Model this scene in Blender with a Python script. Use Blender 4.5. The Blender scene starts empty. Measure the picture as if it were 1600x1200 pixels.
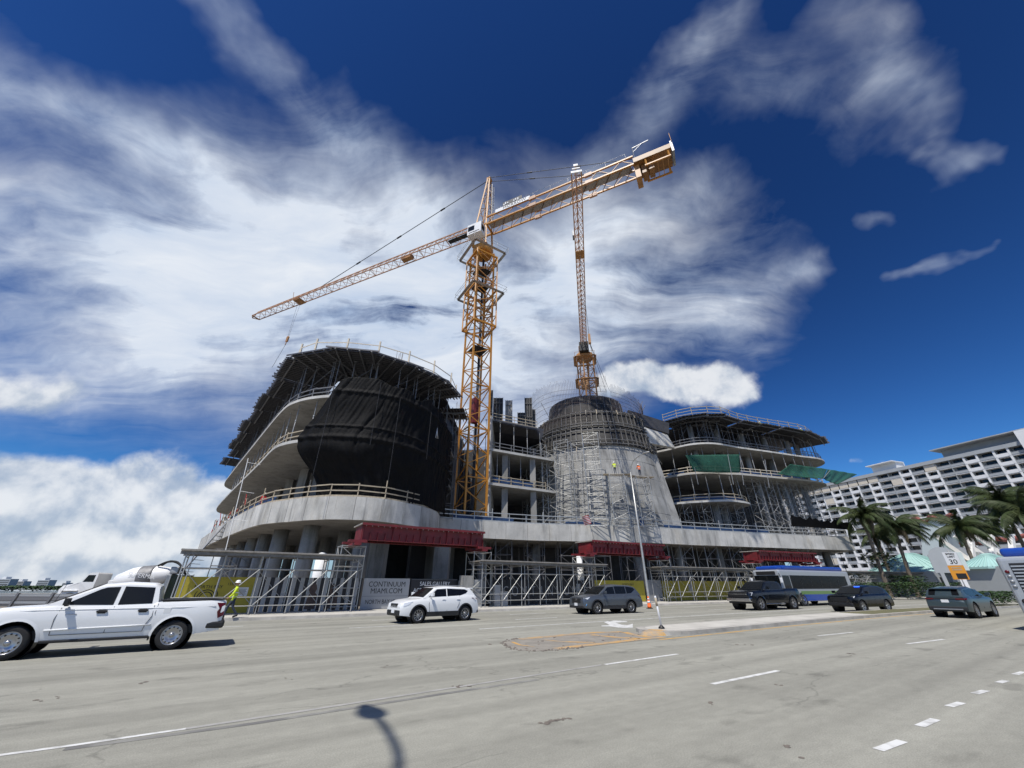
import bpy, bmesh, math, random
from mathutils import Vector, Matrix
random.seed(7)
R = math.radians
V = Vector
sc = bpy.context.scene
col = sc.collection

# ------------------------------------------------------------------ camera
FPX, HC = 600.6, 1.7
PITCH = math.atan(315 / FPX)
cam = bpy.data.cameras.new('camera'); camo = bpy.data.objects.new('camera', cam); col.objects.link(camo)
cam.sensor_width = 36; cam.lens = FPX / 1600 * 36; cam.clip_end = 9000; cam.clip_start = 0.05
camo.location = (0, 0, HC); camo.rotation_euler = (R(90) + PITCH, 0, 0)
sc.camera = camo
CP, SP = math.cos(PITCH), math.sin(PITCH)
def ray(px, py):
    u, v = px - 800, py - 600
    return (u, FPX * CP + v * SP, FPX * SP - v * CP)
def atz(px, py, z):            # photo point -> world point at elevation z
    r = ray(px, py); k = (z - HC) / r[2]
    return V((r[0] * k, r[1] * k, z))
def aty(px, py, y):            # photo point -> world point at distance y
    r = ray(px, py); k = y / r[1]
    return V((r[0] * k, y, HC + r[2] * k))

# ------------------------------------------------------------------ sun, exposure
LIGHT = V((0.24, 0.50, -1)).normalized()
sun = bpy.data.lights.new('sun', 'SUN'); suno = bpy.data.objects.new('sun', sun); col.objects.link(suno)
sun.energy = 4.8; sun.angle = R(0.53); sun.color = (1.0, 0.955, 0.88)
suno.rotation_euler = LIGHT.to_track_quat('-Z', 'Y').to_euler()
suno.location = (0, -20, 60)
vs = sc.view_settings
vs.view_transform = 'Standard'; vs.look = 'None'; vs.gamma = 1; vs.exposure = 0.0; vs.use_curve_mapping = False
sc.cycles.max_bounces = 6; sc.cycles.diffuse_bounces = 3; sc.cycles.glossy_bounces = 3
sc.cycles.transparent_max_bounces = 10; sc.cycles.transmission_bounces = 4
sc.cycles.use_adaptive_sampling = True; sc.cycles.adaptive_threshold = 0.015; sc.cycles.adaptive_min_samples = 8
sc.cycles.use_denoising = True; sc.cycles.sample_clamp_indirect = 4

# ------------------------------------------------------------------ sky
world = bpy.data.worlds.new('World'); sc.world = world; world.use_nodes = True
nt = world.node_tree; N = nt.nodes; L = nt.links
for n_ in list(N): N.remove(n_)
def nd(t, **k):
    n = N.new(t)
    for a, b in k.items(): setattr(n, a, b)
    return n
def inp(sock, v):
    if isinstance(v, bpy.types.NodeSocket): L.new(v, sock)
    elif v is not None: sock.default_value = v
def mth(op, a, b=None, c=None, clamp=False):
    n = nd('ShaderNodeMath', operation=op, use_clamp=clamp)
    for i, v in enumerate((a, b, c)):
        if v is not None: inp(n.inputs[i], v)
    return n.outputs[0]
def vm(op, a, b=None, s=None):
    n = nd('ShaderNodeVectorMath', operation=op)
    inp(n.inputs[0], a)
    if b is not None: inp(n.inputs[1], b)
    if s is not None: inp(n.inputs['Scale'], s)
    return n.outputs['Value'] if op in ('DOT_PRODUCT', 'LENGTH') else n.outputs[0]
def noise(vec, scale, detail=6, rough=0.55, dist=0.0, lac=2.0):
    n = nd('ShaderNodeTexNoise'); inp(n.inputs['Vector'], vec)
    n.inputs['Scale'].default_value = scale; n.inputs['Detail'].default_value = detail
    n.inputs['Roughness'].default_value = rough; n.inputs['Distortion'].default_value = dist
    n.inputs['Lacunarity'].default_value = lac
    return n.outputs['Fac']
def ramp(v, a, b, lo=0.0, hi=1.0, smooth=True):
    n = nd('ShaderNodeMapRange', interpolation_type='SMOOTHSTEP' if smooth else 'LINEAR', clamp=True)
    for i, q in enumerate((v, a, b, lo, hi)): inp(n.inputs[i], q)
    return n.outputs[0]
def mixc(f, a, b):
    n = nd('ShaderNodeMix', data_type='RGBA')
    inp(n.inputs[0], f); inp(n.inputs[6], a); inp(n.inputs[7], b)
    return n.outputs[2]
SKYT = (0.165, 0.268, 0.318)
sky = nd('ShaderNodeTexSky', sky_type='NISHITA', sun_disc=False)
sky.sun_elevation = math.asin(-LIGHT.z); sky.sun_rotation = math.atan2(-LIGHT.x, -LIGHT.y)
sky.air_density = 1.0; sky.dust_density = 0.25; sky.ozone_density = 3.0; sky.altitude = 0
tc = nd('ShaderNodeTexCoord'); D = tc.outputs['Generated']
sep = nd('ShaderNodeSeparateXYZ'); L.new(D, sep.inputs[0])
dz = mth('MAXIMUM', sep.outputs[2], 0.0)
den = mth('ADD', dz, 0.14)
cmb = nd('ShaderNodeCombineXYZ'); L.new(mth('DIVIDE', sep.outputs[0], den), cmb.inputs[0]); L.new(mth('DIVIDE', sep.outputs[1], den), cmb.inputs[1])
Q = cmb.outputs[0]
wn = nd('ShaderNodeTexNoise'); L.new(Q, wn.inputs['Vector']); wn.inputs['Scale'].default_value = 1.3; wn.inputs['Detail'].default_value = 4
warp = vm('SCALE', vm('SUBTRACT', wn.outputs['Color'], (.5, .5, .5)), None, 0.55)
QW = vm('ADD', Q, warp)
def fibre(rot, sx, sy):
    mp = nd('ShaderNodeMapping'); L.new(QW, mp.inputs[0]); mp.inputs['Rotation'].default_value = (0, 0, R(-rot)); mp.inputs['Scale'].default_value = (sx, sy, 1)
    return mp.outputs[0]
DQ = vm('ADD', D, vm('SCALE', warp, None, 0.12))
f1 = noise(fibre(44, 1.1, 3.3), 1.25, 7, 0.56, 0.35)
f2 = noise(fibre(40, 1.8, 3.2), 1.2, 7, 0.58, 0.5)
f3 = noise(DQ, 3.1, 8, 0.56, 0.25)
rightness = ramp(sep.outputs[0], -0.15, 0.35)
fib = mth('ADD', mth('MULTIPLY', f1, mth('SUBTRACT', 1.0, rightness)), mth('MULTIPLY', f2, rightness))
fw = ramp(sep.outputs[2], 0.30, 0.66, 0.42, 0.80)
fn = mth('ADD', mth('MULTIPLY', fib, fw), mth('MULTIPLY', f3, mth('SUBTRACT', 1.0, fw)))
wd = nd('ShaderNodeTexNoise'); L.new(D, wd.inputs['Vector']); wd.inputs['Scale'].default_value = 2.6; wd.inputs['Detail'].default_value = 5; wd.inputs['Roughness'].default_value = 0.6
DW = vm('ADD', D, vm('SCALE', vm('SUBTRACT', wd.outputs['Color'], (.5, .5, .5)), None, 0.26))
wd2 = nd('ShaderNodeTexNoise'); L.new(D, wd2.inputs['Vector']); wd2.inputs['Scale'].default_value = 7.0; wd2.inputs['Detail'].default_value = 4
DW2 = vm('ADD', D, vm('SCALE', vm('SUBTRACT', wd2.outputs['Color'], (.5, .5, .5)), None, 0.10))
def dirp(p):
    return V(ray(*p)).normalized()
def capsule(P_, p, q, r, w):
    a, b = dirp(p), dirp(q); ab = b - a; l2 = max(ab.length_squared, 1e-6)
    mid = ((p[0] + q[0]) / 2 - 800, (p[1] + q[1]) / 2 - 600)
    rho2 = mid[0] ** 2 + mid[1] ** 2
    ra = r * FPX / (FPX ** 2 + rho2) * math.sqrt(1 + rho2 / FPX ** 2) ** 0.5
    da = vm('SUBTRACT', P_, tuple(a))
    t = mth('MULTIPLY', vm('DOT_PRODUCT', da, tuple(ab)), 1 / l2, clamp=True)
    dist = vm('LENGTH', vm('SUBTRACT', da, vm('SCALE', tuple(ab), None, t)))
    x = mth('DIVIDE', dist, ra)
    return mth('MULTIPLY', mth('EXPONENT', mth('MULTIPLY', mth('MULTIPLY', x, x), -1.0)), w)
def field(lst, P_):
    g = None
    for c in lst:
        k = capsule(P_, *c); g = k if g is None else mth('ADD', g, k)
    return g
CIRRUS = [((-150, 330), (330, 470), 140, 1.05), ((330, 470), (700, 500), 140, .95), ((-250, 550), (240, 560), 80, .75),
          ((-90, 60), (300, 290), 62, .95), ((300, 290), (640, 390), 85, .8), ((270, -40), (560, 240), 42, .6),
          ((540, 230), (690, 340), 52, .62), ((600, 560), (880, 480), 135, 1.1), ((930, 330), (1080, 310), 42, .58),
          ((900, 430), (1110, 450), 80, .62), ((1130, 445), (1240, 420), 22, .5), ((960, 540), (1130, 500), 40, .36),
          ((930, 270), (1020, 160), 46, .5), ((1040, 110), (1090, 40), 40, .46), ((1090, 90), (1200, 150), 50, .24),
          ((1350, 130), (1420, 150), 55, .60), ((1440, 160), (1535, 250), 24, .42), ((1270, 30), (1360, 50), 46, .26),
          ((1350, 325), (1530, 265), 20, .28), ((1370, 425), (1560, 372), 13, .42), ((1180, 150), (1300, 190), 60, .18),
          ((620, 760), (820, 640), 85, .6), ((520, 480), (640, 520), 110, .6)]
G = field(CIRRUS, DW)
# outside the picture the same broken high cloud goes on
back = mth('MULTIPLY', ramp(sep.outputs[1], 0.25, -0.25), mth('MULTIPLY', ramp(noise(D, 1.6, 3), 0.45, 0.75), 0.8))
G = mth('ADD', G, back)
fine0 = mth('ADD', mth('MULTIPLY', noise(DQ, 11.0, 6, 0.6, 0.3), 0.45), mth('MULTIPLY', noise(fibre(46, 2.2, 7.5), 1.5, 6, 0.6, 0.4), 0.55))
dens = mth('MULTIPLY', G, mth('ADD', 0.02, mth('MULTIPLY', ramp(mth('ADD', mth('MULTIPLY', fn, 0.68), mth('MULTIPLY', fine0, 0.32)), 0.36, 0.66, smooth=False), 1.5)))
C1 = mth('MULTIPLY', ramp(dens, 0.04, 1.20, smooth=False), 0.96)
C1 = mth('POWER', C1, 0.92)
# cumulus
bump = noise(D, 6.4, 9, 0.55, 0.1)
bump2 = noise(vm('ADD', D, (-0.007, -0.012, 0.030)), 6.4, 7, 0.55, 0.1)
CUM = [((100, 850), (340, 850), 85, .95), ((-300, 830), (60, 830), 120, .95), ((240, 730), (320, 800), 50, .75), ((0, 750), (160, 770), 55, .6),
       ((960, 598), (1150, 603), 34, 1.0), ((960, 585), (1050, 580), 26, .5), ((-20, 612), (80, 625), 44, .62), ((120, 605), (150, 612), 18, .4), ((330, 795), (380, 850), 50, .6),
       ((1350, 728), (1400, 735), 14, .5)]
G2 = field(CUM, DW2)
lowband = mth('MULTIPLY', mth('MULTIPLY', ramp(sep.outputs[2], 0.26, 0.08), ramp(noise(D, 2.2, 2), 0.42, 0.62)), ramp(sep.outputs[1], 0.45, 0.1))
G2 = mth('ADD', G2, mth('MULTIPLY', lowband, 0.8))
C2 = ramp(mth('ADD', G2, mth('MULTIPLY', mth('SUBTRACT', bump, 0.5), 1.9)), 0.34, 0.80)
lit = ramp(mth('SUBTRACT', bump, bump2), -0.12, 0.10)
skyc = nd('ShaderNodeGamma'); L.new(sky.outputs[0], skyc.inputs['Color']); skyc.inputs['Gamma'].default_value = 1.85
skyt = nd('ShaderNodeMix', data_type='RGBA', blend_type='MULTIPLY'); skyt.inputs[0].default_value = 1
L.new(skyc.outputs[0], skyt.inputs[6]); skyt.inputs[7].default_value = (SKYT[0], SKYT[1], SKYT[2], 1)
fine = noise(fibre(44, 3.2, 8.5), 1.6, 6, 0.62, 0.4)
shade = mth('ADD', mth('MULTIPLY', ramp(fn, 0.36, 0.64, smooth=False), 0.78), mth('MULTIPLY', ramp(fine, 0.3, 0.7, smooth=False), 0.22))
ccol = mixc(shade, (5.8, 7.4, 10.0, 1), (11.0, 11.5, 12.2, 1))
hz_ = mixc(mth('MULTIPLY', ramp(sep.outputs[2], 0.20, -0.01), 0.85), skyt.outputs[2], (4.3, 5.6, 7.6, 1))
s1 = mixc(C1, hz_, ccol)
c2col = mixc(lit, (5.0, 6.1, 7.8, 1), (10.8, 11.1, 11.5, 1))
s2 = mixc(mth('MULTIPLY', C2, 0.92), s1, c2col)
bg = nd('ShaderNodeBackground'); L.new(s2, bg.inputs[0]); bg.inputs[1].default_value = 0.078
wo = nd('ShaderNodeOutputWorld'); L.new(bg.outputs[0], wo.inputs[0])
world.cycles.sampling_method = 'MANUAL'; world.cycles.sample_map_resolution = 512

# ------------------------------------------------------------------ materials
def smat(name, c, rough=0.7, metal=0.0, var=0.0, vs_=2.0, bump=0.0, bs=20.0, spec=0.5, c2=None, det=5, stretch=None, coord='Object', clamp=(0.3, 0.7), bdist=0.02, coat=0):
    m = bpy.data.materials.new(name); m.use_nodes = True
    t = m.node_tree; b = t.nodes['Principled BSDF']
    b.inputs['Base Color'].default_value = (*c, 1); b.inputs['Roughness'].default_value = rough
    b.inputs['Metallic'].default_value = metal; b.inputs['Specular IOR Level'].default_value = spec
    if coat: b.inputs['Coat Weight'].default_value = coat; b.inputs['Coat Roughness'].default_value = 0.04
    if var or c2 or bump:
        tcn = t.nodes.new('ShaderNodeTexCoord'); src = tcn.outputs[coord]
        if coord == 'World':
            pass
        if stretch:
            mp = t.nodes.new('ShaderNodeMapping'); t.links.new(src, mp.inputs[0]); mp.inputs['Scale'].default_value = stretch; src = mp.outputs[0]
    if var or c2:
        nn = t.nodes.new('ShaderNodeTexNoise'); t.links.new(src, nn.inputs['Vector'])
        nn.inputs['Scale'].default_value = vs_; nn.inputs['Detail'].default_value = det; nn.inputs['Roughness'].default_value = 0.62
        mr = t.nodes.new('ShaderNodeMapRange'); t.links.new(nn.outputs['Fac'], mr.inputs[0]); mr.inputs[1].default_value = clamp[0]; mr.inputs[2].default_value = clamp[1]
        mx = t.nodes.new('ShaderNodeMix'); mx.data_type = 'RGBA'; t.links.new(mr.outputs[0], mx.inputs[0])
        lo = c2 if c2 else tuple(x * (1 - var) for x in c); hi = c if c2 else tuple(min(1, x * (1 + var * .6)) for x in c)
        mx.inputs[6].default_value = (*lo, 1); mx.inputs[7].default_value = (*hi, 1)
        t.links.new(mx.outputs[2], b.inputs['Base Color'])
    if bump:
        n2 = t.nodes.new('ShaderNodeTexNoise'); t.links.new(src, n2.inputs['Vector']); n2.inputs['Scale'].default_value = bs; n2.inputs['Detail'].default_value = 4
        bp = t.nodes.new('ShaderNodeBump'); bp.inputs['Strength'].default_value = bump; bp.inputs['Distance'].default_value = bdist
        t.links.new(n2.outputs['Fac'], bp.inputs['Height']); t.links.new(bp.outputs[0], b.inputs['Normal'])
    return m
def worldpos(m):
    t = m.node_tree; g = t.nodes.new('ShaderNodeNewGeometry')
    return t, g.outputs['Position']
def concrete_mat(name, c, stain=0.5):
    m = bpy.data.materials.new(name); m.use_nodes = True; t = m.node_tree; b = t.nodes['Principled BSDF']
    b.inputs['Roughness'].default_value = 0.85; b.inputs['Specular IOR Level'].default_value = 0.25
    g = t.nodes.new('ShaderNodeNewGeometry'); P = g.outputs['Position']
    oi = t.nodes.new('ShaderNodeObjectInfo')
    def nz(scale, stretch, det=6, off=False):
        mp = t.nodes.new('ShaderNodeMapping'); t.links.new(P, mp.inputs[0]); mp.inputs['Scale'].default_value = stretch
        n = t.nodes.new('ShaderNodeTexNoise'); t.links.new(mp.outputs[0], n.inputs['Vector']); n.inputs['Scale'].default_value = scale; n.inputs['Detail'].default_value = det; n.inputs['Roughness'].default_value = 0.6
        return n.outputs['Fac']
    def mr(v, a, bb, lo, hi):
        n = t.nodes.new('ShaderNodeMapRange'); t.links.new(v, n.inputs[0])
        for i, q in enumerate((a, bb, lo, hi)): n.inputs[i + 1].default_value = q
        return n.outputs[0]
    def mul(a, bb):
        n = t.nodes.new('ShaderNodeMath'); n.operation = 'MULTIPLY'; t.links.new(a, n.inputs[0])
        if isinstance(bb, float): n.inputs[1].default_value = bb
        else: t.links.new(bb, n.inputs[1])
        return n.outputs[0]
    a = mr(nz(0.35, (1, 1, 1)), .3, .7, 1 - .35 * stain, 1.12)
    s = mr(nz(1.1, (1, 1, .2), 4), .50, .72, 1.0, 1 - .5 * stain)
    f = mr(nz(9.0, (1, 1, 1), 5), .3, .7, .92, 1.06)
    o = mr(oi.outputs['Random'], 0, 1, .86, 1.08)
    d_ = mr(nz(2.6, (1, 1, .05), 3), .60, .70, 1.0, 1 - .42 * stain)
    k = mul(mul(mul(a, s), mul(f, o)), d_)
    br = t.nodes.new('ShaderNodeMix'); br.data_type = 'RGBA'; t.links.new(mr(nz(.55, (1, 1, .5), 4), .52, .74, 0, .55 * stain), br.inputs[0]); br.inputs[6].default_value = (*c, 1); br.inputs[7].default_value = (c[0] * .92, c[1] * .84, c[2] * .70, 1)
    vmn = t.nodes.new('ShaderNodeVectorMath'); vmn.operation = 'SCALE'; t.links.new(br.outputs[2], vmn.inputs[0]); t.links.new(k, vmn.inputs['Scale'])
    t.links.new(vmn.outputs[0], b.inputs['Base Color'])
    bp = t.nodes.new('ShaderNodeBump'); bp.inputs['Strength'].default_value = 0.35; bp.inputs['Distance'].default_value = 0.03
    t.links.new(nz(6.0, (1, 1, 1), 6), bp.inputs['Height']); t.links.new(bp.outputs[0], b.inputs['Normal'])
    return m
M = {}
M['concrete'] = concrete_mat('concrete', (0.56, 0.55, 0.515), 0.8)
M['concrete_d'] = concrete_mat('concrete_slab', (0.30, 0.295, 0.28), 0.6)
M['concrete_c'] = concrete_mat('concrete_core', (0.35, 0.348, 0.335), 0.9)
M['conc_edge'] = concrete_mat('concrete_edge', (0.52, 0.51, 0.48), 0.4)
M['walk'] = smat('sidewalk', (0.50, 0.48, 0.43), .9, var=.2, vs_=.8, bump=.3, bs=30)
M['kerb'] = smat('kerb', (0.42, 0.40, 0.36), .9, var=.3, vs_=1.2, bump=.3, bs=20)
M['galv'] = smat('galvanised_tube', (0.42, 0.42, 0.41), .48, .55, var=.35, vs_=3)
M['galv_l'] = smat('bright_tube', (0.46, 0.46, 0.44), .42, .5, var=.2, vs_=3)
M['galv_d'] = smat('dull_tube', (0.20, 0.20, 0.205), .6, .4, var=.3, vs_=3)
M['wood'] = smat('timber', (0.40, 0.34, 0.25), .8, var=.35, vs_=4, stretch=(1, 1, .2))
M['wood_l'] = smat('pale_timber', (0.62, 0.55, 0.44), .8, var=.2, vs_=4)
M['ply_and_shade'] = smat('dark_plywood_and_shade', (0.045, 0.045, 0.05), .6, var=.4, vs_=1.5)  # formwork plywood; on the inner walls its near-black is painted shade
M['joist'] = smat('aluminium_joist', (0.13, 0.13, 0.14), .5, .5, var=.4, vs_=2)
M['stringer'] = smat('steel_stringer', (0.15, 0.15, 0.155), .55, .4, var=.3, vs_=2)
M['form'] = smat('formwork_steel', (0.035, 0.034, 0.033), .6, .4, var=.4, vs_=1.5)
M['form_l'] = smat('formwork_rib', (0.20, 0.19, 0.175), .55, .4, var=.45, vs_=1.5)
M['rebar'] = smat('rebar', (0.13, 0.10, 0.09), .7, .5)
M['yellow'] = smat('crane_yellow', (0.50, 0.22, 0.03), .45, var=.25, vs_=1.0)
M['yellow_s'] = smat('crane_brown', (0.24, 0.115, 0.035), .5, var=.3, vs_=1.0)
M['yellow_d'] = smat('crane_yellow_weathered', (0.40, 0.20, 0.07), .5, var=.3, vs_=1.0)
M['pinkish'] = smat('jib_paint', (0.46, 0.25, 0.14), .5, var=.3, vs_=.6)
M['steel'] = smat('grey_steel', (0.28, 0.29, 0.30), .5, .5, var=.3, vs_=2)
M['dark'] = smat('dark_steel', (0.03, 0.03, 0.032), .55, .3)
M['black'] = smat('black_plastic', (0.012, 0.012, 0.013), .5)
M['rubber'] = smat('rubber', (0.018, 0.018, 0.019), .85, var=.3, vs_=10)
M['white'] = smat('white_paint', (0.78, 0.78, 0.77), .4, var=.06, vs_=1)
M['red'] = smat('red_steel', (0.20, 0.014, 0.021), .55, c2=(0.10, 0.016, 0.018), vs_=1.6)
M['redsign'] = smat('red_sign', (0.55, 0.05, 0.03), .5)
M['blue_tarp'] = smat('blue_tarp', (0.02, 0.06, 0.16), .6, var=.4, vs_=2)
M['tarp'] = smat('black_tarp', (0.006, 0.006, 0.0065), .7, spec=.14, var=.4, vs_=1.2, bump=.5, bs=5, bdist=.06)
M['glass_d'] = smat('dark_glass', (0.006, 0.007, 0.008), .05, 0, spec=.38)
M['glass_w'] = smat('windscreen_glass', (0.008, 0.009, 0.010), .12, 0, spec=.10)
M['interior'] = smat('car_interior', (0.03, 0.03, 0.032), .8)
M['chrome'] = smat('chrome', (0.65, 0.65, 0.66), .15, 1)
M['alloy'] = smat('alloy', (0.42, 0.42, 0.43), .3, .85)
M['redlamp'] = smat('tail_lamp', (0.10, 0.004, 0.006), .15, spec=.5)
M['lamp'] = smat('head_lamp', (0.7, 0.72, 0.74), .08, .3, spec=.8)
M['orange'] = smat('orange_plastic', (0.75, 0.13, 0.02), .5)
M['hivis'] = smat('hi_vis_cloth', (0.60, 0.72, 0.04), .8, var=.15, vs_=8)
M['hivis_o'] = smat('orange_cloth', (0.80, 0.15, 0.03), .8, var=.15, vs_=8)
M['jeans'] = smat('dark_jeans', (0.035, 0.045, 0.07), .9, var=.3, vs_=8)
M['skin'] = smat('skin', (0.35, 0.19, 0.12), .6)
M['redcloth'] = smat('red_cloth', (0.55, 0.03, 0.03), .8)
M['teal'] = smat('teal_metal_roof', (0.36, 0.56, 0.53), .5, var=.12, vs_=.4)
M['bark'] = smat('palm_bark', (0.16, 0.13, 0.10), .95, var=.4, vs_=3, bump=.6, bs=8)
M['leaf'] = smat('palm_leaf', (0.022, 0.045, 0.012), .6, c2=(0.055, 0.065, 0.022), vs_=.5, spec=.3)
M['leaf_d'] = smat('dry_palm_leaf', (0.11, 0.085, 0.045), .8, var=.3, vs_=2)
M['hedge'] = smat('hedge_leaf', (0.04, 0.085, 0.02), .7, c2=(0.02, 0.045, 0.012), vs_=2)
M['grass'] = smat('grass', (0.10, 0.115, 0.045), .95, c2=(0.17, 0.14, 0.08), vs_=3)
M['lane'] = smat('lane_paint', (0.66, 0.66, 0.64), .7, c2=(0.34, 0.335, 0.31), vs_=3.5, clamp=(.30, .55), coord='Object')
M['lane_y'] = smat('yellow_lane_paint', (0.60, 0.33, 0.06), .7, c2=(0.36, 0.30, 0.20), vs_=2.0, clamp=(.32, .6))
M['beige'] = smat('beige_stucco', (0.62, 0.56, 0.46), .8, var=.08, vs_=1)
M['stucco'] = smat('white_stucco', (0.74, 0.74, 0.73), .8, var=.06, vs_=.3)
M['greyst'] = smat('grey_stucco', (0.36, 0.38, 0.39), .8, var=.1, vs_=.3)
M['dirt'] = smat('site_dirt', (0.26, 0.23, 0.19), .95, var=.35, vs_=.3, bump=.5, bs=3, bdist=.1)

# ------------------------------------------------------------------ building blocks
WM = {}
ID = Matrix.Identity(4)
def put(o, parent=None, Mx=ID):
    col.objects.link(o)
    if parent is not None:
        o.parent = parent; o.matrix_parent_inverse = WM[parent].inverted()
    o.matrix_basis = Mx; WM[o] = Mx.copy()
    return o
def tag(o, label=None, cat=None, group=None, kind=None):
    if label: o['label'] = label
    if cat: o['category'] = cat
    if group: o['group'] = group
    if kind: o['kind'] = kind
    return o
def thing(name, label, cat, loc=(0, 0, 0), rotz=0.0, group=None, Mx=None):
    o = bpy.data.objects.new(name, None); o.empty_display_size = .3
    put(o, None, Mx if Mx is not None else Matrix.Translation(loc) @ Matrix.Rotation(rotz, 4, 'Z'))
    return tag(o, label, cat, group)
def copytree(o, Mx, parent=None, label=None, group=None):
    """copy a thing with its parts and sub-parts; Mx moves the whole thing"""
    c = o.copy(); col.objects.link(c); WM[c] = Mx @ WM[o]
    if parent is None: c.matrix_basis = WM[c]
    else: c.parent = parent
    if label: c['label'] = label
    if group: c['group'] = group
    for ch in o.children: copytree(ch, Mx, c)
    return c
class MB:
    def __init__(s): s.v = []; s.f = []; s.sm = []
    def face(s, pts, smooth=False):
        b = len(s.v); s.v += [tuple(p) for p in pts]; s.f.append(tuple(range(b, b + len(pts)))); s.sm.append(smooth); return s
    def box(s, c, d, Mx=None):
        x, y, z = d[0] / 2, d[1] / 2, d[2] / 2; b = len(s.v)
        for sx, sy, sz in ((-1, -1, -1), (1, -1, -1), (1, 1, -1), (-1, 1, -1), (-1, -1, 1), (1, -1, 1), (1, 1, 1), (-1, 1, 1)):
            p = V((c[0] + sx * x, c[1] + sy * y, c[2] + sz * z)); s.v.append(tuple(Mx @ p if Mx else p))
        for f in ((0, 3, 2, 1), (4, 5, 6, 7), (0, 1, 5, 4), (1, 2, 6, 5), (2, 3, 7, 6), (3, 0, 4, 7)): s.f.append(tuple(b + i for i in f)); s.sm.append(False)
        return s
    def beam(s, p, q, w, h=None, up=(0, 0, 1)):
        p, q = V(p), V(q); h = h or w; z = (q - p); l = z.length
        if l < 1e-6: return s
        z.normalize(); u = V(up)
        if abs(z.dot(u)) > .98: u = V((0, 1, 0)) if abs(z.y) < .9 else V((1, 0, 0))
        x = u.cross(z).normalized(); y = z.cross(x); b = len(s.v)
        for e in (p, q):
            for i, j in ((-1, -1), (1, -1), (1, 1), (-1, 1)): s.v.append(tuple(e + x * (i * w / 2) + y * (j * h / 2)))
        for f in ((3, 2, 1, 0), (4, 5, 6, 7), (0, 1, 5, 4), (1, 2, 6, 5), (2, 3, 7, 6), (3, 0, 4, 7)): s.f.append(tuple(b + i for i in f)); s.sm.append(False)
        return s
    def tube(s, pts, r, n=6, smooth=True, caps=True):
        pts = [V(p) for p in pts]; rs = r if isinstance(r, (list, tuple)) else [r] * len(pts); b = len(s.v); pu = None
        for i, p in enumerate(pts):
            d = (pts[min(i + 1, len(pts) - 1)] - pts[max(i - 1, 0)]).normalized()
            if pu is None: pu = V((0, 0, 1)) if abs(d.z) < .9 else V((1, 0, 0))
            x = (pu - d * pu.dot(d)).normalized(); y = d.cross(x); pu = x
            for k in range(n):
                a = 2 * math.pi * k / n; s.v.append(tuple(p + (x * math.cos(a) + y * math.sin(a)) * rs[i]))
        for i in range(len(pts) - 1):
            for k in range(n):
                s.f.append((b + i * n + k, b + i * n + (k + 1) % n, b + (i + 1) * n + (k + 1) % n, b + (i + 1) * n + k)); s.sm.append(smooth)
        if caps:
            s.f.append(tuple(b + k for k in reversed(range(n)))); s.sm.append(False)
            e = b + (len(pts) - 1) * n; s.f.append(tuple(e + k for k in range(n))); s.sm.append(False)
        return s
    def prism(s, poly, z0, z1):
        n = len(poly); b = len(s.v)
        for z in (z0, z1):
            for p in poly: s.v.append((p[0], p[1], z))
        s.f.append(tuple(b + i for i in reversed(range(n)))); s.sm.append(False)
        s.f.append(tuple(b + n + i for i in range(n))); s.sm.append(False)
        for i in range(n):
            j = (i + 1) % n; s.f.append((b + i, b + j, b + n + j, b + n + i)); s.sm.append(False)
        return s
    def lathe(s, prof, n=16, Mx=None, smooth=True, caps=(True, True)):
        b = len(s.v)
        for r, z in prof:
            for k in range(n):
                a = 2 * math.pi * k / n; p = V((r * math.cos(a), r * math.sin(a), z)); s.v.append(tuple(Mx @ p if Mx else p))
        for i in range(len(prof) - 1):
            for k in range(n):
                s.f.append((b + i * n + k, b + i * n + (k + 1) % n, b + (i + 1) * n + (k + 1) % n, b + (i + 1) * n + k)); s.sm.append(smooth)
        for i, rev in ((0, True), (len(prof) - 1, False)):
            if prof[i][0] > 1e-4 and caps[0 if rev else 1]:
                q = [b + i * n + k for k in range(n)]; s.f.append(tuple(reversed(q) if rev else q)); s.sm.append(False)
        return s
    def grid(s, rows, smooth=True, closed=False):
        b = len(s.v); nc = len(rows[0])
        for r in rows: s.v += [tuple(p) for p in r]
        for i in range(len(rows) - 1):
            for j in range(nc if closed else nc - 1):
                k = (j + 1) % nc
                s.f.append((b + i * nc + j, b + i * nc + k, b + (i + 1) * nc + k, b + (i + 1) * nc + j)); s.sm.append(smooth)
        return s
    def mesh(s, name):
        m = bpy.data.meshes.new(name); m.from_pydata(s.v, [], s.f)
        if any(s.sm): m.polygons.foreach_set('use_smooth', s.sm)
        m.update(); return m
    def build(s, name, mat, parent=None, Mx=ID, weld=0.0, recalc=False):
        m = s.mesh(name)
        if weld or recalc:
            bm = bmesh.new(); bm.from_mesh(m)
            if weld: bmesh.ops.remove_doubles(bm, verts=bm.verts, dist=weld)
            if recalc: bmesh.ops.recalc_face_normals(bm, faces=bm.faces)
            bm.to_mesh(m); bm.free()
        m.materials.append(mat if not isinstance(mat, str) else M[mat])
        return put(bpy.data.objects.new(name, m), parent, Mx)
_unit = {}
def unit(kind, mat):
    k = (kind, mat)
    if k not in _unit:
        b = MB()
        if kind == 'box': b.box((0, 0, .5), (1, 1, 1))
        else: b.tube([(0, 0, 0), (0, 0, 1)], .5, 7 if kind == 'pipe' else 12)
        m = b.mesh(kind); m.materials.append(M[mat]); _unit[k] = m
    return _unit[k]
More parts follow.
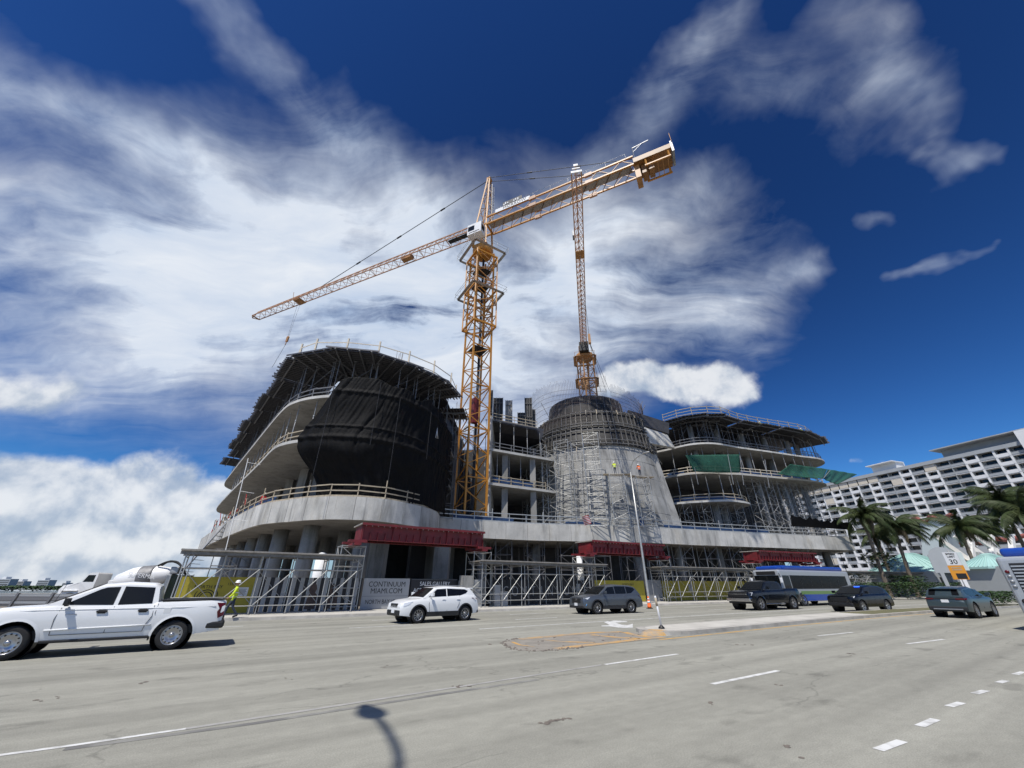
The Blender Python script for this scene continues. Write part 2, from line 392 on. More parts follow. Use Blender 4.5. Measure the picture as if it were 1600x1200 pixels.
def stick(name, p, q, w, mat, parent, h=None, kind='pipe', up=(0, 0, 1)):
    """a straight member from p to q, its own object on shared mesh data"""
    p, q = V(p), V(q); z = q - p; l = z.length; z.normalize(); u = V(up)
    if abs(z.dot(u)) > .98: u = V((0, 1, 0)) if abs(z.y) < .9 else V((1, 0, 0))
    x = u.cross(z).normalized(); y = z.cross(x); h = h or w
    Mx = Matrix(((x.x * w, y.x * h, z.x * l, p.x), (x.y * w, y.y * h, z.y * l, p.y), (x.z * w, y.z * h, z.z * l, p.z), (0, 0, 0, 1)))
    return put(bpy.data.objects.new(name, unit(kind, mat)), parent, Mx)
def spline(pts, n):
    """Catmull-Rom through 2D/3D points, n steps per span"""
    P = [V(p) for p in pts]; out = []
    for i in range(len(P) - 1):
        a, b, c, d = P[max(i - 1, 0)], P[i], P[i + 1], P[min(i + 2, len(P) - 1)]
        for k in range(n):
            t = k / n
            out.append(0.5 * ((2 * b) + (c - a) * t + (2 * a - 5 * b + 4 * c - d) * t * t + (3 * b - a - 3 * c + d) * t ** 3))
    out.append(P[-1]); return out
def resample(pts, step):
    """even points along a polyline -> list of (point, tangent)"""
    P = [V(p) for p in pts]; out = []; d = 0.0; nxt = 0.0
    for a, b in zip(P, P[1:]):
        l = (b - a).length
        if l < 1e-6: continue
        while nxt <= d + l + 1e-6:
            out.append((a + (b - a) * ((nxt - d) / l), (b - a).normalized())); nxt += step
        d += l
    return out
def offset2(pts, dist):
    """offset an open 2D polyline to its left"""
    P = [V((p[0], p[1])) for p in pts]; out = []
    for i in range(len(P)):
        t = (P[min(i + 1, len(P) - 1)] - P[max(i - 1, 0)]).normalized()
        out.append(P[i] + V((-t.y, t.x)) * dist)
    return out
def text_mesh(s, size, mat, parent, Mx, name='lettering', ext=0.004, sx=1.0, align='CENTER', bold=0.0, up=False):
    c = bpy.data.curves.new(name, 'FONT'); c.body = s; c.size = size; c.extrude = ext; c.align_x = align; c.align_y = 'CENTER'; c.resolution_u = 3; c.offset = bold
    o = bpy.data.objects.new(name, c)
    me = bpy.data.meshes.new_from_object(o)
    bpy.data.objects.remove(o); me.materials.clear(); me.materials.append(M[mat])
    if sx != 1.0:
        for v in me.vertices: v.co.x *= sx
    return put(bpy.data.objects.new(name, me), parent, Mx)
def frame(o, xd, up):
    """matrix with x along xd, y along up (for text and panels), origin o"""
    x = V(xd).normalized(); y = V(up); y = (y - x * y.dot(x)).normalized(); z = x.cross(y)
    return Matrix(((x.x, y.x, z.x, o[0]), (x.y, y.y, z.y, o[1]), (x.z, y.z, z.z, o[2]), (0, 0, 0, 1)))

# ------------------------------------------------------------------ road frame: s along the road, t across it, bending right beyond s = 20
RA = R(33); RD = V((math.cos(RA), math.sin(RA))); RN = V((-RD.y, RD.x))
MR = Matrix.Rotation(RA, 4, 'Z')
def bend(s): return -0.0018 * max(0.0, s - 20) ** 2 if s < 95 else -0.0018 * 75 ** 2 - 0.27 * (s - 95)
def st(s, t, z=0.0):
    t = t + bend(s); return V((RD.x * s + RN.x * t, RD.y * s + RN.y * t, z))
def loc(s, t, z=0.0): return V((s, t + bend(s), z))
def head(s): return RA + math.atan((bend(s + .5) - bend(s - .5)))

# ------------------------------------------------------------------ ground, road, pavement
def sheet(name, s0, s1, t0, t1, z, mat, ds=2.0, kind='structure', parent=None):
    b = MB(); n = max(1, int((s1 - s0) / ds)); rows = []
    for i in range(n + 1):
        s = s0 + (s1 - s0) * i / n
        rows.append([loc(s, t0, z), loc(s, t1, z)])
    b.grid(rows, smooth=False)
    for i, f in enumerate(b.f): b.f[i] = tuple(reversed(f))
    o = b.build(name, mat, parent, MR)
    if kind and parent is None: o['kind'] = kind
    return o
def road_mat():
    m = bpy.data.materials.new('worn_asphalt'); m.use_nodes = True; t = m.node_tree; b = t.nodes['Principled BSDF']
    b.inputs['Roughness'].default_value = 0.88; b.inputs['Specular IOR Level'].default_value = 0.25
    tc = t.nodes.new('ShaderNodeTexCoord')
    def nz(scale, stretch, det=5, ro=.6):
        mp = t.nodes.new('ShaderNodeMapping'); t.links.new(tc.outputs['Object'], mp.inputs[0]); mp.inputs['Scale'].default_value = stretch
        n = t.nodes.new('ShaderNodeTexNoise'); t.links.new(mp.outputs[0], n.inputs['Vector']); n.inputs['Scale'].default_value = scale; n.inputs['Detail'].default_value = det; n.inputs['Roughness'].default_value = ro
        return n.outputs['Fac']
    def mr(v, a, bb, lo, hi):
        n = t.nodes.new('ShaderNodeMapRange'); t.links.new(v, n.inputs[0])
        for i, q in enumerate((a, bb, lo, hi)): n.inputs[i + 1].default_value = q
        return n.outputs[0]
    def mul(a, bb):
        n = t.nodes.new('ShaderNodeMath'); n.operation = 'MULTIPLY'; t.links.new(a, n.inputs[0]); t.links.new(bb, n.inputs[1]); return n.outputs[0]
    streak = mr(nz(1.1, (.03, 1, 1), 4), .3, .7, .82, 1.12)
    band = mr(nz(.62, (.006, 1, 1), 2), .38, .62, .89, 1.06)
    big = mr(nz(.16, (1, 1, 1), 5), .3, .7, .90, 1.08)
    grain = mr(nz(55, (1, 1, 1), 3, .7), .25, .75, .72, 1.28)
    mott = mr(nz(5, (.6, 1, 1), 6, .7), .3, .7, .90, 1.08)
    spots = mr(nz(1.3, (.5, 1, 1), 4, .55), .60, .70, 1.0, .74)
    # hairline cracks
    vo = t.nodes.new('ShaderNodeTexVoronoi'); vo.feature = 'DISTANCE_TO_EDGE'; vo.inputs['Scale'].default_value = .33
    mpv = t.nodes.new('ShaderNodeMapping'); t.links.new(tc.outputs['Object'], mpv.inputs[0]); mpv.inputs['Scale'].default_value = (.45, 1, 1)
    wn_ = t.nodes.new('ShaderNodeTexNoise'); t.links.new(mpv.outputs[0], wn_.inputs['Vector']); wn_.inputs['Scale'].default_value = 1.5; wn_.inputs['Detail'].default_value = 5
    ad = t.nodes.new('ShaderNodeVectorMath'); ad.operation = 'ADD'; t.links.new(mpv.outputs[0], ad.inputs[0]); t.links.new(wn_.outputs['Color'], ad.inputs[1]); t.links.new(ad.outputs[0], vo.inputs['Vector'])
    crack = mr(vo.outputs['Distance'], 0.0, 0.007, .72, 1.0)
    gate = mr(nz(.12, (1, 1, 1), 2), .48, .56, 1.0, 0.0)
    mxc = t.nodes.new('ShaderNodeMath'); mxc.operation = 'MAXIMUM'; t.links.new(crack, mxc.inputs[0]); t.links.new(gate, mxc.inputs[1])
    k = mul(mul(mul(streak, band), mul(big, grain)), mul(mul(mott, spots), mxc.outputs[0]))
    sc_ = t.nodes.new('ShaderNodeVectorMath'); sc_.operation = 'SCALE'; sc_.inputs[0].default_value = (0.300, 0.294, 0.252); t.links.new(k, sc_.inputs['Scale'])
    t.links.new(sc_.outputs[0], b.inputs['Base Color'])
    bp = t.nodes.new('ShaderNodeBump'); bp.inputs['Strength'].default_value = .45; bp.inputs['Distance'].default_value = .012
    t.links.new(nz(70, (1, 1, 1), 3), bp.inputs['Height']); t.links.new(bp.outputs[0], b.inputs['Normal'])
    return m
M['road'] = road_mat()
g = MB(); g.face([(-3500, -300, -.06), (3500, -300, -.06), (3500, 4500, -.06), (-3500, 4500, -.06)]).build('ground', 'dirt')['kind'] = 'structure'
M['water'] = smat('bay_water', (0.03, 0.07, 0.10), .12, bump=.4, bs=.6, bdist=.1)
w = MB(); w.face([(-3400, 110, -.04), (-30, 110, -.04), (40, 400, -.04), (40, 2600, -.04), (-3400, 2600, -.04)]).build('bay_water', 'water')['kind'] = 'structure'
road = sheet('road', -140, 170, -4.0, 28.5, 0.0, 'road', 2.0)
sheet('near_sidewalk', -140, 170, -9.0, -4.0, 0.12, 'walk', 4.0)
SW = sheet('sidewalk', -140, 170, 28.8, 34.2, 0.15, 'walk', 2.0)
kb = MB(); rows = []
for i in range(156):
    s = -140 + i * 2; rows.append([loc(s, 28.46, -.02), loc(s, 28.5, .146), loc(s, 28.8, .150)])
kb.grid(rows, smooth=False); kb.f = [tuple(reversed(f)) for f in kb.f]
tag(kb.build('kerb', 'kerb', None, MR), kind='structure')
pad = sheet('site_ground', -30, 100, 34.2, 95, 0.142, 'dirt', 4.0)

def line_px(pts, w, mat='lane', z=0.004, name='lane_marking'):
    P = [atz(p[0], p[1], 0) for p in pts]; L_ = []; Rr = []
    for i, p in enumerate(P):
        t_ = (P[min(i + 1, len(P) - 1)] - P[max(i - 1, 0)]).normalized(); n_ = V((-t_.y, t_.x, 0)) * (w / 2)
        L_.append(p + n_ + V((0, 0, z))); Rr.append(p - n_ + V((0, 0, z)))
    b = MB(); b.grid([[a, c] for a, c in zip(Rr, L_)], smooth=False)
    return b.build(name, mat, road)
for q in ([(945, 1038.5), (1059, 1022)], [(1113, 1069), (1216, 1048)], [(1278, 993.5), (1333, 988)], [(1418, 1006), (1475, 999)],
          [(1372, 1172), (1410, 1158)], [(1437, 1135), (1462, 1124)], [(1483, 1104), (1503, 1098)], [(1523, 1084), (1541, 1079)], [(1560, 1067), (1572, 1063.5)], [(1586, 1054), (1600, 1050)]):
    line_px(q, .115)
def line_st(s0, s1, t, w, mat='lane', z=0.004, name='lane_marking', ds=1.0):
    n = max(1, int(abs(s1 - s0) / ds)); b = MB()
    b.grid([[loc(s0 + (s1 - s0) * i / n, t - w / 2, z), loc(s0 + (s1 - s0) * i / n, t + w / 2, z)] for i in range(n + 1)], smooth=False)
    b.f = [tuple(reversed(f)) for f in b.f]
    return b.build(name, mat, road, MR)
line_px([(-60, 1188.5), (120, 1164), (290, 1139)], .085)
M['faded'] = smat('faded_lane_paint', (0.36, 0.35, 0.33), .85, c2=(0.26, 0.255, 0.235), vs_=2.5, clamp=(.35, .6))
M['seal'] = smat('joint_sealant', (0.15, 0.147, 0.14), .85, c2=(0.27, 0.265, 0.24), vs_=1.2, clamp=(.35, .6))
line_px([(290, 1139), (500, 1107), (700, 1076), (940, 1039)], .10, 'faded')
line_px([(100, 1171), (400, 1130), (700, 1083), (840, 1062)], .12, 'seal', .003, 'joint_seal')
line_st(9.7, 60, 17.6, .14)
for s in range(-40, 60, 9): line_st(s, s + 3, 21.2, .13, 'faded' if s < 0 else 'lane')
for s in range(-38, 60, 9): line_st(s, s + 3, 24.9, .13)
line_st(13.2, 47, 10.8, .13, 'lane_y')
ar = [(815, 168), (850, 160), (960, 162), (960, 168), (885, 172), (925, 185), (960, 188), (995, 178), (995, 204), (915, 204), (850, 195), (800, 195), (800, 190), (852, 188)]
b = MB(); b.face([atz(740 + x / 4, 930 + y / 4, 0) + V((0, 0, .004)) for x, y in reversed(ar)]); b.build('turn_arrow', 'lane', road, recalc=False)
# scar of a removed median nose: patch, remnants of yellow paint and broken kerb stone
M['patch'] = smat('patched_concrete', (0.30, 0.275, 0.235), .95, c2=(0.20, 0.185, 0.16), vs_=1.6, bump=.6, bs=14)
sc_px = [(785, 1004), (791, 1010.5), (806, 1015.5), (832, 1018), (870, 1016), (905, 1012), (950, 1006.5), (1000, 1000.5), (1036, 996.5), (1015, 990), (970, 986.5), (930, 987.5), (880, 991), (840, 995), (808, 998.5), (791, 1001)]
b = MB(); b.face([atz(x, y, 0) + V((0, 0, .004)) for x, y in reversed(sc_px)]); b.build('median_scar', 'patch', road)
M['scary'] = smat('scraped_yellow_paint', (0.55, 0.31, 0.085), .9, c2=(0.33, 0.27, 0.20), vs_=1.6, clamp=(.42, .62))
for q, w_ in (([(812, 998.8), (850, 995.5), (880, 992.5), (930, 988.5), (972, 987.5)], .38), ([(868, 1014.2), (910, 1009), (960, 1003.8), (1010, 998), (1036, 996)], .36),
              ([(850, 1000), (880, 1003), (930, 1004.5)], .22), ([(925, 992), (960, 996), (1000, 998)], .30), ([(975, 988), (995, 993), (1020, 996)], .3), ([(800, 1003), (812, 1008), (835, 1011)], .12)):
    line_px(q, w_, 'scary', .008, 'paint_remnant')
rnd = random.Random(3)
rub = MB()
def lump(mb, c, r, fl=.6):
    pts = [V((math.cos(a), math.sin(a), 0)) for a in [k * math.pi / 3 + rnd.random() * .5 for k in range(6)]]
    bt = [c + p * r * (.7 + rnd.random() * .5) for p in pts]; tp = [c + p * r * (.4 + rnd.random() * .4) + V((0, 0, r * fl * (.7 + rnd.random() * .6))) for p in pts]
    for i in range(6): mb.face([bt[i], bt[(i + 1) % 6], tp[(i + 1) % 6], tp[i]])
    mb.face(tp)
arc = [(812, 998), (800, 999.5), (790, 1002), (785, 1005), (790, 1010), (805, 1015), (830, 1018), (850, 1017.5), (880, 1015), (912, 1011)]
arcw = [atz(x, y, 0) for x, y in arc]
for p, t_ in resample(arcw, .07): lump(rub, p + V((rnd.gauss(0, .05), rnd.gauss(0, .08), .003)), .018 + rnd.random() * .035, .5)
for i in range(130):
    s_, t_ = rnd.uniform(7.5, 14), rnd.uniform(10.8, 13.6)
    lump(rub, st(s_, t_, .003), .008 + rnd.random() ** 4 * .05, .4)
M['rubble'] = smat('broken_kerb', (0.22, 0.19, 0.155), .95, c2=(0.10, 0.085, 0.075), vs_=4)
tag(rub.build('kerb_rubble', 'rubble'), 'crumbled kerb rubble round the scraped yellow median scar', 'rubble', kind='stuff')
# litter, spots and sealed utility marks in the near lanes
lit_ = MB()
for px, py, r in ((730, 1071, .05), (712, 1073, .06), (722, 1073, .04), (850, 1130, .06), (862, 1127, .07), (875, 1125, .05), (886, 1122, .05), (1112, 1099, .05), (1220, 1069, .05), (1228, 1166, .05), (1330, 1022, .08), (1160, 1008, .1), (600, 1040, .05), (450, 1060, .05), (230, 1066, .06), (60, 1095, .06), (90, 1090, .04), (1250, 1184, .04)):
    for k in range(3): lump(lit_, atz(px + rnd.gauss(0, 5), py + rnd.gauss(0, 1), .003), r * (.4 + rnd.random() * .5), .15)
tag(lit_.build('road_debris', 'rubble'), 'dark scraps and tar spots scattered over the near lanes', 'debris', kind='stuff')
# median
def island(name, s0, s1, t0, t1, z, mat, nose=False, inset=0):
    b = MB(); n = int((s1 - s0) / 1.0); tp = []
    if nose:
        for k in range(9):
            a = math.pi / 2 + math.pi * k / 8; c = (t0 + t1) / 2; r = (t1 - t0) / 2; tp.append((s0 + r + math.cos(a) * r, c + math.sin(a) * r))
        st0 = s0 + (t1 - t0) / 2
    else: tp = [(s0, t1), (s0, t0)]; st0 = s0
    lo_ = [(st0 + (s1 - st0) * i / n, t0) for i in range(1, n + 1)]; hi_ = [(st0 + (s1 - st0) * i / n, t1) for i in range(n, 0, -1)]
    poly = [loc(s, t) for s, t in tp + lo_ + hi_]
    b.prism([(p.x, p.y) for p in poly], -.02, z)
    return b.build(name, mat, None, MR)
tag(island('median_island', 14.3, 62, 11.1, 13.4, .14, 'kerb', True), kind='structure')
med = bpy.data.objects['median_island']
tag(island('median_paving', 14.7, 33.5, 11.4, 13.1, .147, 'walk', True), kind='structure')
tag(island('median_grass', 33.6, 62, 11.4, 13.1, .15, 'grass'), kind='structure')
b = MB(); c = st(14.75, 12.2, .0)
prof = [(.0, .17), (.3, .165), (.46, .12), (.52, 0)]; c = st(14.62, 12.0, 0)
for i, (r, z) in enumerate(prof): pass
b.grid([[c + V((RD.x, RD.y, 0)) * (math.cos(a) * r * 1.5 * (1 + .12 * math.sin(3 * a + r * 9))) + V((RN.x, RN.y, 0)) * (math.sin(a) * r * (1 + .1 * math.sin(5 * a))) + V((0, 0, z - .02)) for r, z in prof] for a in [k * math.pi / 9 for k in range(19)]])
b.build('nose_paint', 'scary', med)

# ------------------------------------------------------------------ the concrete building under construction
bld = thing('concrete_building', 'curved concrete building under construction with stacked floor slabs and scaffolding', 'building', (0, 55, .15))
Z2T, Z2B, ZD = 8.645, 6.70, 8.35       # podium fascia top and bottom, podium deck
Z3, Z4, Z5, Z6 = 13.8, 18.5, 23.3, 27.9
K3, K4, K5, K6 = 1.0708, 1.0769, 1.0773, 1.0782  # plan factors that enlarge each upper floor about the camera
def C2(pts, n=5, k=1.0): return [V((p.x * k, p.y * k)) for p in spline([V((a, b, 0)) for a, b in pts], n)]
FL = C2([(-52, 69), (-42, 57.5), (-32.1, 46.5), (-24.4, 38.5), (-20.4, 36.0), (-16.5, 34.5), (-13.8, 34.6), (-11.4, 35.75), (-8.9, 39.3), (-7.95, 42.6), (-8.3, 46.2)])
FR = C2([(-8.6, 46.5), (-3.1, 49.2), (3, 51.6), (8.6, 52.8), (17, 54.4), (25, 57.6), (38.5, 62), (55.3, 67.2)])
L3C = C2([(-50, 74), (-50.3, 69.3), (-49, 66.2), (-45.3, 61.4), (-36.8, 51.4), (-31.1, 44.8), (-26, 38.9), (-22, 34.2), (-20.1, 32.7), (-18.1, 31.9), (-15.4, 31.3), (-12, 32.2), (-9.4, 34.5), (-8.2, 38), (-8, 44), (-8, 52)], 5, K3)
L4C = C2([(-50.9, 74), (-50.7, 69.4), (-48.9, 65.8), (-43.2, 58.9), (-33.4, 47.4), (-26.4, 39.2), (-22.7, 35), (-20.9, 33.4), (-18.6, 32.3), (-15.5, 31.9), (-12, 32.8), (-9.6, 35), (-8.2, 38.5), (-8, 44), (-8, 52)], 5, K4)
R3C = C2([(24.2, 62), (25.7, 60.6), (29, 59.2), (32, 58.6), (34.5, 59.5), (36.6, 61), (37.2, 63), (37, 70)], 5, K3)
R4C = C2([(24.2, 62.4), (25.7, 61.4), (27.5, 59.8), (30.5, 59), (33.2, 59.6), (36, 60), (42.5, 62), (48.7, 63.9), (53.3, 66.2), (55, 69), (54.5, 80)], 5, K4)
R5C = C2([(24.2, 62.8), (25.8, 61.4), (27.2, 59.8), (28.4, 58.8), (30.3, 58.2), (32.8, 58.5), (37, 60.3), (43, 62.4), (50, 65), (54, 66.3), (56.4, 68), (57.6, 70), (57.4, 72.5), (54, 82)], 5, K5)
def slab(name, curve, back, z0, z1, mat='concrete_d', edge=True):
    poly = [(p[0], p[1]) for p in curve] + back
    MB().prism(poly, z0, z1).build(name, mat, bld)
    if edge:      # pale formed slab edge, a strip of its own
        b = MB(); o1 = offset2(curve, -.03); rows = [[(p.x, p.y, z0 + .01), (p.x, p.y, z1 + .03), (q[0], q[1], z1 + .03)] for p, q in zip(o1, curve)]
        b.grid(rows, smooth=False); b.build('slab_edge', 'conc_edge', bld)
def fascia(curve, w):
    pts = resample(curve, w); pts.append((V(curve[-1]), pts[-1][1]))
    for i in range(len(pts) - 1):
        a, b_ = pts[i][0], pts[i + 1][0]; t_ = (b_ - a); l = t_.length
        if l < .4: continue
        t_.normalize(); n_ = V((-t_.y, t_.x)); a2, b2 = a + t_ * .018, b_ - t_ * .018
        # bow each panel on the curve
        b = MB(); out = []; inn = []
        j0 = i; tm = pts[i][1]; te = pts[i + 1][1]
        for k in range(4):
            f = k / 3; sag = math.sin(math.pi * f) * l * .125 * (tm.x * te.y - tm.y * te.x)
            p = a2 + (b2 - a2) * f - n_ * sag; out.append(p); inn.append(p + n_ * .28)
        dz = rnd.uniform(-.02, .02)
        b.prism([(p.x, p.y) for p in out] + [(p.x, p.y) for p in reversed(inn)], Z2B + rnd.uniform(-.01, .01), Z2T + dz)
        b.build('fascia_panel', 'concrete', bld)
fascia(FL, 2.3); fascia(FR, 2.9)
FRr = C2([(55.3, 67.4), (57, 72), (57.5, 82)], 3); fascia(FRr, 3.0)
back_l = [(-8.5, 62), (-20, 90), (-44, 92)]
inn = offset2(FL, .30)
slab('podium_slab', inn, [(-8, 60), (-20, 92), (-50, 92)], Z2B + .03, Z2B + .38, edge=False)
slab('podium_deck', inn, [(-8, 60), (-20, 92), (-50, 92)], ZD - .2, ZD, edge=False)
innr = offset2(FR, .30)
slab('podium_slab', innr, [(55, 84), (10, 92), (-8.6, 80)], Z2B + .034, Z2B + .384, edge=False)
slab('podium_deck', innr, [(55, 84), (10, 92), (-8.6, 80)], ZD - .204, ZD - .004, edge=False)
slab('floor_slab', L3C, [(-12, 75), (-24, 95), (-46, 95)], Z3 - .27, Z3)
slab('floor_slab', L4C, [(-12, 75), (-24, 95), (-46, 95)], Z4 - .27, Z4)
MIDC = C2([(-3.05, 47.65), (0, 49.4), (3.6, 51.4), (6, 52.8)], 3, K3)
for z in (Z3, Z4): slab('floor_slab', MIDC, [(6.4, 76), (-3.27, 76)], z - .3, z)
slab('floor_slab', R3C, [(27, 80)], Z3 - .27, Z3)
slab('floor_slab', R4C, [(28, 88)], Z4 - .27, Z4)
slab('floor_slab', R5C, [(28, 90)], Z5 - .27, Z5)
# walls and columns
def wall(name, a, b_, z0, z1, th, mat='concrete_d'):
    MB().beam((a[0], a[1], (z0 + z1) / 2), (b_[0], b_[1], (z0 + z1) / 2), th, z1 - z0).build(name, mat, bld)
def column(x, y, z0, z1, r=.45, rnd_=True, mat='concrete_d'):
    b = MB()
    if rnd_: b.tube([(x, y, z0), (x, y, z1)], r, 18)
    else: b.box((x, y, (z0 + z1) / 2), (r * 2, r * 1.6, z1 - z0))
    return b.build('column', mat, bld)
wall('shear_wall', (-3.05, 51.3), (-3.05, 62), ZD, Z5, .4, 'concrete')
wall('end_wall', (-3.5, 66), (6, 66), .15, Z5 - .2, .3, 'ply_and_shade')  # near-black colour stands in for shade at the back of the middle floors
wall('core_wall', (-16, 58), (-8, 58), .15, Z5 - .5, .4); wall('core_wall', (-19.5, 50), (-19.5, 62), Z3 + .05, Z5 - .3, .4); wall('core_wall', (-28, 58), (-20, 52), ZD, Z3 - .3, .35)
wall('core_wall', (-40, 70), (-24, 55), Z3, Z4 - .3, .35); wall('core_wall', (-40, 70), (-24, 55), Z4, Z5 - .3, .35); wall('core_wall', (-9.2, 50), (-9.2, 62), ZD, Z5 - .4, .35, 'ply_and_shade'); wall('slot_shade_wall', (-9.2, 62), (-3.0, 62), ZD, Z5 - 1.6, .3, 'ply_and_shade')  # slot wall and its side wall added near black as painted interior shade
wall('core_wall', (27, 76), (58, 86), Z4, Z6 - .3, .3, 'ply_and_shade'); wall('core_wall', (26, 73), (56.5, 83), ZD, Z4 - .3, .3, 'ply_and_shade'); wall('core_wall', (25.6, 68), (25.6, 84), ZD, Z6 - .5, .4)  # the two long rear walls are blackened to paint the right wing's shade
wall('core_wall', (8, 70), (50, 78), .15, Z2B, .3, 'ply_and_shade'); wall('core_wall', (-14, 62), (-2, 64), .15, Z2B, .4, 'ply_and_shade')  # concrete walls given near-black colour for the shade below the podium
for p, t_ in resample(offset2(FL, 3.0), 5.6)[2:]:
    if p.x < -11: column(p.x, p.y, .15, Z2B + .03, .72, mat='concrete_c')
for px, y in ((588, 42.5), (690, 48.5)): q = aty(px, 880, y); column(q.x, q.y, .15, Z2B + .03, .85, False, 'concrete_c')
for p, t_ in resample(offset2(FL, 9.0), 7.0)[1:]: column(p.x, p.y, .15, Z2B + .03, .6)
for p, t_ in resample(offset2(FR, 4.5), 7.5)[1:]: column(p.x, p.y, .15, Z2B + .03, .55, mat='concrete_c')
for z0, z1, c in ((ZD, Z3 - .26, L3C), (Z3, Z4 - .26, L4C)):
    for p, t_ in resample(offset2(c, 4.6), 6.3)[2:-1]: column(p.x, p.y, z0, z1, .45, False)
for z0, z1, c in ((ZD, Z3 - .26, R3C), (ZD, Z4 - .26, R4C), (Z4, Z5 - .26, R5C), (Z5, Z6 - .5, R5C)):
    for p, t_ in resample(offset2(c, 3.4), 6.0)[1:-1]:
        if not (z1 > Z3 and z0 == ZD and p.x < 41): column(p.x, p.y, z0, z1, .48, mat='concrete_c')
for x in (-1, 3): column(x, 54 + x * .5, ZD, Z3 - .3, .4, False); column(x, 54 + x * .5, Z3, Z4 - .3, .4, False)

# guard rails of rough timber along the slab edges
def guard(curve, z, step=2.4, inset=.25, h=1.15, mat='wood', rails=(.55, 1.05), lo=0, hi=None, pw=.085, tall=0.0):
    c = offset2(curve, inset); pts = resample(c, step)[lo:hi]
    b = MB()
    for (a, _), (q, _) in zip(pts, pts[1:]): b.beam((a.x, a.y, z + .09), (q.x, q.y, z + .09), .04, .16)
    g_ = b.build('guard_rail', mat, bld)
    for i, (p, t_) in enumerate(pts):
        hh = h + (tall if i % 3 == 0 else 0) + rnd.uniform(-.05, .08)
        stick('guard_post', (p.x, p.y, z), (p.x + rnd.uniform(-.03, .03), p.y, z + hh), pw, mat, g_, kind='box')
    for (a, _), (q, _) in zip(pts, pts[1:]):
        for r_ in rails: stick('rail', (a.x, a.y - .05, z + r_ + rnd.uniform(-.02, .02)), (q.x, q.y - .05, z + r_ + rnd.uniform(-.02, .02)), .04, mat, g_, h=.10, kind='box')
    return g_
def netting(curve, z0, z1, inset, lo, hi, mat='blue_tarp', step=1.0):
    c = resample(offset2(curve, inset), step)[lo:hi]; b = MB()
    rows = [[(p.x + rnd.uniform(-.05, .05), p.y + rnd.uniform(-.05, .05), z0), (p.x + rnd.uniform(-.1, .1), p.y + rnd.uniform(-.1, .1), (z0 + z1) / 2), (p.x, p.y, z1 + rnd.uniform(-.12, .05))] for p, t_ in c]
    b.grid(rows).build('debris_netting', mat, bld)
guard(FL, Z2T, 2.4, .14, lo=8, tall=.5)
guard(FR, Z2T, 2.3, .16, tall=.4, mat='galv_l'); netting(FR, Z2T - .3, Z2T + .62, .5, 2, 11); netting(FR, Z2T - .3, Z2T + .55, .5, 17, 23); netting(FR, Z2T - .3, Z2T + .7, .5, 30, 52); netting(FL, Z2T - .3, Z2T + .7, .5, 19, 44)
guard(L3C, Z3, 2.4, .3, lo=13, hi=29); netting(L3C, Z3, Z3 + .8, .7, 34, 42)
guard(L4C, Z4, 2.3, .3, lo=6, mat='galv_d')
guard(MIDC, Z3, 1.9, .3); guard(MIDC, Z4, 1.9, .3, mat='galv_d'); netting(MIDC, Z3, Z3 + .95, .5, 1, 9)
guard(R3C, Z3, 2.2, .3); netting(R3C, Z3, Z3 + .8, .6, 1, 15); guard(R4C, Z4, 2.3, .3, mat='wood_l'); netting(R4C, Z4, Z4 + .7, .6, 1, 5); netting(R4C, Z4, Z4 + .8, .6, 12, 30)
guard(R5C, Z5, 2.3, .3, mat='galv_d')

# the conical core
KC = V((14.4, 66.8))
def kr(z): return 12.35 - (z - 8.4) * 0.158
def kp(a, z, dr=0.0):
    r = kr(z) + dr; return V((KC.x + r * math.sin(a), KC.y - r * math.cos(a), z))
lifts = (8.36, 10.8, 13.3, 15.9, 18.4, 21.0)
for i in range(5):
    na = 22; a0, a1 = R(-112), R(96)
    for k in range(na):
        f0, f1 = a0 + (a1 - a0) * k / na + .0012, a0 + (a1 - a0) * (k + 1) / na - .0012
        z0, z1 = lifts[i] + .012, lifts[i + 1] - .012; dr = rnd.uniform(-.03, .03)
        rows = []
        for z in (z0, z1): rows.append([kp(f0 + (f1 - f0) * j / 4, z, dr) for j in range(5)])
        b = MB(); b.grid(rows)
        ins = [[kp(f0 + (f1 - f0) * j / 4, z, dr - .3) for j in range(5)] for z in (z0, z1)]
        b.grid([ins[0], rows[0]], smooth=False); b.grid([rows[1], ins[1]], smooth=False)
        b.face([ins[0][0], rows[0][0], rows[1][0], ins[1][0]]); b.face([rows[0][-1], ins[0][-1], ins[1][-1], rows[1][-1]])
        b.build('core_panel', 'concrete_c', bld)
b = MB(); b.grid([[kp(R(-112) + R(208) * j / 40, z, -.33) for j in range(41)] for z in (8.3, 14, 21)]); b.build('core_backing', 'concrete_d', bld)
# buttress wall that continues the cone to the right
def slabquad(name, pts, th, mat):
    P = [V(p) for p in pts]; n_ = (P[1] - P[0]).cross(P[2] - P[1]).normalized() * th
    b = MB(); Q_ = [p + n_ for p in P]; b.face(P); b.face(list(reversed(Q_)))
    for i in range(len(P)): j = (i + 1) % len(P); b.face([P[j], P[i], Q_[i], Q_[j]])
    return b.build(name, mat, bld, recalc=True)
slabquad('buttress_wall', [aty(1008, 822, 57.2), aty(1062, 824, 59.5), aty(1019, 702, 62.0), aty(975, 697, 58.8)], .5, 'concrete_c')
slabquad('buttress_wall', [aty(988, 690, 59.6), aty(1052, 702, 62), aty(1040, 682, 62.3), aty(984, 663, 60)], .5, 'concrete')
slabquad('buttress_form', [aty(982, 660, 60.5), aty(1043, 679, 62.7), aty(1043, 662, 63), aty(980, 642, 61)], .4, 'ply_and_shade')

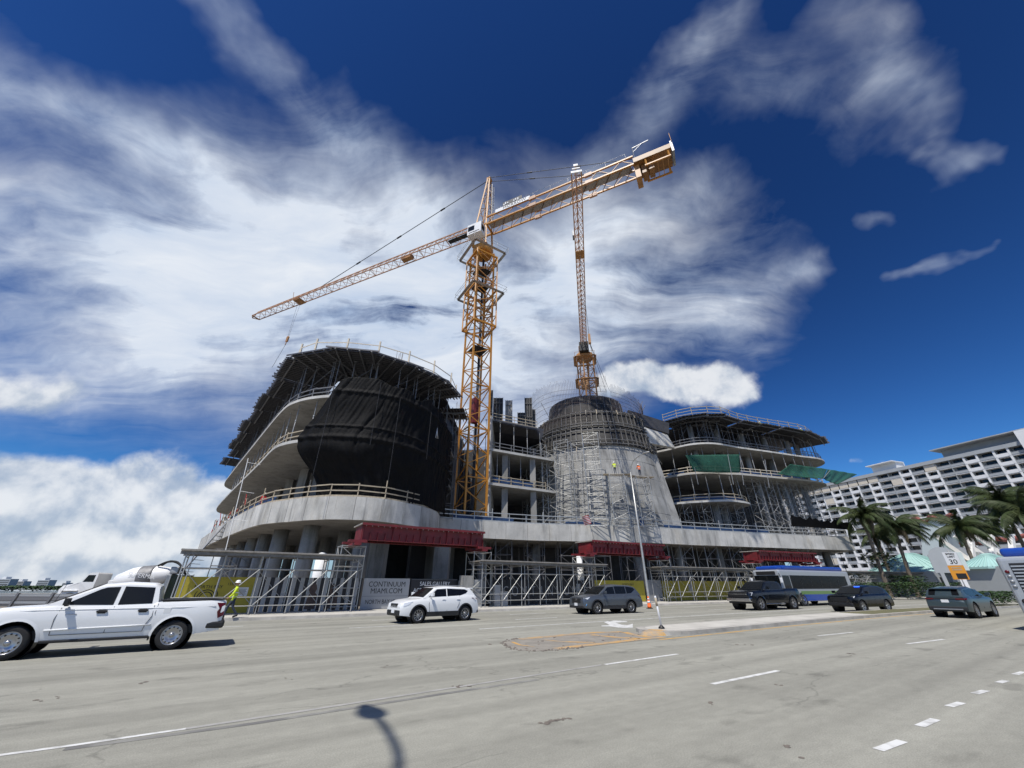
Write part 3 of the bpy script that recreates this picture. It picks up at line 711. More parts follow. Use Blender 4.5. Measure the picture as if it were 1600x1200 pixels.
# ------------------------------------------------------------------ ring of climbing formwork on the core
ring = thing('ring_formwork', 'dark ring of ribbed steel climbing formwork round the top of the conical core', 'formwork', (KC.x, KC.y, 20.9))
b = MB(); A0, A1 = R(-125), R(125)
def ringband(z0, z1, d0, d1, name, mat, n=60, th=.1):
    bb = MB(); rows = [[kp(A0 + (A1 - A0) * j / n, z0, d0) for j in range(n + 1)], [kp(A0 + (A1 - A0) * j / n, z1, d1) for j in range(n + 1)], [kp(A0 + (A1 - A0) * j / n, z1, d1 - th) for j in range(n + 1)]]
    bb.grid(rows); return bb.build(name, mat, ring)
ringband(20.7, 26.9, .18, .28, 'form_sheet', 'form')
nrib = 52
for zl, zh in ((20.75, 23.6), (23.9, 26.8)):
    for k in range(nrib + 1):
        a = A0 + (A1 - A0) * k / nrib + rnd.uniform(-.004, .004); j = rnd.uniform(-.1, .12)
        stick('form_rib', kp(a, zl + j, .34), kp(a, zh + j, .42), .11, 'form_l', ring, kind='box', up=(math.sin(a), -math.cos(a), 0), h=.16)
for z in (20.95, 21.6, 23.3, 24.1, 24.6, 26.5):
    for k in range(0, nrib - 1, 2):
        a, a2 = A0 + (A1 - A0) * k / nrib, A0 + (A1 - A0) * (k + 1.75) / nrib; zz = z + rnd.uniform(-.07, .07)
        stick('waler', kp(a, zz, .52), kp(a2, zz, .52), .13, 'form_l', ring, kind='box', h=.13)
for k in range(0, 26):
    a = A0 + (A1 - A0) * (k + .5) / 26; z = rnd.choice((23.75, 26.9, 20.6)); stick('tie_bracket', kp(a, z, .5), kp(a, z - .9, .75), .1, 'form_l' if k % 2 else 'wood', ring, kind='box')
b = MB()
def inp_(a, z): return V((KC.x - .6 + (7.3 - (z - 26) * .12) * math.sin(a), KC.y - (7.3 - (z - 26) * .12) * math.cos(a), z))
rows = [[inp_(R(-115) + R(230) * j / 48, z) for j in range(49)] for z in (25.5, 28, 31.0)]
b.grid(rows).build('inner_form_sheet', 'form', ring)
for k in range(20):
    a = R(-110) + R(220) * k / 19
    stick('inner_rib', inp_(a, 26), inp_(a, 31.05), .09, 'form_l' if k % 3 == 0 else 'stringer', ring, kind='box')
for z in (27.6, 29.4, 30.8):
    for k in range(16):
        a, a2 = R(-112) + R(224) * k / 16, R(-112) + R(224) * (k + .9) / 16
        stick('inner_waler', inp_(a, z) * 1.0, inp_(a2, z), .08, 'stringer', ring, kind='box')
for a in (-62, 58, 70): p = kp(R(a), 26.8, -1.2); stick('raking_prop', p, p + V((math.sin(R(a)) * 2.2 * (1 if a > 0 else 1), -.3, 4.0)), .09, 'form_l', ring)
# rebar cage standing behind the ring: a basket of vertical bars and hoops, one part
cage = thing('rebar_cage', 'tall fine mesh of rebar rising above the conical core', 'rebar', (KC.x, KC.y, 25))
def cagepart(a0, a1, z0, ztop, nv, hoops, r0, flare):
    vb = MB(); hb = MB()
    for k in range(nv + 1):
        a = a0 + (a1 - a0) * k / nv; zt = ztop(a) + rnd.uniform(-.3, .4)
        p = V((KC.x + r0 * math.sin(a), KC.y - r0 * math.cos(a), z0)); q = V((KC.x + (r0 + flare) * math.sin(a), KC.y - (r0 + flare) * math.cos(a), zt))
        vb.beam(p, q, .028)
    for h in hoops:
        for k in range(24):
            f, f2 = a0 + (a1 - a0) * k / 24, a0 + (a1 - a0) * (k + 1) / 24
            pp = []
            for a in (f, f2):
                zt = ztop(a); z = z0 + (zt - z0) * h; r = r0 + flare * h; pp.append(V((KC.x + r * math.sin(a), KC.y - r * math.cos(a), z)))
            hb.beam(pp[0], pp[1], .028)
    tag(vb.build('upright_bars', 'rebar', cage), kind='stuff'); tag(hb.build('hoop_bars', 'rebar', cage), kind='stuff')
cagepart(R(-118), R(-10), 24.5, lambda a: 31.2 + 1.6 * math.sin((a + R(118)) / R(108) * math.pi), 74, [.15, .27, .38, .49, .6, .7, .8], 10.5, .7)
cagepart(R(12), R(92), 24.5, lambda a: 31.6 - 2.6 * (a - R(12)) / R(80), 62, [.12, .22, .32, .42, .52, .62, .72, .82], 9.6, .1)
cagepart(R(-10), R(12), 29.5, lambda a: 33.6, 16, [.35, .6], 8.2, .4)

# ------------------------------------------------------------------ formwork tables carrying the next floors
def table(p0, p1, depth, z, legs, along, label, group, zleg, n_str=3, sp=.46, jl=.0):
    p0, p1 = V((*p0, 0)), V((*p1, 0)); e = (p1 - p0); l = e.length; e.normalize(); n_ = V((-e.y, e.x, 0)); up = V((0, 0, 1))
    t = thing('formwork_table', label, 'formwork', tuple(p0 + e * l / 2 + up * zleg), group=group)
    def P(a, b_, zz): return p0 + e * a + n_ * b_ + up * zz
    MB().prism([tuple(P(a, b_, 0).xy) for a, b_ in ((.05, .2), (l - .05, .2), (l - .05, depth), (.05, depth))], z + .005, z + .03).build('plywood_deck', 'ply_and_shade', t)
    if along:        # joists parallel to the outer edge
        for k in range(int(depth / sp) + 1):
            j = rnd.uniform(-.35, .2); stick('joist', P(-.1 + j, k * sp, z - .075), P(l + .1 + rnd.uniform(-.2, .25), k * sp, z - .075), .08, 'joist', t, h=.155, kind='box')
        for k in range(n_str):
            a = l * (k + .5) / n_str; stick('stringer', P(a, -.15, z - .25), P(a, depth, z - .25), .13, 'stringer', t, h=.19, kind='box')
    else:
        for k in range(int(l / sp) + 1):
            j = rnd.uniform(-.18, .12); stick('joist', P(k * sp, j, z - .075), P(k * sp, depth, z - .075), .08, 'joist', t, h=.155, kind='box')
        for k in range(n_str):
            b_ = .9 + (depth - 1.2) * k / max(1, n_str - 1); stick('stringer', P(-.2, b_, z - .25), P(l + .2, b_, z - .25), .13, 'stringer', t, h=.19, kind='box')
    for a, b_ in legs:
        x = P(a * l, b_, 0); stick('leg', (x.x, x.y, zleg), (x.x, x.y, z - .34), .075, 'galv_d', t)
    for (a, b_), (a2, b2) in zip(legs, legs[1:]):
        x, y_ = P(a * l, b_, 0), P(a2 * l, b2, 0)
        stick('brace', (x.x, x.y, zleg + .6), (y_.x, y_.y, z - 1.2), .045, 'galv_d', t); stick('brace', (x.x, x.y, zleg + 1.2), (y_.x, y_.y, zleg + 1.2), .045, 'galv_d', t)
    return t
# left side: joists end at the edge in a saw-tooth line
E0, E1 = V((-53.5, 69.2)) * K5, V((-22.2, 32.3)) * K5; ed = (E1 - E0).normalized(); en = V((-ed.y, ed.x)); ll = (E1 - E0).length
nt_ = 9
for i in range(nt_):
    o = (.0, -.5, .3, 0, .4, -.1, .2, -.2, .1)[i]; dz = (-.25, .1, .05, .0, 0, 0, 0, 0, 0)[i]
    a = E0 + ed * (ll * i / nt_ + .05) - en * o; b_ = E0 + ed * (ll * (i + 1) / nt_ - .05) - en * o
    table(a, b_, 6.2, Z5 + dz, [(.2, 2.2), (.8, 2.2), (.2, 5), (.8, 5)], False,
          'farthest dark formwork table along the left side of the top deck' if i == 0 else 'dark formwork table on the left side of the top deck, %s from the front corner' % ('', 'eighth', 'seventh', 'sixth', 'fifth', 'fourth', 'third', 'second', 'first')[i],
          'formwork tables of the left wing side', Z4)
FT = [((-21.9, 32.0), (-17.2, 30.7)), ((-17.2, 30.5), (-12.9, 31.3)), ((-13.0, 31.6), (-9.3, 34.4)), ((-9.4, 34.7), (-6.9, 37.5)), ((-6.9, 37.9), (-5.95, 41.6)), ((-5.6, 42.2), (-5.5, 45.8))]
for i, (a, b_) in enumerate(FT):
    table(V(a) * K5, V(b_) * K5, 6.5 if i < 4 else 4.0, Z5 + (-.0 if i < 5 else -1.3), [(.15, 2.0), (.85, 2.0), (.15, 5), (.85, 5)] if i < 4 else [(.2, 1.6), (.8, 1.6)], True,
          'dark formwork table over the black tarpaulin, %s from the front corner' % ('first', 'second', 'third', 'fourth', 'fifth', 'sixth')[i],
          'formwork tables of the left wing front', Z4, n_str=4 if i < 4 else 2, sp=.40)
RT = [((25.0, 60.0), (27.7, 57.2)), ((27.9, 57.2), (30.9, 56.0)), ((31.2, 56.4), (34.0, 56.3)), ((34.2, 56.9), (38.4, 59.3)), ((38.5, 59.1), (42.2, 60.6)), ((42.4, 60.4), (47, 62.2)), ((47.2, 62.0), (52.5, 64.2)), ((52.7, 64.0), (57.5, 67.4)), ((57.3, 66.8), (60.9, 70.6))]
for i, (a, b_) in enumerate(RT):
    table(V(a) * K6, V(b_) * K6, 5.5, Z6, [(.2, 2.6), (.8, 2.6), (.2, 4.8), (.8, 4.8)], False,
          'saw-tooth formwork table on the top right deck, %s from the conical core' % ('first', 'second', 'third', 'fourth', 'fifth', 'sixth', 'seventh', 'eighth', 'ninth')[i], 'formwork tables of the right wing', Z5, sp=.6)
MB().prism([(x * K5, y * K5) for x, y in ((-47.5, 74), (-18, 37.8), (-12, 37.2), (-8, 40.5), (-7.6, 60), (-20, 88), (-43, 88))], Z5 + .034, Z5 + .06).build('deck_plywood', 'ply_and_shade', bld)
MB().prism([(x * K6, y * K6) for x, y in ((27, 64), (33, 60.5), (56, 71.5), (53, 82), (27, 82))], Z6 + .034, Z6 + .06).build('deck_plywood', 'ply_and_shade', bld)
MB().prism([(-3.25, 51.95), (3.9, 55.9), (5.2, 62), (5.2, 76), (-3.25, 76)], Z5 - .16, Z5).build('deck_plywood', 'ply_and_shade', bld)
for k in range(9):
    a = V((-3.3, 51.75 + k * .55)); stick('joist', (a.x, a.y, Z5 - .25), (4.9, a.y + 4.2, Z5 - .25), .08, 'joist', bld, h=.16, kind='box')
DK = C2([(-47, 62.3), (-34, 46.8), (-21.4, 32.6), (-19.6, 31.6), (-13.5, 32.0), (-9.0, 35.2), (-6.9, 38.2), (-6.6, 42)], 3, K5)
guard(DK[3:7], Z5 + .05, 2.2, .2, 1.3, 'wood_l'); guard(DK[6:], Z5 + .05, 3.3, .2, 1.75, 'wood_l', rails=(.3, 1.25), pw=.15)
RK = C2([(25.6, 60.6), (28, 58), (31, 57.1), (33.8, 57.2), (38.4, 60.1), (45, 62.6), (52, 65), (55.5, 67.5), (57.5, 70.5)], 2, K6)
guard(RK, Z6 + .05, 2.6, .1, 1.75, 'wood', rails=(.5, 1.05, 1.6), pw=.085)
MK = C2([(-2.95, 48.5), (0, 50), (4.4, 52.3)], 3, K5)
guard(MK, Z5, 2.0, .1, 1.2, 'wood')
# column stubs with starter bars above the decks
def stub(x, y, z, h, w, bars=5, bl=1.3):
    t = MB(); t.box((x, y, z + h / 2), (w, w * .7, h)); o = t.build('column_stub', 'concrete_c', bld)
    for k in range(bars):
        q = (x - w * .35 + w * .7 * k / (bars - 1), y + rnd.uniform(-.2, .2)); stick('starter_bar', (q[0], q[1], z + h), (q[0] + rnd.uniform(-.05, .05), q[1], z + h + bl + rnd.uniform(-.2, .2)), .035, 'rebar', o, kind='box')
for px, py, y, h in ((625, 556, 36.5, 1.9), (526, 545, 38, .25), (484, 545, 40, .2), (690, 588, 43, .4), (718, 618, 47, .5)):
    q = aty(px, py, y * K5); stub(q.x, q.y, Z5 + .06, h, 1.0)
# middle deck: upright wall forms waiting on the deck
for px, py0, py1, y, w_ in ((778, 652, 622, 55, 1.6), (795, 655, 626, 54.5, 1.1), (815, 658, 645, 55.5, 1.3), (826, 658, 622, 56, 1.2), (766, 648, 610, 56, .7), (834, 662, 640, 57, .6)):
    y *= K5; a, c = aty(px, py0, y), aty(px, py1, y)
    f_ = thing('wall_form', 'upright ribbed wall form on the middle deck, %s' % {778: 'dark and broad beside the crane mast', 795: 'pale concrete coloured one', 815: 'low one left of the tall narrow form', 826: 'tall narrow one nearest the cone', 766: 'slim one right behind the crane mast', 834: 'small one touching the ring formwork'}[px], 'formwork', (a.x, a.y, Z5), group='wall forms on the middle deck')
    h_ = c.z - Z5; MB().box((a.x, a.y, Z5 + h_ / 2), (w_, .12, h_)).build('panel', 'concrete_c' if px == 795 else 'form', f_)
    for k in range(4): x = a.x - w_ / 2 + w_ * k / 3; stick('rib', (x, a.y - .1, Z5), (x, a.y - .1, Z5 + h_ + .05), .08, 'form_l', f_, kind='box')
    for k in range(3): stick('waler', (a.x - w_ / 2, a.y - .18, Z5 + h_ * (.15 + .35 * k)), (a.x + w_ / 2, a.y - .18, Z5 + h_ * (.15 + .35 * k)), .09, 'form_l', f_, kind='box')

# ------------------------------------------------------------------ shoring posts between the slabs
pm = {}
def post_mesh(mat):
    if mat not in pm:
        b = MB(); b.box((0, 0, .004), (.2, .2, .008)); b.tube([(0, 0, 0), (0, 0, .62)], .042, 8); b.tube([(0, 0, .6), (0, 0, .64)], .06, 8); b.tube([(0, 0, .62), (0, 0, 1)], .03, 8); b.box((0, 0, .996), (.2, .2, .008))
        m = b.mesh('shoring_post'); m.materials.append(M[mat]); pm[mat] = m
    return pm[mat]
def posts(curve, inset, step, z0, z1, label, group, mat='galv', lo=0, hi=None):
    for i_, (p, t_) in enumerate(resample(offset2(curve, inset), step)[lo:hi]):
        nth = '%d%s' % (i_ + 1, {1: 'st', 2: 'nd', 3: 'rd'}.get((i_ + 1) % 10 if (i_ + 1) // 10 != 1 else 0, 'th'))
        Mx = Matrix.Translation((p.x, p.y, z0)) @ Matrix.Rotation(rnd.uniform(0, 3), 4, 'Z') @ Matrix.Diagonal((1.3, 1.3, z1 - z0, 1))
        tag(put(bpy.data.objects.new('shoring_post', post_mesh(mat)), None, Mx), label + ', ' + nth + ' from the left', 'post', group)
posts(L3C, .9, 2.7, Z3, Z4 - .27, 'slim shoring post between the upper left curved slabs', 'shoring posts between the upper left slabs', lo=6, hi=25)
posts(L4C, 1.0, 2.4, Z4, Z5 - .35, 'dark shoring post under the formwork deck of the left wing', 'shoring posts under the left deck', 'galv_d', 4)
posts(MIDC, .9, 1.9, Z3, Z4 - .3, 'shoring post on the middle floor beside the crane mast', 'shoring posts on the lower middle floor')
posts(MIDC, .9, 2.3, Z4, Z5 - .3, 'shoring post under the top deck beside the crane mast', 'shoring posts on the upper middle floor')
posts(R4C, .8, 2.5, Z4, Z5 - .27, 'shoring post between the two upper slabs of the right wing', 'shoring posts between the upper right slabs')
posts(R5C, .9, 2.6, Z5, Z6 - .35, 'shoring post under the top formwork deck of the right wing', 'shoring posts under the right deck', 'galv_d')
posts(R3C, .8, 2.2, Z3, Z4 - .27, 'shoring post on the small curved balcony slab of the right wing', 'shoring posts on the small right slab', hi=8)
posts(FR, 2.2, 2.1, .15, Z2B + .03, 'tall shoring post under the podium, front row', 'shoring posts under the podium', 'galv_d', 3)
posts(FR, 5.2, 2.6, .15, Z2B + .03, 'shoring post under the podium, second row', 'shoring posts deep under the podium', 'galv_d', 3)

# ------------------------------------------------------------------ scaffold and shoring towers
def tower(p, ang, w, d, h, lift, name, label, group=None, mat='galv', tw=.05, base=True, cat='scaffold', brace=True):
    t = thing(name, label, cat, p, ang, group)
    Mx = WM[t]
    def Q(a, b_, z): return Mx @ V((a, b_, z))
    cs = [(-w / 2, -d / 2), (w / 2, -d / 2), (w / 2, d / 2), (-w / 2, d / 2)]
    for a, b_ in cs: stick('standard', Q(a, b_, 0), Q(a, b_, h), tw, mat, t)
    n = max(1, int(round(h / lift)))
    for k in range(n + 1):
        z = min(h - .05, max(.25, k * h / n))
        for i in range(4):
            (a, b_), (a2, b2) = cs[i], cs[(i + 1) % 4]; stick('ledger', Q(a, b_, z), Q(a2, b2, z), tw * .9, mat, t)
        if k < n and brace:
            z2 = (k + 1) * h / n; s_ = 1 if k % 2 else -1
            stick('diagonal', Q(s_ * -w / 2, -d / 2, z), Q(s_ * w / 2, -d / 2, z2 - .1), tw * .8, mat, t)
            stick('diagonal', Q(w / 2, s_ * -d / 2, z), Q(w / 2, s_ * d / 2, z2 - .1), tw * .8, mat, t)
            stick('diagonal', Q(-w / 2, s_ * d / 2, z), Q(-w / 2, s_ * -d / 2, z2 - .1), tw * .8, mat, t)
    return t
# towers against the cone (angle on the cone, width, height)
for a, w_, h, nm in ((-48, 2.4, 12.6, 'leftmost tower, half hidden round the left flank'), (-30, 2.2, 12.4, 'second tower from the left'), (-12.5, 2.2, 13.0, 'middle tower above the striped flag'), (-.5, 2.0, 6.9, 'lower tower with a worker in a yellow vest on top'), (14, 2.0, 6.7, 'lower tower with a worker in orange and a timber plank')):
    c = kp(R(a), 8.4, 1.6)
    T_ = tower((c.x, c.y, ZD), R(a), w_, 1.1, h, 1.05, 'scaffold_tower', 'scaffold tower on the cone, ' + nm, 'scaffold towers on the cone', 'galv_l', .08)
    for k in range(1, int(h / 2.6) + 1):
        q = WM[T_] @ V((0, .5, k * 2.6 - .4)); q2 = kp(R(a), k * 2.6 + 8, 0); stick('wall_tie', q, q2, .05, 'galv_l', T_)
    if h < 8:
        for yy in (-.35, .0, .35): stick('plank', WM[T_] @ V((-w_ / 2 - .7, yy, h + .03)), WM[T_] @ V((w_ / 2 + 1.0, yy, h + .03)), .26, 'wood', T_, h=.05, kind='box')
for a, h, nm in ((-39, 11.5, 'between the first and second towers'), (-21, 12.0, 'between the second and middle towers'), (-66, 11.0, 'round the left flank')):
    c = kp(R(a), 8.4, .9); tower((c.x, c.y, ZD), R(a), 1.7, .7, h, 1.3, 'scaffold_tower', 'dull narrow scaffold on the cone, ' + nm, 'scaffold towers on the cone', 'galv', .07)
for a in (-58, -39, -21, 6, 22):
    c = kp(R(a), 8.4, 1.2); stick('lattice_prop', c, kp(R(a), 15.5 if a > 0 else 19.5, .5), .09, 'galv', bld)
# shoring frames under the right wing's third slab
k = 0
for i in range(6):
    for j in range(3):
        x = 42.0 + i * 2.75; y = 67.6 + (x - 42.0) * .34 + j * 3.0
        if j == 2 and i in (1, 3): continue
        tower((x, y, ZD), R(18), 1.7, 1.5, Z4 - .3 - ZD, 1.5, 'shoring_tower', 'grey shoring tower below the green net, %s of the row, %s rank' % (('first', 'second', 'third', 'fourth', 'fifth', 'last')[i], ('front', 'second', 'rear')[j]), 'shoring towers in the right wing', 'galv' if j == 0 else 'galv_d', .07, cat='shoring')
for i in range(4):
    x = 28.4 + i * 2.8; tower((x, 64.4 + i * .35 + (1.0 if i == 0 else 0), ZD), R(10), 1.5, 1.4, Z3 - .3 - ZD, 1.4, 'shoring_tower', 'shoring tower under the small curved slab of the right wing, %s from the cone' % ('first', 'second', 'third', 'fourth')[i], 'shoring towers under the small slab', 'galv', .06, cat='shoring')
# shoring frames under the podium
for i, (p, t_) in enumerate(resample(offset2(FR, 1.5), 4.4)[2:14]):
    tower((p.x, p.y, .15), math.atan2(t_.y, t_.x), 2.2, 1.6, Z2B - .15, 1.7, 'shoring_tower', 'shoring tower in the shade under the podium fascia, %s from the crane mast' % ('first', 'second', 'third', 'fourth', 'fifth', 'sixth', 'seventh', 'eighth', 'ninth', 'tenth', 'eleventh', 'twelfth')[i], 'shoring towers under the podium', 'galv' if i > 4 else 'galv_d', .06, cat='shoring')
for i in range(4):
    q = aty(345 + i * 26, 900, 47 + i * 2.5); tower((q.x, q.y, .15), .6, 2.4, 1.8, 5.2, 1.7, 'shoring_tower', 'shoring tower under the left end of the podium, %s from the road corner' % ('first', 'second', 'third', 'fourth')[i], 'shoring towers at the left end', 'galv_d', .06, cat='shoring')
# back props along the mast slot, right of the black tarpaulin
for i, (x, y, z0, z1) in enumerate(((-7.9, 47.0, ZD, Z5 - 1.7), (-6.4, 55, ZD, Z5 - .3))):
    tower((x, y, z0), .4, 1.6, 1.4, z1 - z0, 1.9, 'scaffold_tower', ('dark scaffold tower squeezed between the tarpaulin and the crane mast', 'dark scaffold tower in the slot behind the crane mast')[i], None, 'galv_d', .06)
# tall pale ladder beam leaning on the left wing
t = thing('ladder_tower', 'tall thin white mast of tubes leaning against the left side of the building', 'scaffold', tuple(atz(352, 862, .15 + 3.4)))
pa, pb = aty(352, 862, 40), aty(388, 716, 40.5)
stick('tube', pa, pb, .085, 'white', t)
for f in (.32, .62, .95):
    q = pa + (pb - pa) * f; stick('outrigger', q, q + V((1.1, .6, -.1)), .045, 'white', t)

# ------------------------------------------------------------------ black tarpaulin round the front of the left wing
from mathutils import noise as mnoise
def tarp():
    n, m = 280, 130; rows = []
    up_c = resample(offset2(C2([(-18.3, 31.7), (-15.4, 31.2), (-12, 32.1), (-9.4, 34.4), (-8.0, 38), (-7.5, 42), (-7.4, 44.5)], 8, 1.072), -.25), .01)
    lo_c = resample(offset2(C2([(-17.6, 35.1), (-15.5, 34.9), (-13.6, 35.0), (-11.2, 36.4), (-8.9, 39.6), (-7.8, 43), (-7.8, 46)], 8), -.1), .01)
    r2 = random.Random(5)
    ph = [r2.uniform(0, 6.28) for _ in range(12)]
    for j in range(m + 1):
        v = j / m; row = []
        for i in range(n + 1):
            u = i / n
            top = 19.65 + .5 * math.exp(-((u - .12) / .07) ** 2) - .55 * math.exp(-((u - .42) / .06) ** 2) + .25 * math.exp(-((u - .52) / .03) ** 2) - 1.5 * max(0, u - .62) / .38 + .12 * math.sin(u * 41)
            bot = 8.75 + .1 * math.sin(u * 23)
            z = bot + (top - bot) * v
            uu = u + (1 - u) * (max(0, (z - 14) / 5) * .12 if z > 14 else 0)
            a = up_c[min(len(up_c) - 1, int(uu * (len(up_c) - 1)))]; c = lo_c[min(len(lo_c) - 1, int(uu * (len(lo_c) - 1)))]
            k = min(1, max(0, (z - 9.4) / 3.8)); k = k * k * (3 - 2 * k)
            p = c[0] * (1 - k) + a[0] * k; t_ = a[1]; nn = V((t_.y, -t_.x))
            w1 = mnoise.noise(V((u * 5, v * 2.2, 3))); w2 = mnoise.noise(V((u * 9 + v * 2.5, v * 1.4, 8)))
            fold = .20 * abs(mnoise.noise(V((u * 17 + w1 * 1.2 + v * .8, v * .55, 0)))) + .11 * abs(mnoise.noise(V((u * 40 - v * 1.2 + w2 * 1.6, v * .9, 5)))) + .025 * mnoise.noise(V((u * 95 + v * 3, v * 3, 1))) - .1
            sw = 0
            for (uc, vc, ru, rv, am) in ((.20, .40, .15, .20, .55), (.50, .38, .13, .17, .5), (.74, .58, .10, .14, .4), (.33, .74, .12, .10, .34), (.60, .80, .09, .09, .3), (.84, .32, .09, .16, .34), (.10, .22, .10, .10, .34), (.36, .18, .10, .12, .4)):
                du, dv = (u - uc) / ru, (v - vc) / rv
                if abs(du) < 1.3:
                    s_ = dv - .9 * (du * du - .4) + .5 * w1; sw += am * math.exp(-s_ * s_ * 7) * max(0, 1 - du * du / 1.6) + am * .5 * math.exp(-((s_ - .7) ** 2) * 12) * max(0, 1 - du * du / 1.6)
            belly = -.3 * math.exp(-((z - 16.2) / 1.3) ** 2) - .2 * math.exp(-((z - 11.5) / 1.1) ** 2)
            q = p + nn * (fold * 1.15 + sw * .20 + belly * .45 + .16 * math.exp(-((z - 13.75) / .22) ** 2) + .12 * math.exp(-((z - 14.85) / .10) ** 2) + .12 * math.exp(-((z - 18.4) / .2) ** 2))
            row.append((q.x, q.y, z - .06 * sw))
        rows.append(row)
    b = MB(); b.grid(rows)
    o = b.build('tarpaulin', 'tarp'); return o
tp_ = tag(tarp(), 'huge wrinkled black tarpaulin draped round the front of the left wing', 'tarpaulin')
sm_ = tp_.modifiers.new('thick', 'SOLIDIFY'); sm_.thickness = .01
tq = resample(offset2(C2([(-17.6, 31.6), (-15.4, 31.2), (-12, 32.1), (-9.4, 34.4), (-8.0, 38), (-7.5, 42)], 8, 1.072), -.75), 2.1)
for i_, (p, t_) in enumerate(tq[1:]):
    if i_ in (0, 2, 3, 5): stick('scaffold_tube', (p.x, p.y, 10 + (i_ % 3) * 1.5), (p.x, p.y, 19.5 - (i_ % 2) * 1.3), .05, 'dark', bld)
b = MB(); c = aty(683, 668, 40.5); b.tube([c, c + V((.05, 0, -.5)), c + V((.2, 0, -1.3)), c + V((-.05, 0, -1.2)), c + V((0, 0, -.4))], .04, 6)
tag(b.build('rope_loop', 'white'), 'white rope loop hanging on the black tarpaulin', 'rope')
def net(name, quad, label, nu=24, nv=10, sag=.25, mat='net'):
    A, B, C_, D_ = [V(q) for q in quad]; rows = []; nrm = (B - A).cross(D_ - A).normalized()
    for j in range(nv + 1):
        v = j / nv; row = []
        for i in range(nu + 1):
            u = i / nu; p = (A * (1 - u) + B * u) * (1 - v) + (D_ * (1 - u) + C_ * u) * v
            row.append(p + nrm * (sag * math.sin(math.pi * u) * math.sin(math.pi * v) * .5 + .06 * math.sin(u * 21 + v * 3)) + V((0, 0, -.12 * math.sin(math.pi * u) * (1 - v))))
        rows.append(row)
    b = MB(); b.grid(rows); o = b.build(name, mat); tag(o, label, 'net'); s_ = o.modifiers.new('thick', 'SOLIDIFY'); s_.thickness = .006; return o
def net_mat():
    m = smat('green_net', (0.012, 0.085, 0.055), .8, var=.3, vs_=1.5); t = m.node_tree; b = t.nodes['Principled BSDF']
    tr = t.nodes.new('ShaderNodeBsdfTransparent'); mx = t.nodes.new('ShaderNodeMixShader'); mx.inputs[0].default_value = .80
    out = t.nodes['Material Output']; t.links.new(tr.outputs[0], mx.inputs[1]); t.links.new(b.outputs[0], mx.inputs[2]); t.links.new(mx.outputs[0], out.inputs[0]); return m
M['net'] = net_mat()
net('safety_net', [aty(1084, 737, 62.03), aty(1157, 738, 62.46), aty(1156, 710, 62.14), aty(1071, 711, 61.60)], 'upright green safety net hung on the right wing near the cone', sag=.3)
net('safety_net', [aty(1214, 741, 65.91), aty(1286, 748, 68.92), aty(1293, 733, 71.29), aty(1235, 725, 67.31)], 'near half of the green catch net reaching out from the right wing', sag=-.3)
net('safety_net', [aty(1286, 748, 69.14), aty(1308, 757, 70.54), aty(1340, 741, 75.38), aty(1293, 733, 71.51)], 'far half of the green catch net, pointing at the white apartment block', sag=-.3)
for k, (a, c, y, y2) in enumerate((((1080, 708), (1091, 757), 57.4, 57.6), ((1137, 710), (1146, 757), 57.4, 57.6), ((1156, 712), (1162, 758), 57.6, 57.8), ((1195, 718), (1202, 762), 58.6, 58.9), ((1286, 748), (1297, 735), 64, 66))):
    stick('net_pole', aty(*a, y * K4), aty(*c, y2 * K4), .09, 'galv', bld)
b = MB(); rows = [[aty(1236 + 96 * k / 20, 822 + 6 * k / 20, 64.5 + .08 * k), aty(1236 + 96 * k / 20, 806 + 12 * k / 20 + rnd.uniform(-3, 3), 64.2 + .08 * k)] for k in range(21)]
b.grid(rows); tag(b.build('tarpaulin', 'tarp'), 'low crumpled black sheeting on the right end of the podium', 'tarpaulin')

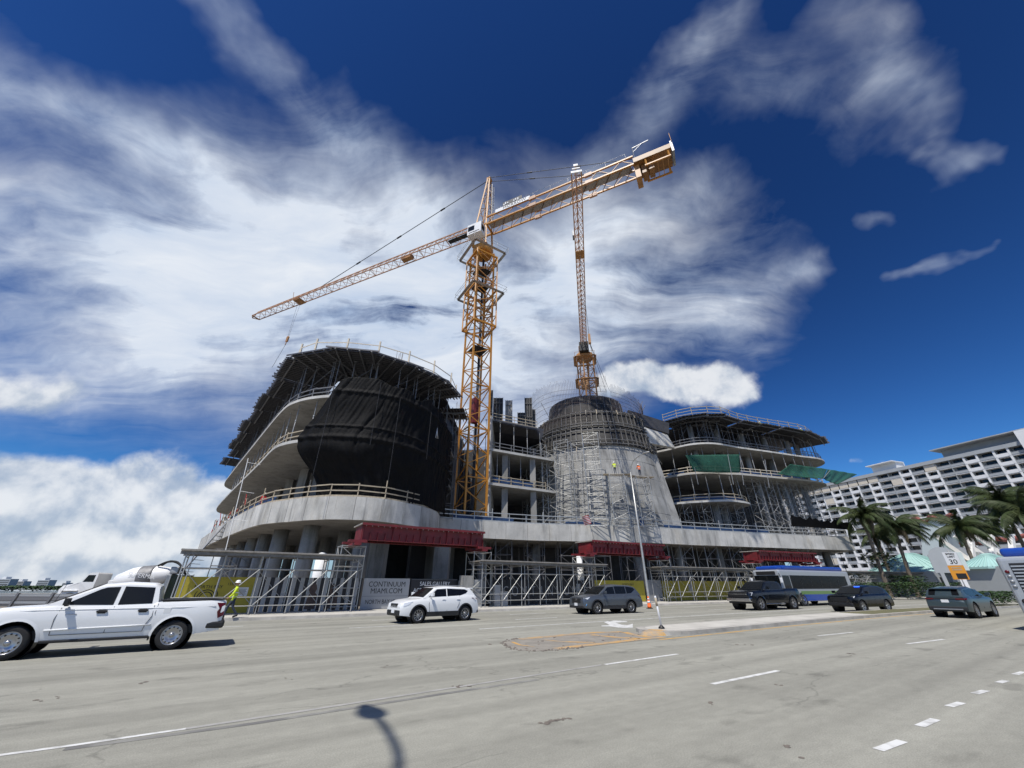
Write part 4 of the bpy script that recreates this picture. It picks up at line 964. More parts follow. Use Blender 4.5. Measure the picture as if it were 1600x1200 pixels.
# ------------------------------------------------------------------ pavement canopies, hoardings and red gantry girders
M['rustplank'] = smat('girder_planks', (0.30, 0.28, 0.25), .8, var=.3, vs_=3)
ORD = ('first', 'second', 'third', 'fourth', 'fifth', 'sixth', 'seventh', 'eighth')
def canopy(s0, s1, label, bays):
    c = st((s0 + s1) / 2, 31.9, .15); t = thing('pavement_canopy', label, 'scaffold', tuple(c), group='tube canopies along the pavement')
    tf, tb, zt = 31.0, 32.75, 3.52; n = bays
    def deck(name, z0, z1, ta, tb_, mat):
        b = MB(); rows = []
        m = max(2, int((s1 - s0) / 2))
        lo_ = [st(s0 + (s1 - s0) * i / m, ta) for i in range(m + 1)]; hi_ = [st(s0 + (s1 - s0) * i / m, tb_) for i in range(m, -1, -1)]
        b.prism([(p.x, p.y) for p in lo_ + hi_], z0, z1); return b.build(name, mat, t)
    deck('plank_deck', zt, zt + .045, tf - .35, tb + .3, 'rustplank'); deck('edge_beam', zt - .19, zt - .02, tf - .10, tf - .04, 'galv_d'); deck('edge_beam', zt - .19, zt - .02, tb + .04, tb + .10, 'galv_d'); deck('toe_board', zt + .051, zt + .09, tf - .33, tf - .27, 'rustplank')
    S_ = [s0 + .3 + (s1 - s0 - .6) * i / n for i in range(n + 1)]
    for i, s in enumerate(S_):
        for tt in (tf, tb):
            stick('post', st(s, tt, .15), st(s, tt, zt - .02), .075, 'galv', t); b = None
        if i % 2 == 0: stick('post', st(s + .35, tf, .15), st(s + .35, tf, zt - .02), .06, 'galv', t)
        stick('cross_beam', st(s, tf, zt - .3), st(s, tb, zt - .3), .06, 'galv', t)
    for a, b_ in zip(S_, S_[1:]):
        for z, w_ in ((2.62, .06), (1.08, .055), (.62, .055)): stick('ledger', st(a, tf - .04, z), st(b_, tf - .04, z), w_, 'galv_l', t)
        stick('ledger', st(a, tb + .04, 2.62), st(b_, tb + .04, 2.62), .05, 'galv', t)
        stick('brace', st(a + .1, tf - .09, .66), st(b_ - .02, tf - .09, 2.6), .06, 'galv_l', t)
        stick('brace', st(b_, tb, .7), st(a, tb, 2.6), .045, 'galv', t)
    for tt in (tf, tb):
        for s in S_: stick('base_plate', st(s, tt, .15), st(s, tt, .17), .16, 'galv_d', t, kind='box')
    return t
canopy(-2.9, 7.5, 'tube canopy over the pavement before the yellow and striped hoarding', 5)
canopy(16.9, 31.2, 'long tube canopy over the pavement between white and grey cars', 7)
canopy(39.2, 56.5, 'tube canopy over the pavement behind the black pickup', 8)
canopy(60, 92, 'far tube canopy behind the blue and silver bus', 12)
def support(s, t_, h, label):
    p = st(s, t_, .15); tower(tuple(p), head(s), 1.7, 1.5, h, 1.45, 'support_tower', label, 'support towers of the red girders', 'galv_l', .06)
def girder(s0, s1, label):
    t = thing('gantry_girder', label, 'girder', tuple(st((s0 + s1) / 2, 33, 4.6)), group='red gantry girders')
    z0, z1 = 4.72, 5.78
    def seg(name, ta, tb, za, zb, mat, e0=0, e1=0):
        m = 4; b = MB(); lo_ = [st(s0 - e0 + (s1 - s0 + e0 + e1) * i / m, ta) for i in range(m + 1)]; hi_ = [st(s0 - e0 + (s1 - s0 + e0 + e1) * i / m, tb) for i in range(m, -1, -1)]
        b.prism([(p.x, p.y) for p in lo_ + hi_], za, zb); return b.build(name, mat, t)
    for tt in (32.0, 34.0):
        web = seg('web', tt - .012, tt + .012, z0 + .035, z1 - .035, 'red'); seg('bottom_flange', tt - .19, tt + .19, z0, z0 + .032, 'red'); seg('top_flange', tt - .19, tt + .19, z1 - .032, z1, 'red')
        n = int((s1 - s0) / .55)
        for k in range(n + 1):
            s = s0 + .05 + (s1 - s0 - .1) * k / n
            stick('stiffener', st(s, tt - .09, z0 + .035), st(s, tt - .09, z0 + .56 if k % 4 else z1 - .035), .02, 'red', web, h=.15, kind='box', up=(RN.x, RN.y, 0))
    deck_ = seg('plank_top', 31.7, 34.3, z1 + .02, z1 + .12, 'rustplank', .15, .05); seg('edge_angle', 31.66, 31.70, z1 - .02, z1 + .15, 'red', .1, .05)
    for k in range(int((s1 - s0) / .45)):
        s = s0 + .2 + k * .45; stick('bolt', st(s, 31.72, z1 - .10), st(s, 31.72, z1 + .02), .055, 'galv_l', t)
    for s in (s0, s1): MB().box((0, 0, 0), (.03, 2.0, z1 - z0 - .07), Matrix.Translation(st(s, 33, (z0 + z1) / 2)) @ Matrix.Rotation(head(s), 4, 'Z')).build('end_plate', 'red', t)
    for s in (s0 - .2, s1 + .1):
        for tt in (32.0, 34.0):
            MB().box((0, 0, 0), (1.3, .5, .16), Matrix.Translation(st(s, tt, z0 - .10)) @ Matrix.Rotation(head(s), 4, 'Z')).build('bearing', 'red', t)
        MB().box((0, 0, 0), (.5, 2.6, .18), Matrix.Translation(st(s, 33, z0 - .28)) @ Matrix.Rotation(head(s), 4, 'Z')).build('stool_beam', 'red', t)
girder(7.3, 17.7, 'nearest and longest red steel girder spanning the site entrance'); girder(30.5, 41.2, 'middle red steel girder behind the street lamp'); girder(58.5, 70.5, 'farthest red steel girder above the blue bus')
for s, nm in ((7.0, 'left end of the nearest red girder'), (17.9, 'right end of the nearest red girder'), (30.2, 'left end of the middle red girder'), (41.5, 'right end of the middle red girder'), (58.2, 'left end of the farthest red girder')):
    support(s, 33.0, 4.2, 'bright tube tower carrying the ' + nm)
c = st(30.2, 33.6, .15); MB().tube([c, c + V((0, 0, 4.3))], .33, 16).build('white_column', 'stucco', bld)
q0 = aty(497, 900, 36.0)
MB().tube([(q0.x, q0.y, .15), (q0.x, q0.y, 3.75)], .46, 20).build('plastered_column', 'stucco', bld)
b = MB(); q = V((q0.x, q0.y, 3.75)); b.lathe([(.46, 0), (.43, .2), (.34, .38), (.15, .47), (0.001, .5)], 20, Matrix.Translation(q)); b.build('column_cap', 'stucco', bld)
# hoardings
M['hyel'] = smat('yellow_hoarding', (0.36, 0.30, 0.03), .6, var=.15, vs_=.8)
M['hgrey'] = smat('grey_hoarding', (0.27, 0.28, 0.29), .6, var=.1, vs_=.8)
M['hlight'] = smat('pale_hoarding', (0.36, 0.365, 0.37), .6, var=.1, vs_=.8)
M['hblack'] = smat('black_hoarding', (0.012, 0.013, 0.018), .5)
M['ink'] = smat('black_ink', (0.02, 0.02, 0.02), .7)
M['inkw'] = smat('white_ink', (0.70, 0.71, 0.72), .7)
M['inkg'] = smat('grey_ink', (0.16, 0.17, 0.18), .7)
HT = 33.1
def hoard(s0, s1, mat, label, h=2.02, n=1, name='hoarding_panel'):
    t = thing('site_hoarding', label, 'hoarding', tuple(st((s0 + s1) / 2, HT, .15)), group='site hoardings')
    for k in range(n):
        a, b_ = st(s0 + (s1 - s0) * k / n + .008, HT), st(s0 + (s1 - s0) * (k + 1) / n - .008, HT)
        MB().beam((a.x, a.y, .17 + h / 2), (b_.x, b_.y, .17 + h / 2), .05, h).build(name, mat if isinstance(mat, str) else mat[k % len(mat)], t)
    return t
def hframe(s, z): h = head(s); p = st(s, HT - .032, z); return frame(p, (math.cos(h), math.sin(h), 0), (0, 0, 1))
hy = hoard(-2.6, 1.35, 'hyel', 'yellow hoarding with a round emblem beside the worker', n=2)
text_mesh('NORTH BAY', .26, 'ink', hy, hframe(-1.1, 1.62)); text_mesh('1555', .22, 'ink', hy, hframe(.05, 1.78))
b = MB()
for r in (.42, .3): b.grid([[V((math.cos(a) * rr, math.sin(a) * rr, .003)) for rr in (r, r + .05)] for a in [math.pi * k / 20 for k in range(21)]], smooth=False)
b.f = [tuple(reversed(f)) for f in b.f]
b.build('emblem_ring', 'ink', hy, hframe(-1.1, 1.02)); text_mesh('(', .5, 'ink', hy, hframe(-1.65, 1.2)); text_mesh(')', .5, 'ink', hy, hframe(-.55, 1.2))
MB().box((0, 0, .006), (.62, .5, .012)).build('notice_board', 'inkw', hy, hframe(.75, 1.35))
for k in range(5): MB().box((0, 0, .015), (.45 - .1 * (k % 2), .03, .004)).build('notice_line', 'inkg', hy, hframe(.75, 1.5 - .07 * k))
hs = hoard(1.4, 8.2, ['hlight', 'hblack'], 'black and grey striped hoarding behind the first canopy', n=26, name='stripe')
M['photo_fig'] = smat('brown_print', (0.13, 0.085, 0.07), .7, c2=(0.05, 0.035, 0.03), vs_=5)
for s, w_ in ((5.0, .55), (6.3, .5)):       # dim printed figures between the stripes
    b = MB(); pts = [(-.5, .05), (-.42, .6), (-.3, .95), (-.42, 1.1), (-.32, 1.35), (-.1, 1.48), (.12, 1.4), (.22, 1.15), (.12, .95), (.4, .75), (.5, .3), (.48, .05)]
    b.face([V((x * w_ * 1.5, y * 1.1, .004)) for x, y in pts]); b.f = [tuple(reversed(f)) for f in b.f]; b.build('printed_figure', 'photo_fig', hs, hframe(s, .22))
h1 = hoard(8.3, 11.85, 'hlight', 'pale grey sign hoarding reading CONTINUUM MIAMI.COM behind the white car', n=1)
text_mesh('CONTINUUM', .50, 'ink', h1, hframe(10.1, 1.78), sx=.93); text_mesh('MIAMI.COM', .50, 'ink', h1, hframe(10.1, 1.33), sx=.93); text_mesh('NORTH BAY VILLAGE', .40, 'ink', h1, hframe(10.15, .62), sx=.80)
MB().box((0, 0, .003), (3.5, .02, .006)).build('panel_seam', 'inkg', h1, hframe(10.08, 1.0))
h2 = hoard(11.95, 16.0, 'hblack', 'black sign hoarding reading SALES GALLERY', n=1)
text_mesh('SALES GALLERY', .42, 'inkw', h2, hframe(14.0, 1.82), sx=.9); text_mesh('ACROSS', .42, 'inkw', h2, hframe(12.9, 1.36), sx=.9); text_mesh('THE STREET', .42, 'inkw', h2, hframe(14.75, 1.36), sx=.8)
MB().box((0, 0, .003), (4.0, .02, .006)).build('panel_edge', 'inkg', h2, hframe(13.97, 2.13))
hb = hoard(16.1, 18.7, 'hgrey', 'grey metal site gate and stacked blocks right of the sales sign', n=4, h=1.9, name='gate_panel')
for k, (s, z, w_, h_) in enumerate(((16.6, .15, 1.1, 2.3), (17.6, .15, .8, 2.0), (19.3, .15, .6, 1.6), (20.0, .15, .7, 1.1))):
    p = st(s, HT - .5 - (.4 if k > 1 else 0), z)
    u_ = thing('utility_cabinet', ('tall grey block wall stub next to the sales sign', 'pale grey electrical cabinet at the gate', 'small grey cabinet at the foot of the second canopy', 'low grey cabinet beside the dark lettered hoarding')[k], 'cabinet', tuple(p), head(s), 'grey cabinets by the gate')
    MB().box((0, 0, h_ / 2), (w_, .45, h_)).build('body', ('concrete_d', 'hlight', 'galv', 'galv')[k], u_, WM[u_]); MB().box((0, -.24, h_ * .52), (w_ * .82, .02, h_ * .8)).build('door', ('concrete_c', 'hgrey', 'hlight', 'hlight')[k], u_, WM[u_]); stick('handle', WM[u_] @ V((w_ * .3, -.26, h_ * .5)), WM[u_] @ V((w_ * .3, -.26, h_ * .6)), .03, 'dark', u_)
h3 = hoard(18.8, 31.3, 'hblack', 'dark hoarding with large thin letters behind the second canopy', n=6)
for k, ch in enumerate('CONTINUUM'): text_mesh(ch, 1.15, 'hlight', h3, hframe(20.8 + k * 1.0, 1.22), sx=.8, bold=-.012)
text_mesh('NORTH BAY VILLAGE', .2, 'inkg', h3, hframe(25, .45)); MB().box((0, 0, .008), (.5, .62, .012)).build('notice_board', 'hlight', h3, hframe(29.3, 1.55))
h4 = hoard(31.5, 38.6, 'hyel', 'yellow hoarding behind the grey car and the traffic cone', n=4)
text_mesh('NORTH BAY', .3, 'ink', h4, hframe(36.2, 1.8))
hoard(39.0, 41.2, 'hgrey', 'blue grey gate panel between two yellow hoardings', n=2, h=2.1)
h5 = hoard(41.4, 56, 'hyel', 'long yellow hoarding behind the third canopy', n=8); MB().box((0, 0, .006), (.6, .7, .012)).build('notice_board', 'hlight', h5, hframe(46, 1.5))
hoard(56.2, 64, 'hyel', 'yellow hoarding hidden partly by the black pickup and the bus', n=4)
# closing walls under the podium, coloured near black in place of deep shade
wall('rear_wall', (-9, 78), (52, 83), .15, Z2B, .3, 'ply_and_shade'); wall('inner_wall', (-2.6, 60), (10, 64), .15, Z2B, .3, 'ply_and_shade'); wall('inner_wall', (10, 64), (44, 73), .15, Z2B, .3, 'ply_and_shade'); wall('inner_wall', (-19.0, 54), (-10, 60), .15, Z2B, .3, 'ply_and_shade'); wall('inner_wall', (-12, 49), (-12, 60), .15, Z2B, .3, 'ply_and_shade')

# ------------------------------------------------------------------ tower cranes
def R3(a): return Matrix.Rotation(a, 4, 'Z')
MXY = V((-4.75, 45.1)); MW = 2.7
cr = thing('tower_crane', 'yellow tower crane with a long jib reaching left over the building', 'crane', (MXY.x, MXY.y, .15))
def mast(root, cx, cy, ang, w, z0, z1, sec, pan, mat, cw, bw):
    Mx = Matrix.Translation((cx, cy, 0)) @ R3(ang); n = max(1, round((z1 - z0) / sec)); cs = [(-w / 2, -w / 2), (w / 2, -w / 2), (w / 2, w / 2), (-w / 2, w / 2)]
    for k in range(n):
        a, b_ = z0 + (z1 - z0) * k / n, z0 + (z1 - z0) * (k + 1) / n
        fr_ = MB()
        for i in range(4): fr_.beam(Mx @ V((*cs[i], a + .06)), Mx @ V((*cs[(i + 1) % 4], a + .06)), bw * 1.2)
        s_ = fr_.build('mast_section', mat, root)
        for c_ in cs: stick('chord', Mx @ V((*c_, a)), Mx @ V((*c_, b_)), cw, mat, s_, kind='box', up=(math.cos(ang), math.sin(ang), 0))
        for i in range(4):
            for j in range(pan):
                za, zb = a + (b_ - a) * j / pan, a + (b_ - a) * (j + 1) / pan; p, q = (cs[i], cs[(i + 1) % 4]) if (j + i) % 2 else (cs[(i + 1) % 4], cs[i])
                stick('brace', Mx @ V((*p, za)), Mx @ V((*q, zb)), bw, mat, s_, kind='box')
mast(cr, MXY.x, MXY.y, RA, MW, 6.6, 48.6, 6.0, 4, 'yellow', .21, .10)
# climbing frame
cf = MB(); Mx = Matrix.Translation((MXY.x, MXY.y, 0)) @ R3(RA); w2 = MW / 2 + .42
c4 = [(-w2, -w2), (w2, -w2), (w2, w2), (-w2, w2)]
for i in range(4): cf.beam(Mx @ V((*c4[i], 41.0)), Mx @ V((*c4[(i + 1) % 4], 41.0)), .2, .26)
cfo = cf.build('climbing_frame', 'yellow', cr)
for z in (34.3, 47.6):
    for i in range(4): stick('frame_beam', Mx @ V((*c4[i], z)), Mx @ V((*c4[(i + 1) % 4], z)), .2, 'yellow', cfo, h=.26, kind='box')
for c_ in c4: stick('chord', Mx @ V((*c_, 34.2)), Mx @ V((*c_, 47.8)), .17, 'yellow', cfo, kind='box')
for i in range(4):
    for j in range(7):
        za, zb = 34.3 + 1.9 * j, 36.2 + 1.9 * j; p, q = (c4[i], c4[(i + 1) % 4]) if j % 2 else (c4[(i + 1) % 4], c4[i])
        stick('brace', Mx @ V((*p, za)), Mx @ V((*q, zb)), .10, 'yellow_d', cfo, kind='box')
for z, ww in ((40.2, w2 + .75), (48.3, w2 + .9)):
    b = MB(); c5 = [(-ww, -ww), (ww, -ww), (ww, ww), (-ww, ww)]
    for i in range(4): b.beam(Mx @ V((*c5[i], z)), Mx @ V((*c5[(i + 1) % 4], z)), .42, .05)
    pl = b.build('platform', 'galv', cr)
    for i in range(4):
        p, q = V((*c5[i], 0)), V((*c5[(i + 1) % 4], 0)); ofs = [(-.35, -.35), (.35, -.35), (.35, .35), (-.35, .35)]; p = p + V((*ofs[i], 0)); q = q + V((*ofs[(i + 1) % 4], 0))
        for h_ in (.55, 1.1): stick('rail', Mx @ (p + V((0, 0, z + h_))), Mx @ (q + V((0, 0, z + h_))), .045, 'galv', pl)
        for f in (0, .33, .66): x = p + (q - p) * f; stick('rail_post', Mx @ (x + V((0, 0, z))), Mx @ (x + V((0, 0, z + 1.1))), .045, 'galv', pl)
for z in (30.6, 42, 45):
    MB().box((0, 0, z), (MW * .8, MW * .8, .05), Mx).build('ladder_platform', 'dark', cr)
stick('ladder', Mx @ V((.5, .5, 9)), Mx @ V((.5, .5, 49)), .35, 'dark', cr, h=.06, kind='box')
MB().box((0, 0, 21.5), (.7, .7, 3.4), Mx).build('hoist_bag', 'red', cr)
# slewing part; its x axis runs out along the jib
JA = R(154.8); SM = Matrix.Translation((MXY.x, MXY.y, -.9)) @ R3(JA)
def SP_(x, y, z): return SM @ V((x, y, z))
MB().lathe([(1.5, 49.6), (1.6, 50.2), (1.6, 50.7), (1.3, 50.9)], 20, SM).build('slewing_ring', 'yellow', cr)
b = MB()
for sx in (-1, 1):
    for sy in (-1, 1): b.beam(SP_(sx * 1.15, sy * 1.15, 50.8), SP_(sx * 1.0, sy * 1.0, 55.3), .3)
for z in (51.0, 55.2):
    for (x, y), (x2, y2) in (((-1.1, -1.1), (1.1, -1.1)), ((1.1, -1.1), (1.1, 1.1)), ((1.1, 1.1), (-1.1, 1.1)), ((-1.1, 1.1), (-1.1, -1.1))): b.beam(SP_(x, y, z), SP_(x2, y2, z), .28)
b.beam(SP_(-1.1, -1.1, 51), SP_(1.1, -1.1, 55), .16); b.beam(SP_(-1.1, 1.1, 51), SP_(1.1, 1.1, 55), .16)
b.build('slewing_tower', 'yellow', cr)
# cab on the camera side of the slewing tower (local +y)
cabM = SM @ Matrix.Translation((.15, 1.95, 52.0))
cb = MB(); cb.box((0, 0, 1.1), (2.5, 1.5, 2.2), cabM); cab = cb.build('cab', 'white', cr)
MB().box((.55, .765, 1.25), (1.15, .03, 1.0), cabM).build('window', 'glass_d', cab); MB().box((1.265, 0, 1.25), (.03, 1.2, 1.3), cabM).build('window', 'glass_d', cab); MB().box((-1.265, .15, 1.2), (.03, .8, 1.1), cabM).build('window', 'glass_d', cab); MB().box((0, .77, .35), (1.9, .02, .12), cabM).build('lettering_strip', 'dark', cab)
# tower head
b = MB(); apex = SP_(-.7, 0, 68.2); foot = [SP_(sx * 1.0, sy * 1.0, 55.3) for sx, sy in ((1, 1), (1, -1), (-1, -1), (-1, 1))]; topq = [SP_(-.7 + sx * .18, sy * .3, 68.2) for sx, sy in ((1, 1), (1, -1), (-1, -1), (-1, 1))]
hd = MB().box((0, 0, 0), (.7, .8, .5), Matrix.Translation(apex) @ R3(JA)).build('tower_head', 'yellow', cr)
for f, t_ in zip(foot, topq): stick('leg', f, t_, .2, 'yellow', hd, kind='box')
for i in range(4):
    for j in range(8):
        f0, f1 = j / 8, (j + 1) / 8; a = foot[i].lerp(topq[i], f0); c = foot[(i + 1) % 4].lerp(topq[(i + 1) % 4], f1); a2 = foot[(i + 1) % 4].lerp(topq[(i + 1) % 4], f0); c2 = foot[i].lerp(topq[i], f1)
        stick('brace', a if j % 2 else a2, c if j % 2 else c2, .08, 'yellow_d', hd, kind='box')
b = MB()
for k in range(2):
    b.beam(SP_(-1.7, .35 - .7 * k, 55.5), SP_(-1.5, .35 - .7 * k, 66), .05)
for k in range(26): b.beam(SP_(-1.7 + .2 * k / 26, -.35, 55.8 + k * .4), SP_(-1.7 + .2 * k / 26, .35, 55.8 + k * .4), .04)
b.build('access_ladder', 'galv', cr)
# jib
JZ = 55.4
def jib(root, PF, x0, x1, nsec, w, h, mat, pan, cw, bw, taper=0.0, zb=JZ):
    for k in range(nsec):
        a, b_ = x0 + (x1 - x0) * k / nsec, x0 + (x1 - x0) * (k + 1) / nsec; hh = h * (1 - taper * k / nsec)
        m = MB(); m.beam(PF(a, -w / 2, zb), PF(a, w / 2, zb), bw); s_ = m.build('jib_section', mat, root)
        h2 = h * (1 - taper * (k + 1) / nsec)
        stick('chord', PF(a, -w / 2, zb), PF(b_, -w / 2, zb), cw, mat, s_, kind='box'); stick('chord', PF(a, w / 2, zb), PF(b_, w / 2, zb), cw, mat, s_, kind='box'); stick('chord', PF(a, 0, zb + hh), PF(b_, 0, zb + h2), cw * 1.15, mat, s_, kind='box')
        for j in range(pan):
            u0, u1 = a + (b_ - a) * j / pan, a + (b_ - a) * (j + 1) / pan; um = (u0 + u1) / 2
            for sy in (-1, 1):
                stick('brace', PF(u0, sy * w / 2, zb), PF(um, 0, zb + hh), bw, mat, s_, kind='box'); stick('brace', PF(um, 0, zb + hh), PF(u1, sy * w / 2, zb), bw, mat, s_, kind='box')
            stick('brace', PF(u0, -w / 2, zb), PF(u1, w / 2, zb), bw * .8, mat, s_, kind='box')
jib(cr, lambda x, y, z: SP_(x, y, z + .018 * x), 1.3, 59.0, 10, 1.7, 2.1, 'pinkish', 3, .15, .075, .3)
JT = JZ + 1.05
b = MB(); b.beam(SP_(59, -.85, JT), SP_(59, .85, JT), .2); b.beam(SP_(59, -.85, JT), SP_(60.3, 0, JT + .3), .12); b.beam(SP_(59, .85, JT), SP_(60.3, 0, JT + .3), .12); b.beam(SP_(59, 0, JT + 1.45), SP_(60.3, 0, JT + .3), .12); b.build('jib_end', 'yellow_d', cr)
MB().box((16, 0, JZ + .6), (2.2, .9, .7), SM).build('trolley_winch', 'yellow_d', cr); MB().box((4.5, .2, JZ + .1), (4.6, .8, .06), SM).build('jib_walkway', 'dark', cr)
# pendants
def pend(root, p, q, w, n=3, mat='dark'):
    o = stick('pendant_line', p, q, w, mat, root)
    for k in range(1, n): x = p.lerp(q, k / n); d_ = (q - p).normalized(); stick('link', x - d_ * .5, x + d_ * .5, w * 2.3, mat, root)
pend(cr, apex, SP_(39, 0, JZ + 2.4), .13, 4)
pend(cr, apex + SM.to_3x3() @ V((0, .4, 0)), SP_(-25, 1.0, JZ + 1.0), .09, 3); pend(cr, apex + SM.to_3x3() @ V((0, -.4, 0)), SP_(-25, -1.0, JZ + 1.0), .09, 3)
# trolley, hoist rope and hook
tx = 44.5; JZ = JZ + .8
b = MB(); b.box((tx, 0, JZ - .25), (1.9, 1.7, .16), SM); b.beam(SP_(tx - .9, .9, JZ + .2), SP_(tx + .9, .9, JZ + .2), .12); b.beam(SP_(tx - .9, -.9, JZ + .2), SP_(tx + .9, -.9, JZ + .2), .12); b.beam(SP_(tx + .9, .9, JZ - .2), SP_(tx + 1.6, .9, JZ + 2.2), .06); b.build('trolley', 'yellow_d', cr)
hz = 46.2
for o_ in (-.45, .45): stick('hoist_rope', SP_(tx + o_, 0, JZ - .3), SP_(tx + o_ * .35, 0, hz + .6), .045, 'galv_d', cr)
b = MB(); b.lathe([(.34, -.11), (.38, 0), (.34, .11)], 16, Matrix.Translation(SP_(tx, 0, hz + .5)) @ R3(JA) @ Matrix.Rotation(R(90), 4, 'X')); b.box((tx, 0, hz), (.55, .24, 1.0), SM); b.tube([SP_(tx, 0, hz - .5), SP_(tx, 0, hz - .9), SP_(tx + .18, 0, hz - 1.1), SP_(tx + .2, 0, hz - .85)], .07, 6); b.build('hook_block', 'yellow_d', cr)
stick('tag_line', SP_(tx, 0, hz - 1), SP_(tx + .9, .6, hz - 6.5), .06, 'dark', cr)
JZ = JZ - .8
# counter jib: two side trusses, grating, winch deck and ballast
cjz = 55.0; SM = Matrix.Translation((MXY.x, MXY.y, -.9)) @ R3(JA) @ Matrix.Translation((0, 0, 55.3)) @ Matrix.Rotation(R(.3), 4, 'Y') @ Matrix.Translation((0, 0, -55.3)) @ Matrix.Diagonal((.955, 1, 1, 1))
b = MB()
for sy in (-1, 1):
    for z in (cjz, cjz + 1.7): b.beam(SP_(-1.2, sy * 1.15, z), SP_(-26, sy * 1.15, z), .24, .22)
cjo = b.build('counter_jib', 'yellow', cr)
for sy in (-1, 1):
    for k in range(14):
        x = -1.2 - 24.8 * k / 14; x2 = -1.2 - 24.8 * (k + 1) / 14; stick('brace', SP_(x, sy * 1.15, cjz + (1.7 if k % 2 else 0)), SP_(x2, sy * 1.15, cjz + (0 if k % 2 else 1.7)), .09, 'yellow_d', cjo, kind='box'); stick('brace', SP_(x, -1.15, cjz), SP_(x2, 1.15, cjz), .08, 'yellow_d', cjo, kind='box')
for x in (-9.8, -19.2): 
    for sy in (-1, 1):
        for z in (cjz + .05, cjz + 1.65): MB().box((x, sy * 1.2, z), (1.2, .34, .62), SM).build('splice_plate', 'pinkish', cjo)
gr = smat('walkway_grating', (0.30, 0.27, 0.25), .7); M['grate'] = gr
MB().box((-13.5, .35, cjz + .16), (24, 1.0, .04), SM).build('walkway', 'grate', cjo)
for sy in (-1.3, 1.3):
    for x in range(-25, -1, 3): stick('rail_post', SP_(x, sy, cjz + 1.7), SP_(x, sy, cjz + 2.7), .045, 'galv', cjo)
    stick('rail', SP_(-25, sy, cjz + 2.7), SP_(-2, sy, cjz + 2.7), .035, 'galv', cjo)
bn = MB().box((0, 0, 0), (6.4, .03, .75), SM @ Matrix.Translation((-6.2, 1.34, cjz + 1.95))).build('banner', 'white', cjo)
fm = frame(SP_(-6.6, 1.37, cjz + 1.95), SM.to_3x3() @ V((-1, 0, 0)), (0, 0, 1)); text_mesh('MORROW', .8, 'ink', bn, fm, sx=1.1)
bn2 = MB().box((0, 0, 0), (3.6, .03, 1.0), SM @ Matrix.Translation((-6.2, 1.28, cjz + 2.85))).build('banner', 'hblack', cjo)
b = MB()
for k in range(9): b.box((-1.5 + k * .36, 0, .0 + .12 * math.sin(k * 1.3)), (.2, .35 + .2 * (k % 3 == 1), .01))
b.build('skyline_print', 'inkw', bn2, frame(SP_(-6.2, 1.31, cjz + 2.8), SM.to_3x3() @ V((-1, 0, 0)), (0, 0, 1)))
b = MB(); b.box((-28.5, 0, cjz + .05), (5.2, 3.0, .3), SM); b.box((-28.5, 1.4, cjz + .5), (5.2, .2, .6), SM); b.box((-28.5, -1.4, cjz + .5), (5.2, .2, .6), SM); b.build('winch_deck', 'yellow_s', cr)
MB().box((-28.3, 0, cjz + 1.1), (2.6, 1.6, 1.3), SM).build('winch_house', 'yellow_s', cr)
for k in range(3): MB().box((-26.2 - k * .95, 0, cjz - 1.4 + .25 * k), (.72, 1.5 + .4 * (k == 0), 2.6 if k == 0 else 1.6), SM).build('ballast_block', 'yellow_d' if k == 0 else 'yellow_s', cr)
for x in (-27.5, -30.6): stick('frame_bar', SP_(x, 1.3, cjz - 1.4), SP_(x, 1.3, cjz), .2, 'yellow', cr, kind='box'); stick('frame_bar', SP_(x, -1.3, cjz - 1.4), SP_(x, -1.3, cjz), .2, 'yellow', cr, kind='box')
for sy in (-1.3, 1.3): stick('frame_bar', SP_(-27.3, sy, cjz - 1.4), SP_(-30.8, sy, cjz - 1.4), .2, 'yellow', cr, kind='box')
for k in range(5): stick('frame_bar', SP_(-27.6 - k * .7, -1.3, cjz - 1.4), SP_(-27.6 - k * .7, 1.3, cjz - 1.4), .08, 'yellow_d', cr, kind='box')
MB().box((-29.8, 0, cjz + 1.95), (2.2, 1.2, .12), SM).build('house_roof', 'white', cr); MB().box((-31.3, 0, cjz + .6), (.3, 2.4, 2.2), SM).build('electrics_cabinet', 'steel', cr)
for y_ in (-1.3, 1.3): stick('end_post', SP_(-31.4, y_, cjz + 1.5), SP_(-31.4, y_, cjz + 3.2), .08, 'yellow', cr)
b = MB(); b.beam(SP_(-26.2, .9, cjz + 1.5), SP_(-26.2, .9, cjz + 4.0), .09); b.beam(SP_(-26.2, .9, cjz + 3.9), SP_(-28.6, .9, cjz + 4.2), .1); b.beam(SP_(-26.2, .9, cjz + 3.0), SP_(-27.6, .9, cjz + 4.05), .06); b.build('service_davit', 'steel', cr)

# the crane is scaled up about the camera, its outline in view unchanged: it stands in the slot behind the podium fascia at 1.126 times the drawn size
cr.matrix_basis = Matrix.Translation((-5.35, 50.8, -.045)) @ Matrix.Scale(1.126, 4)

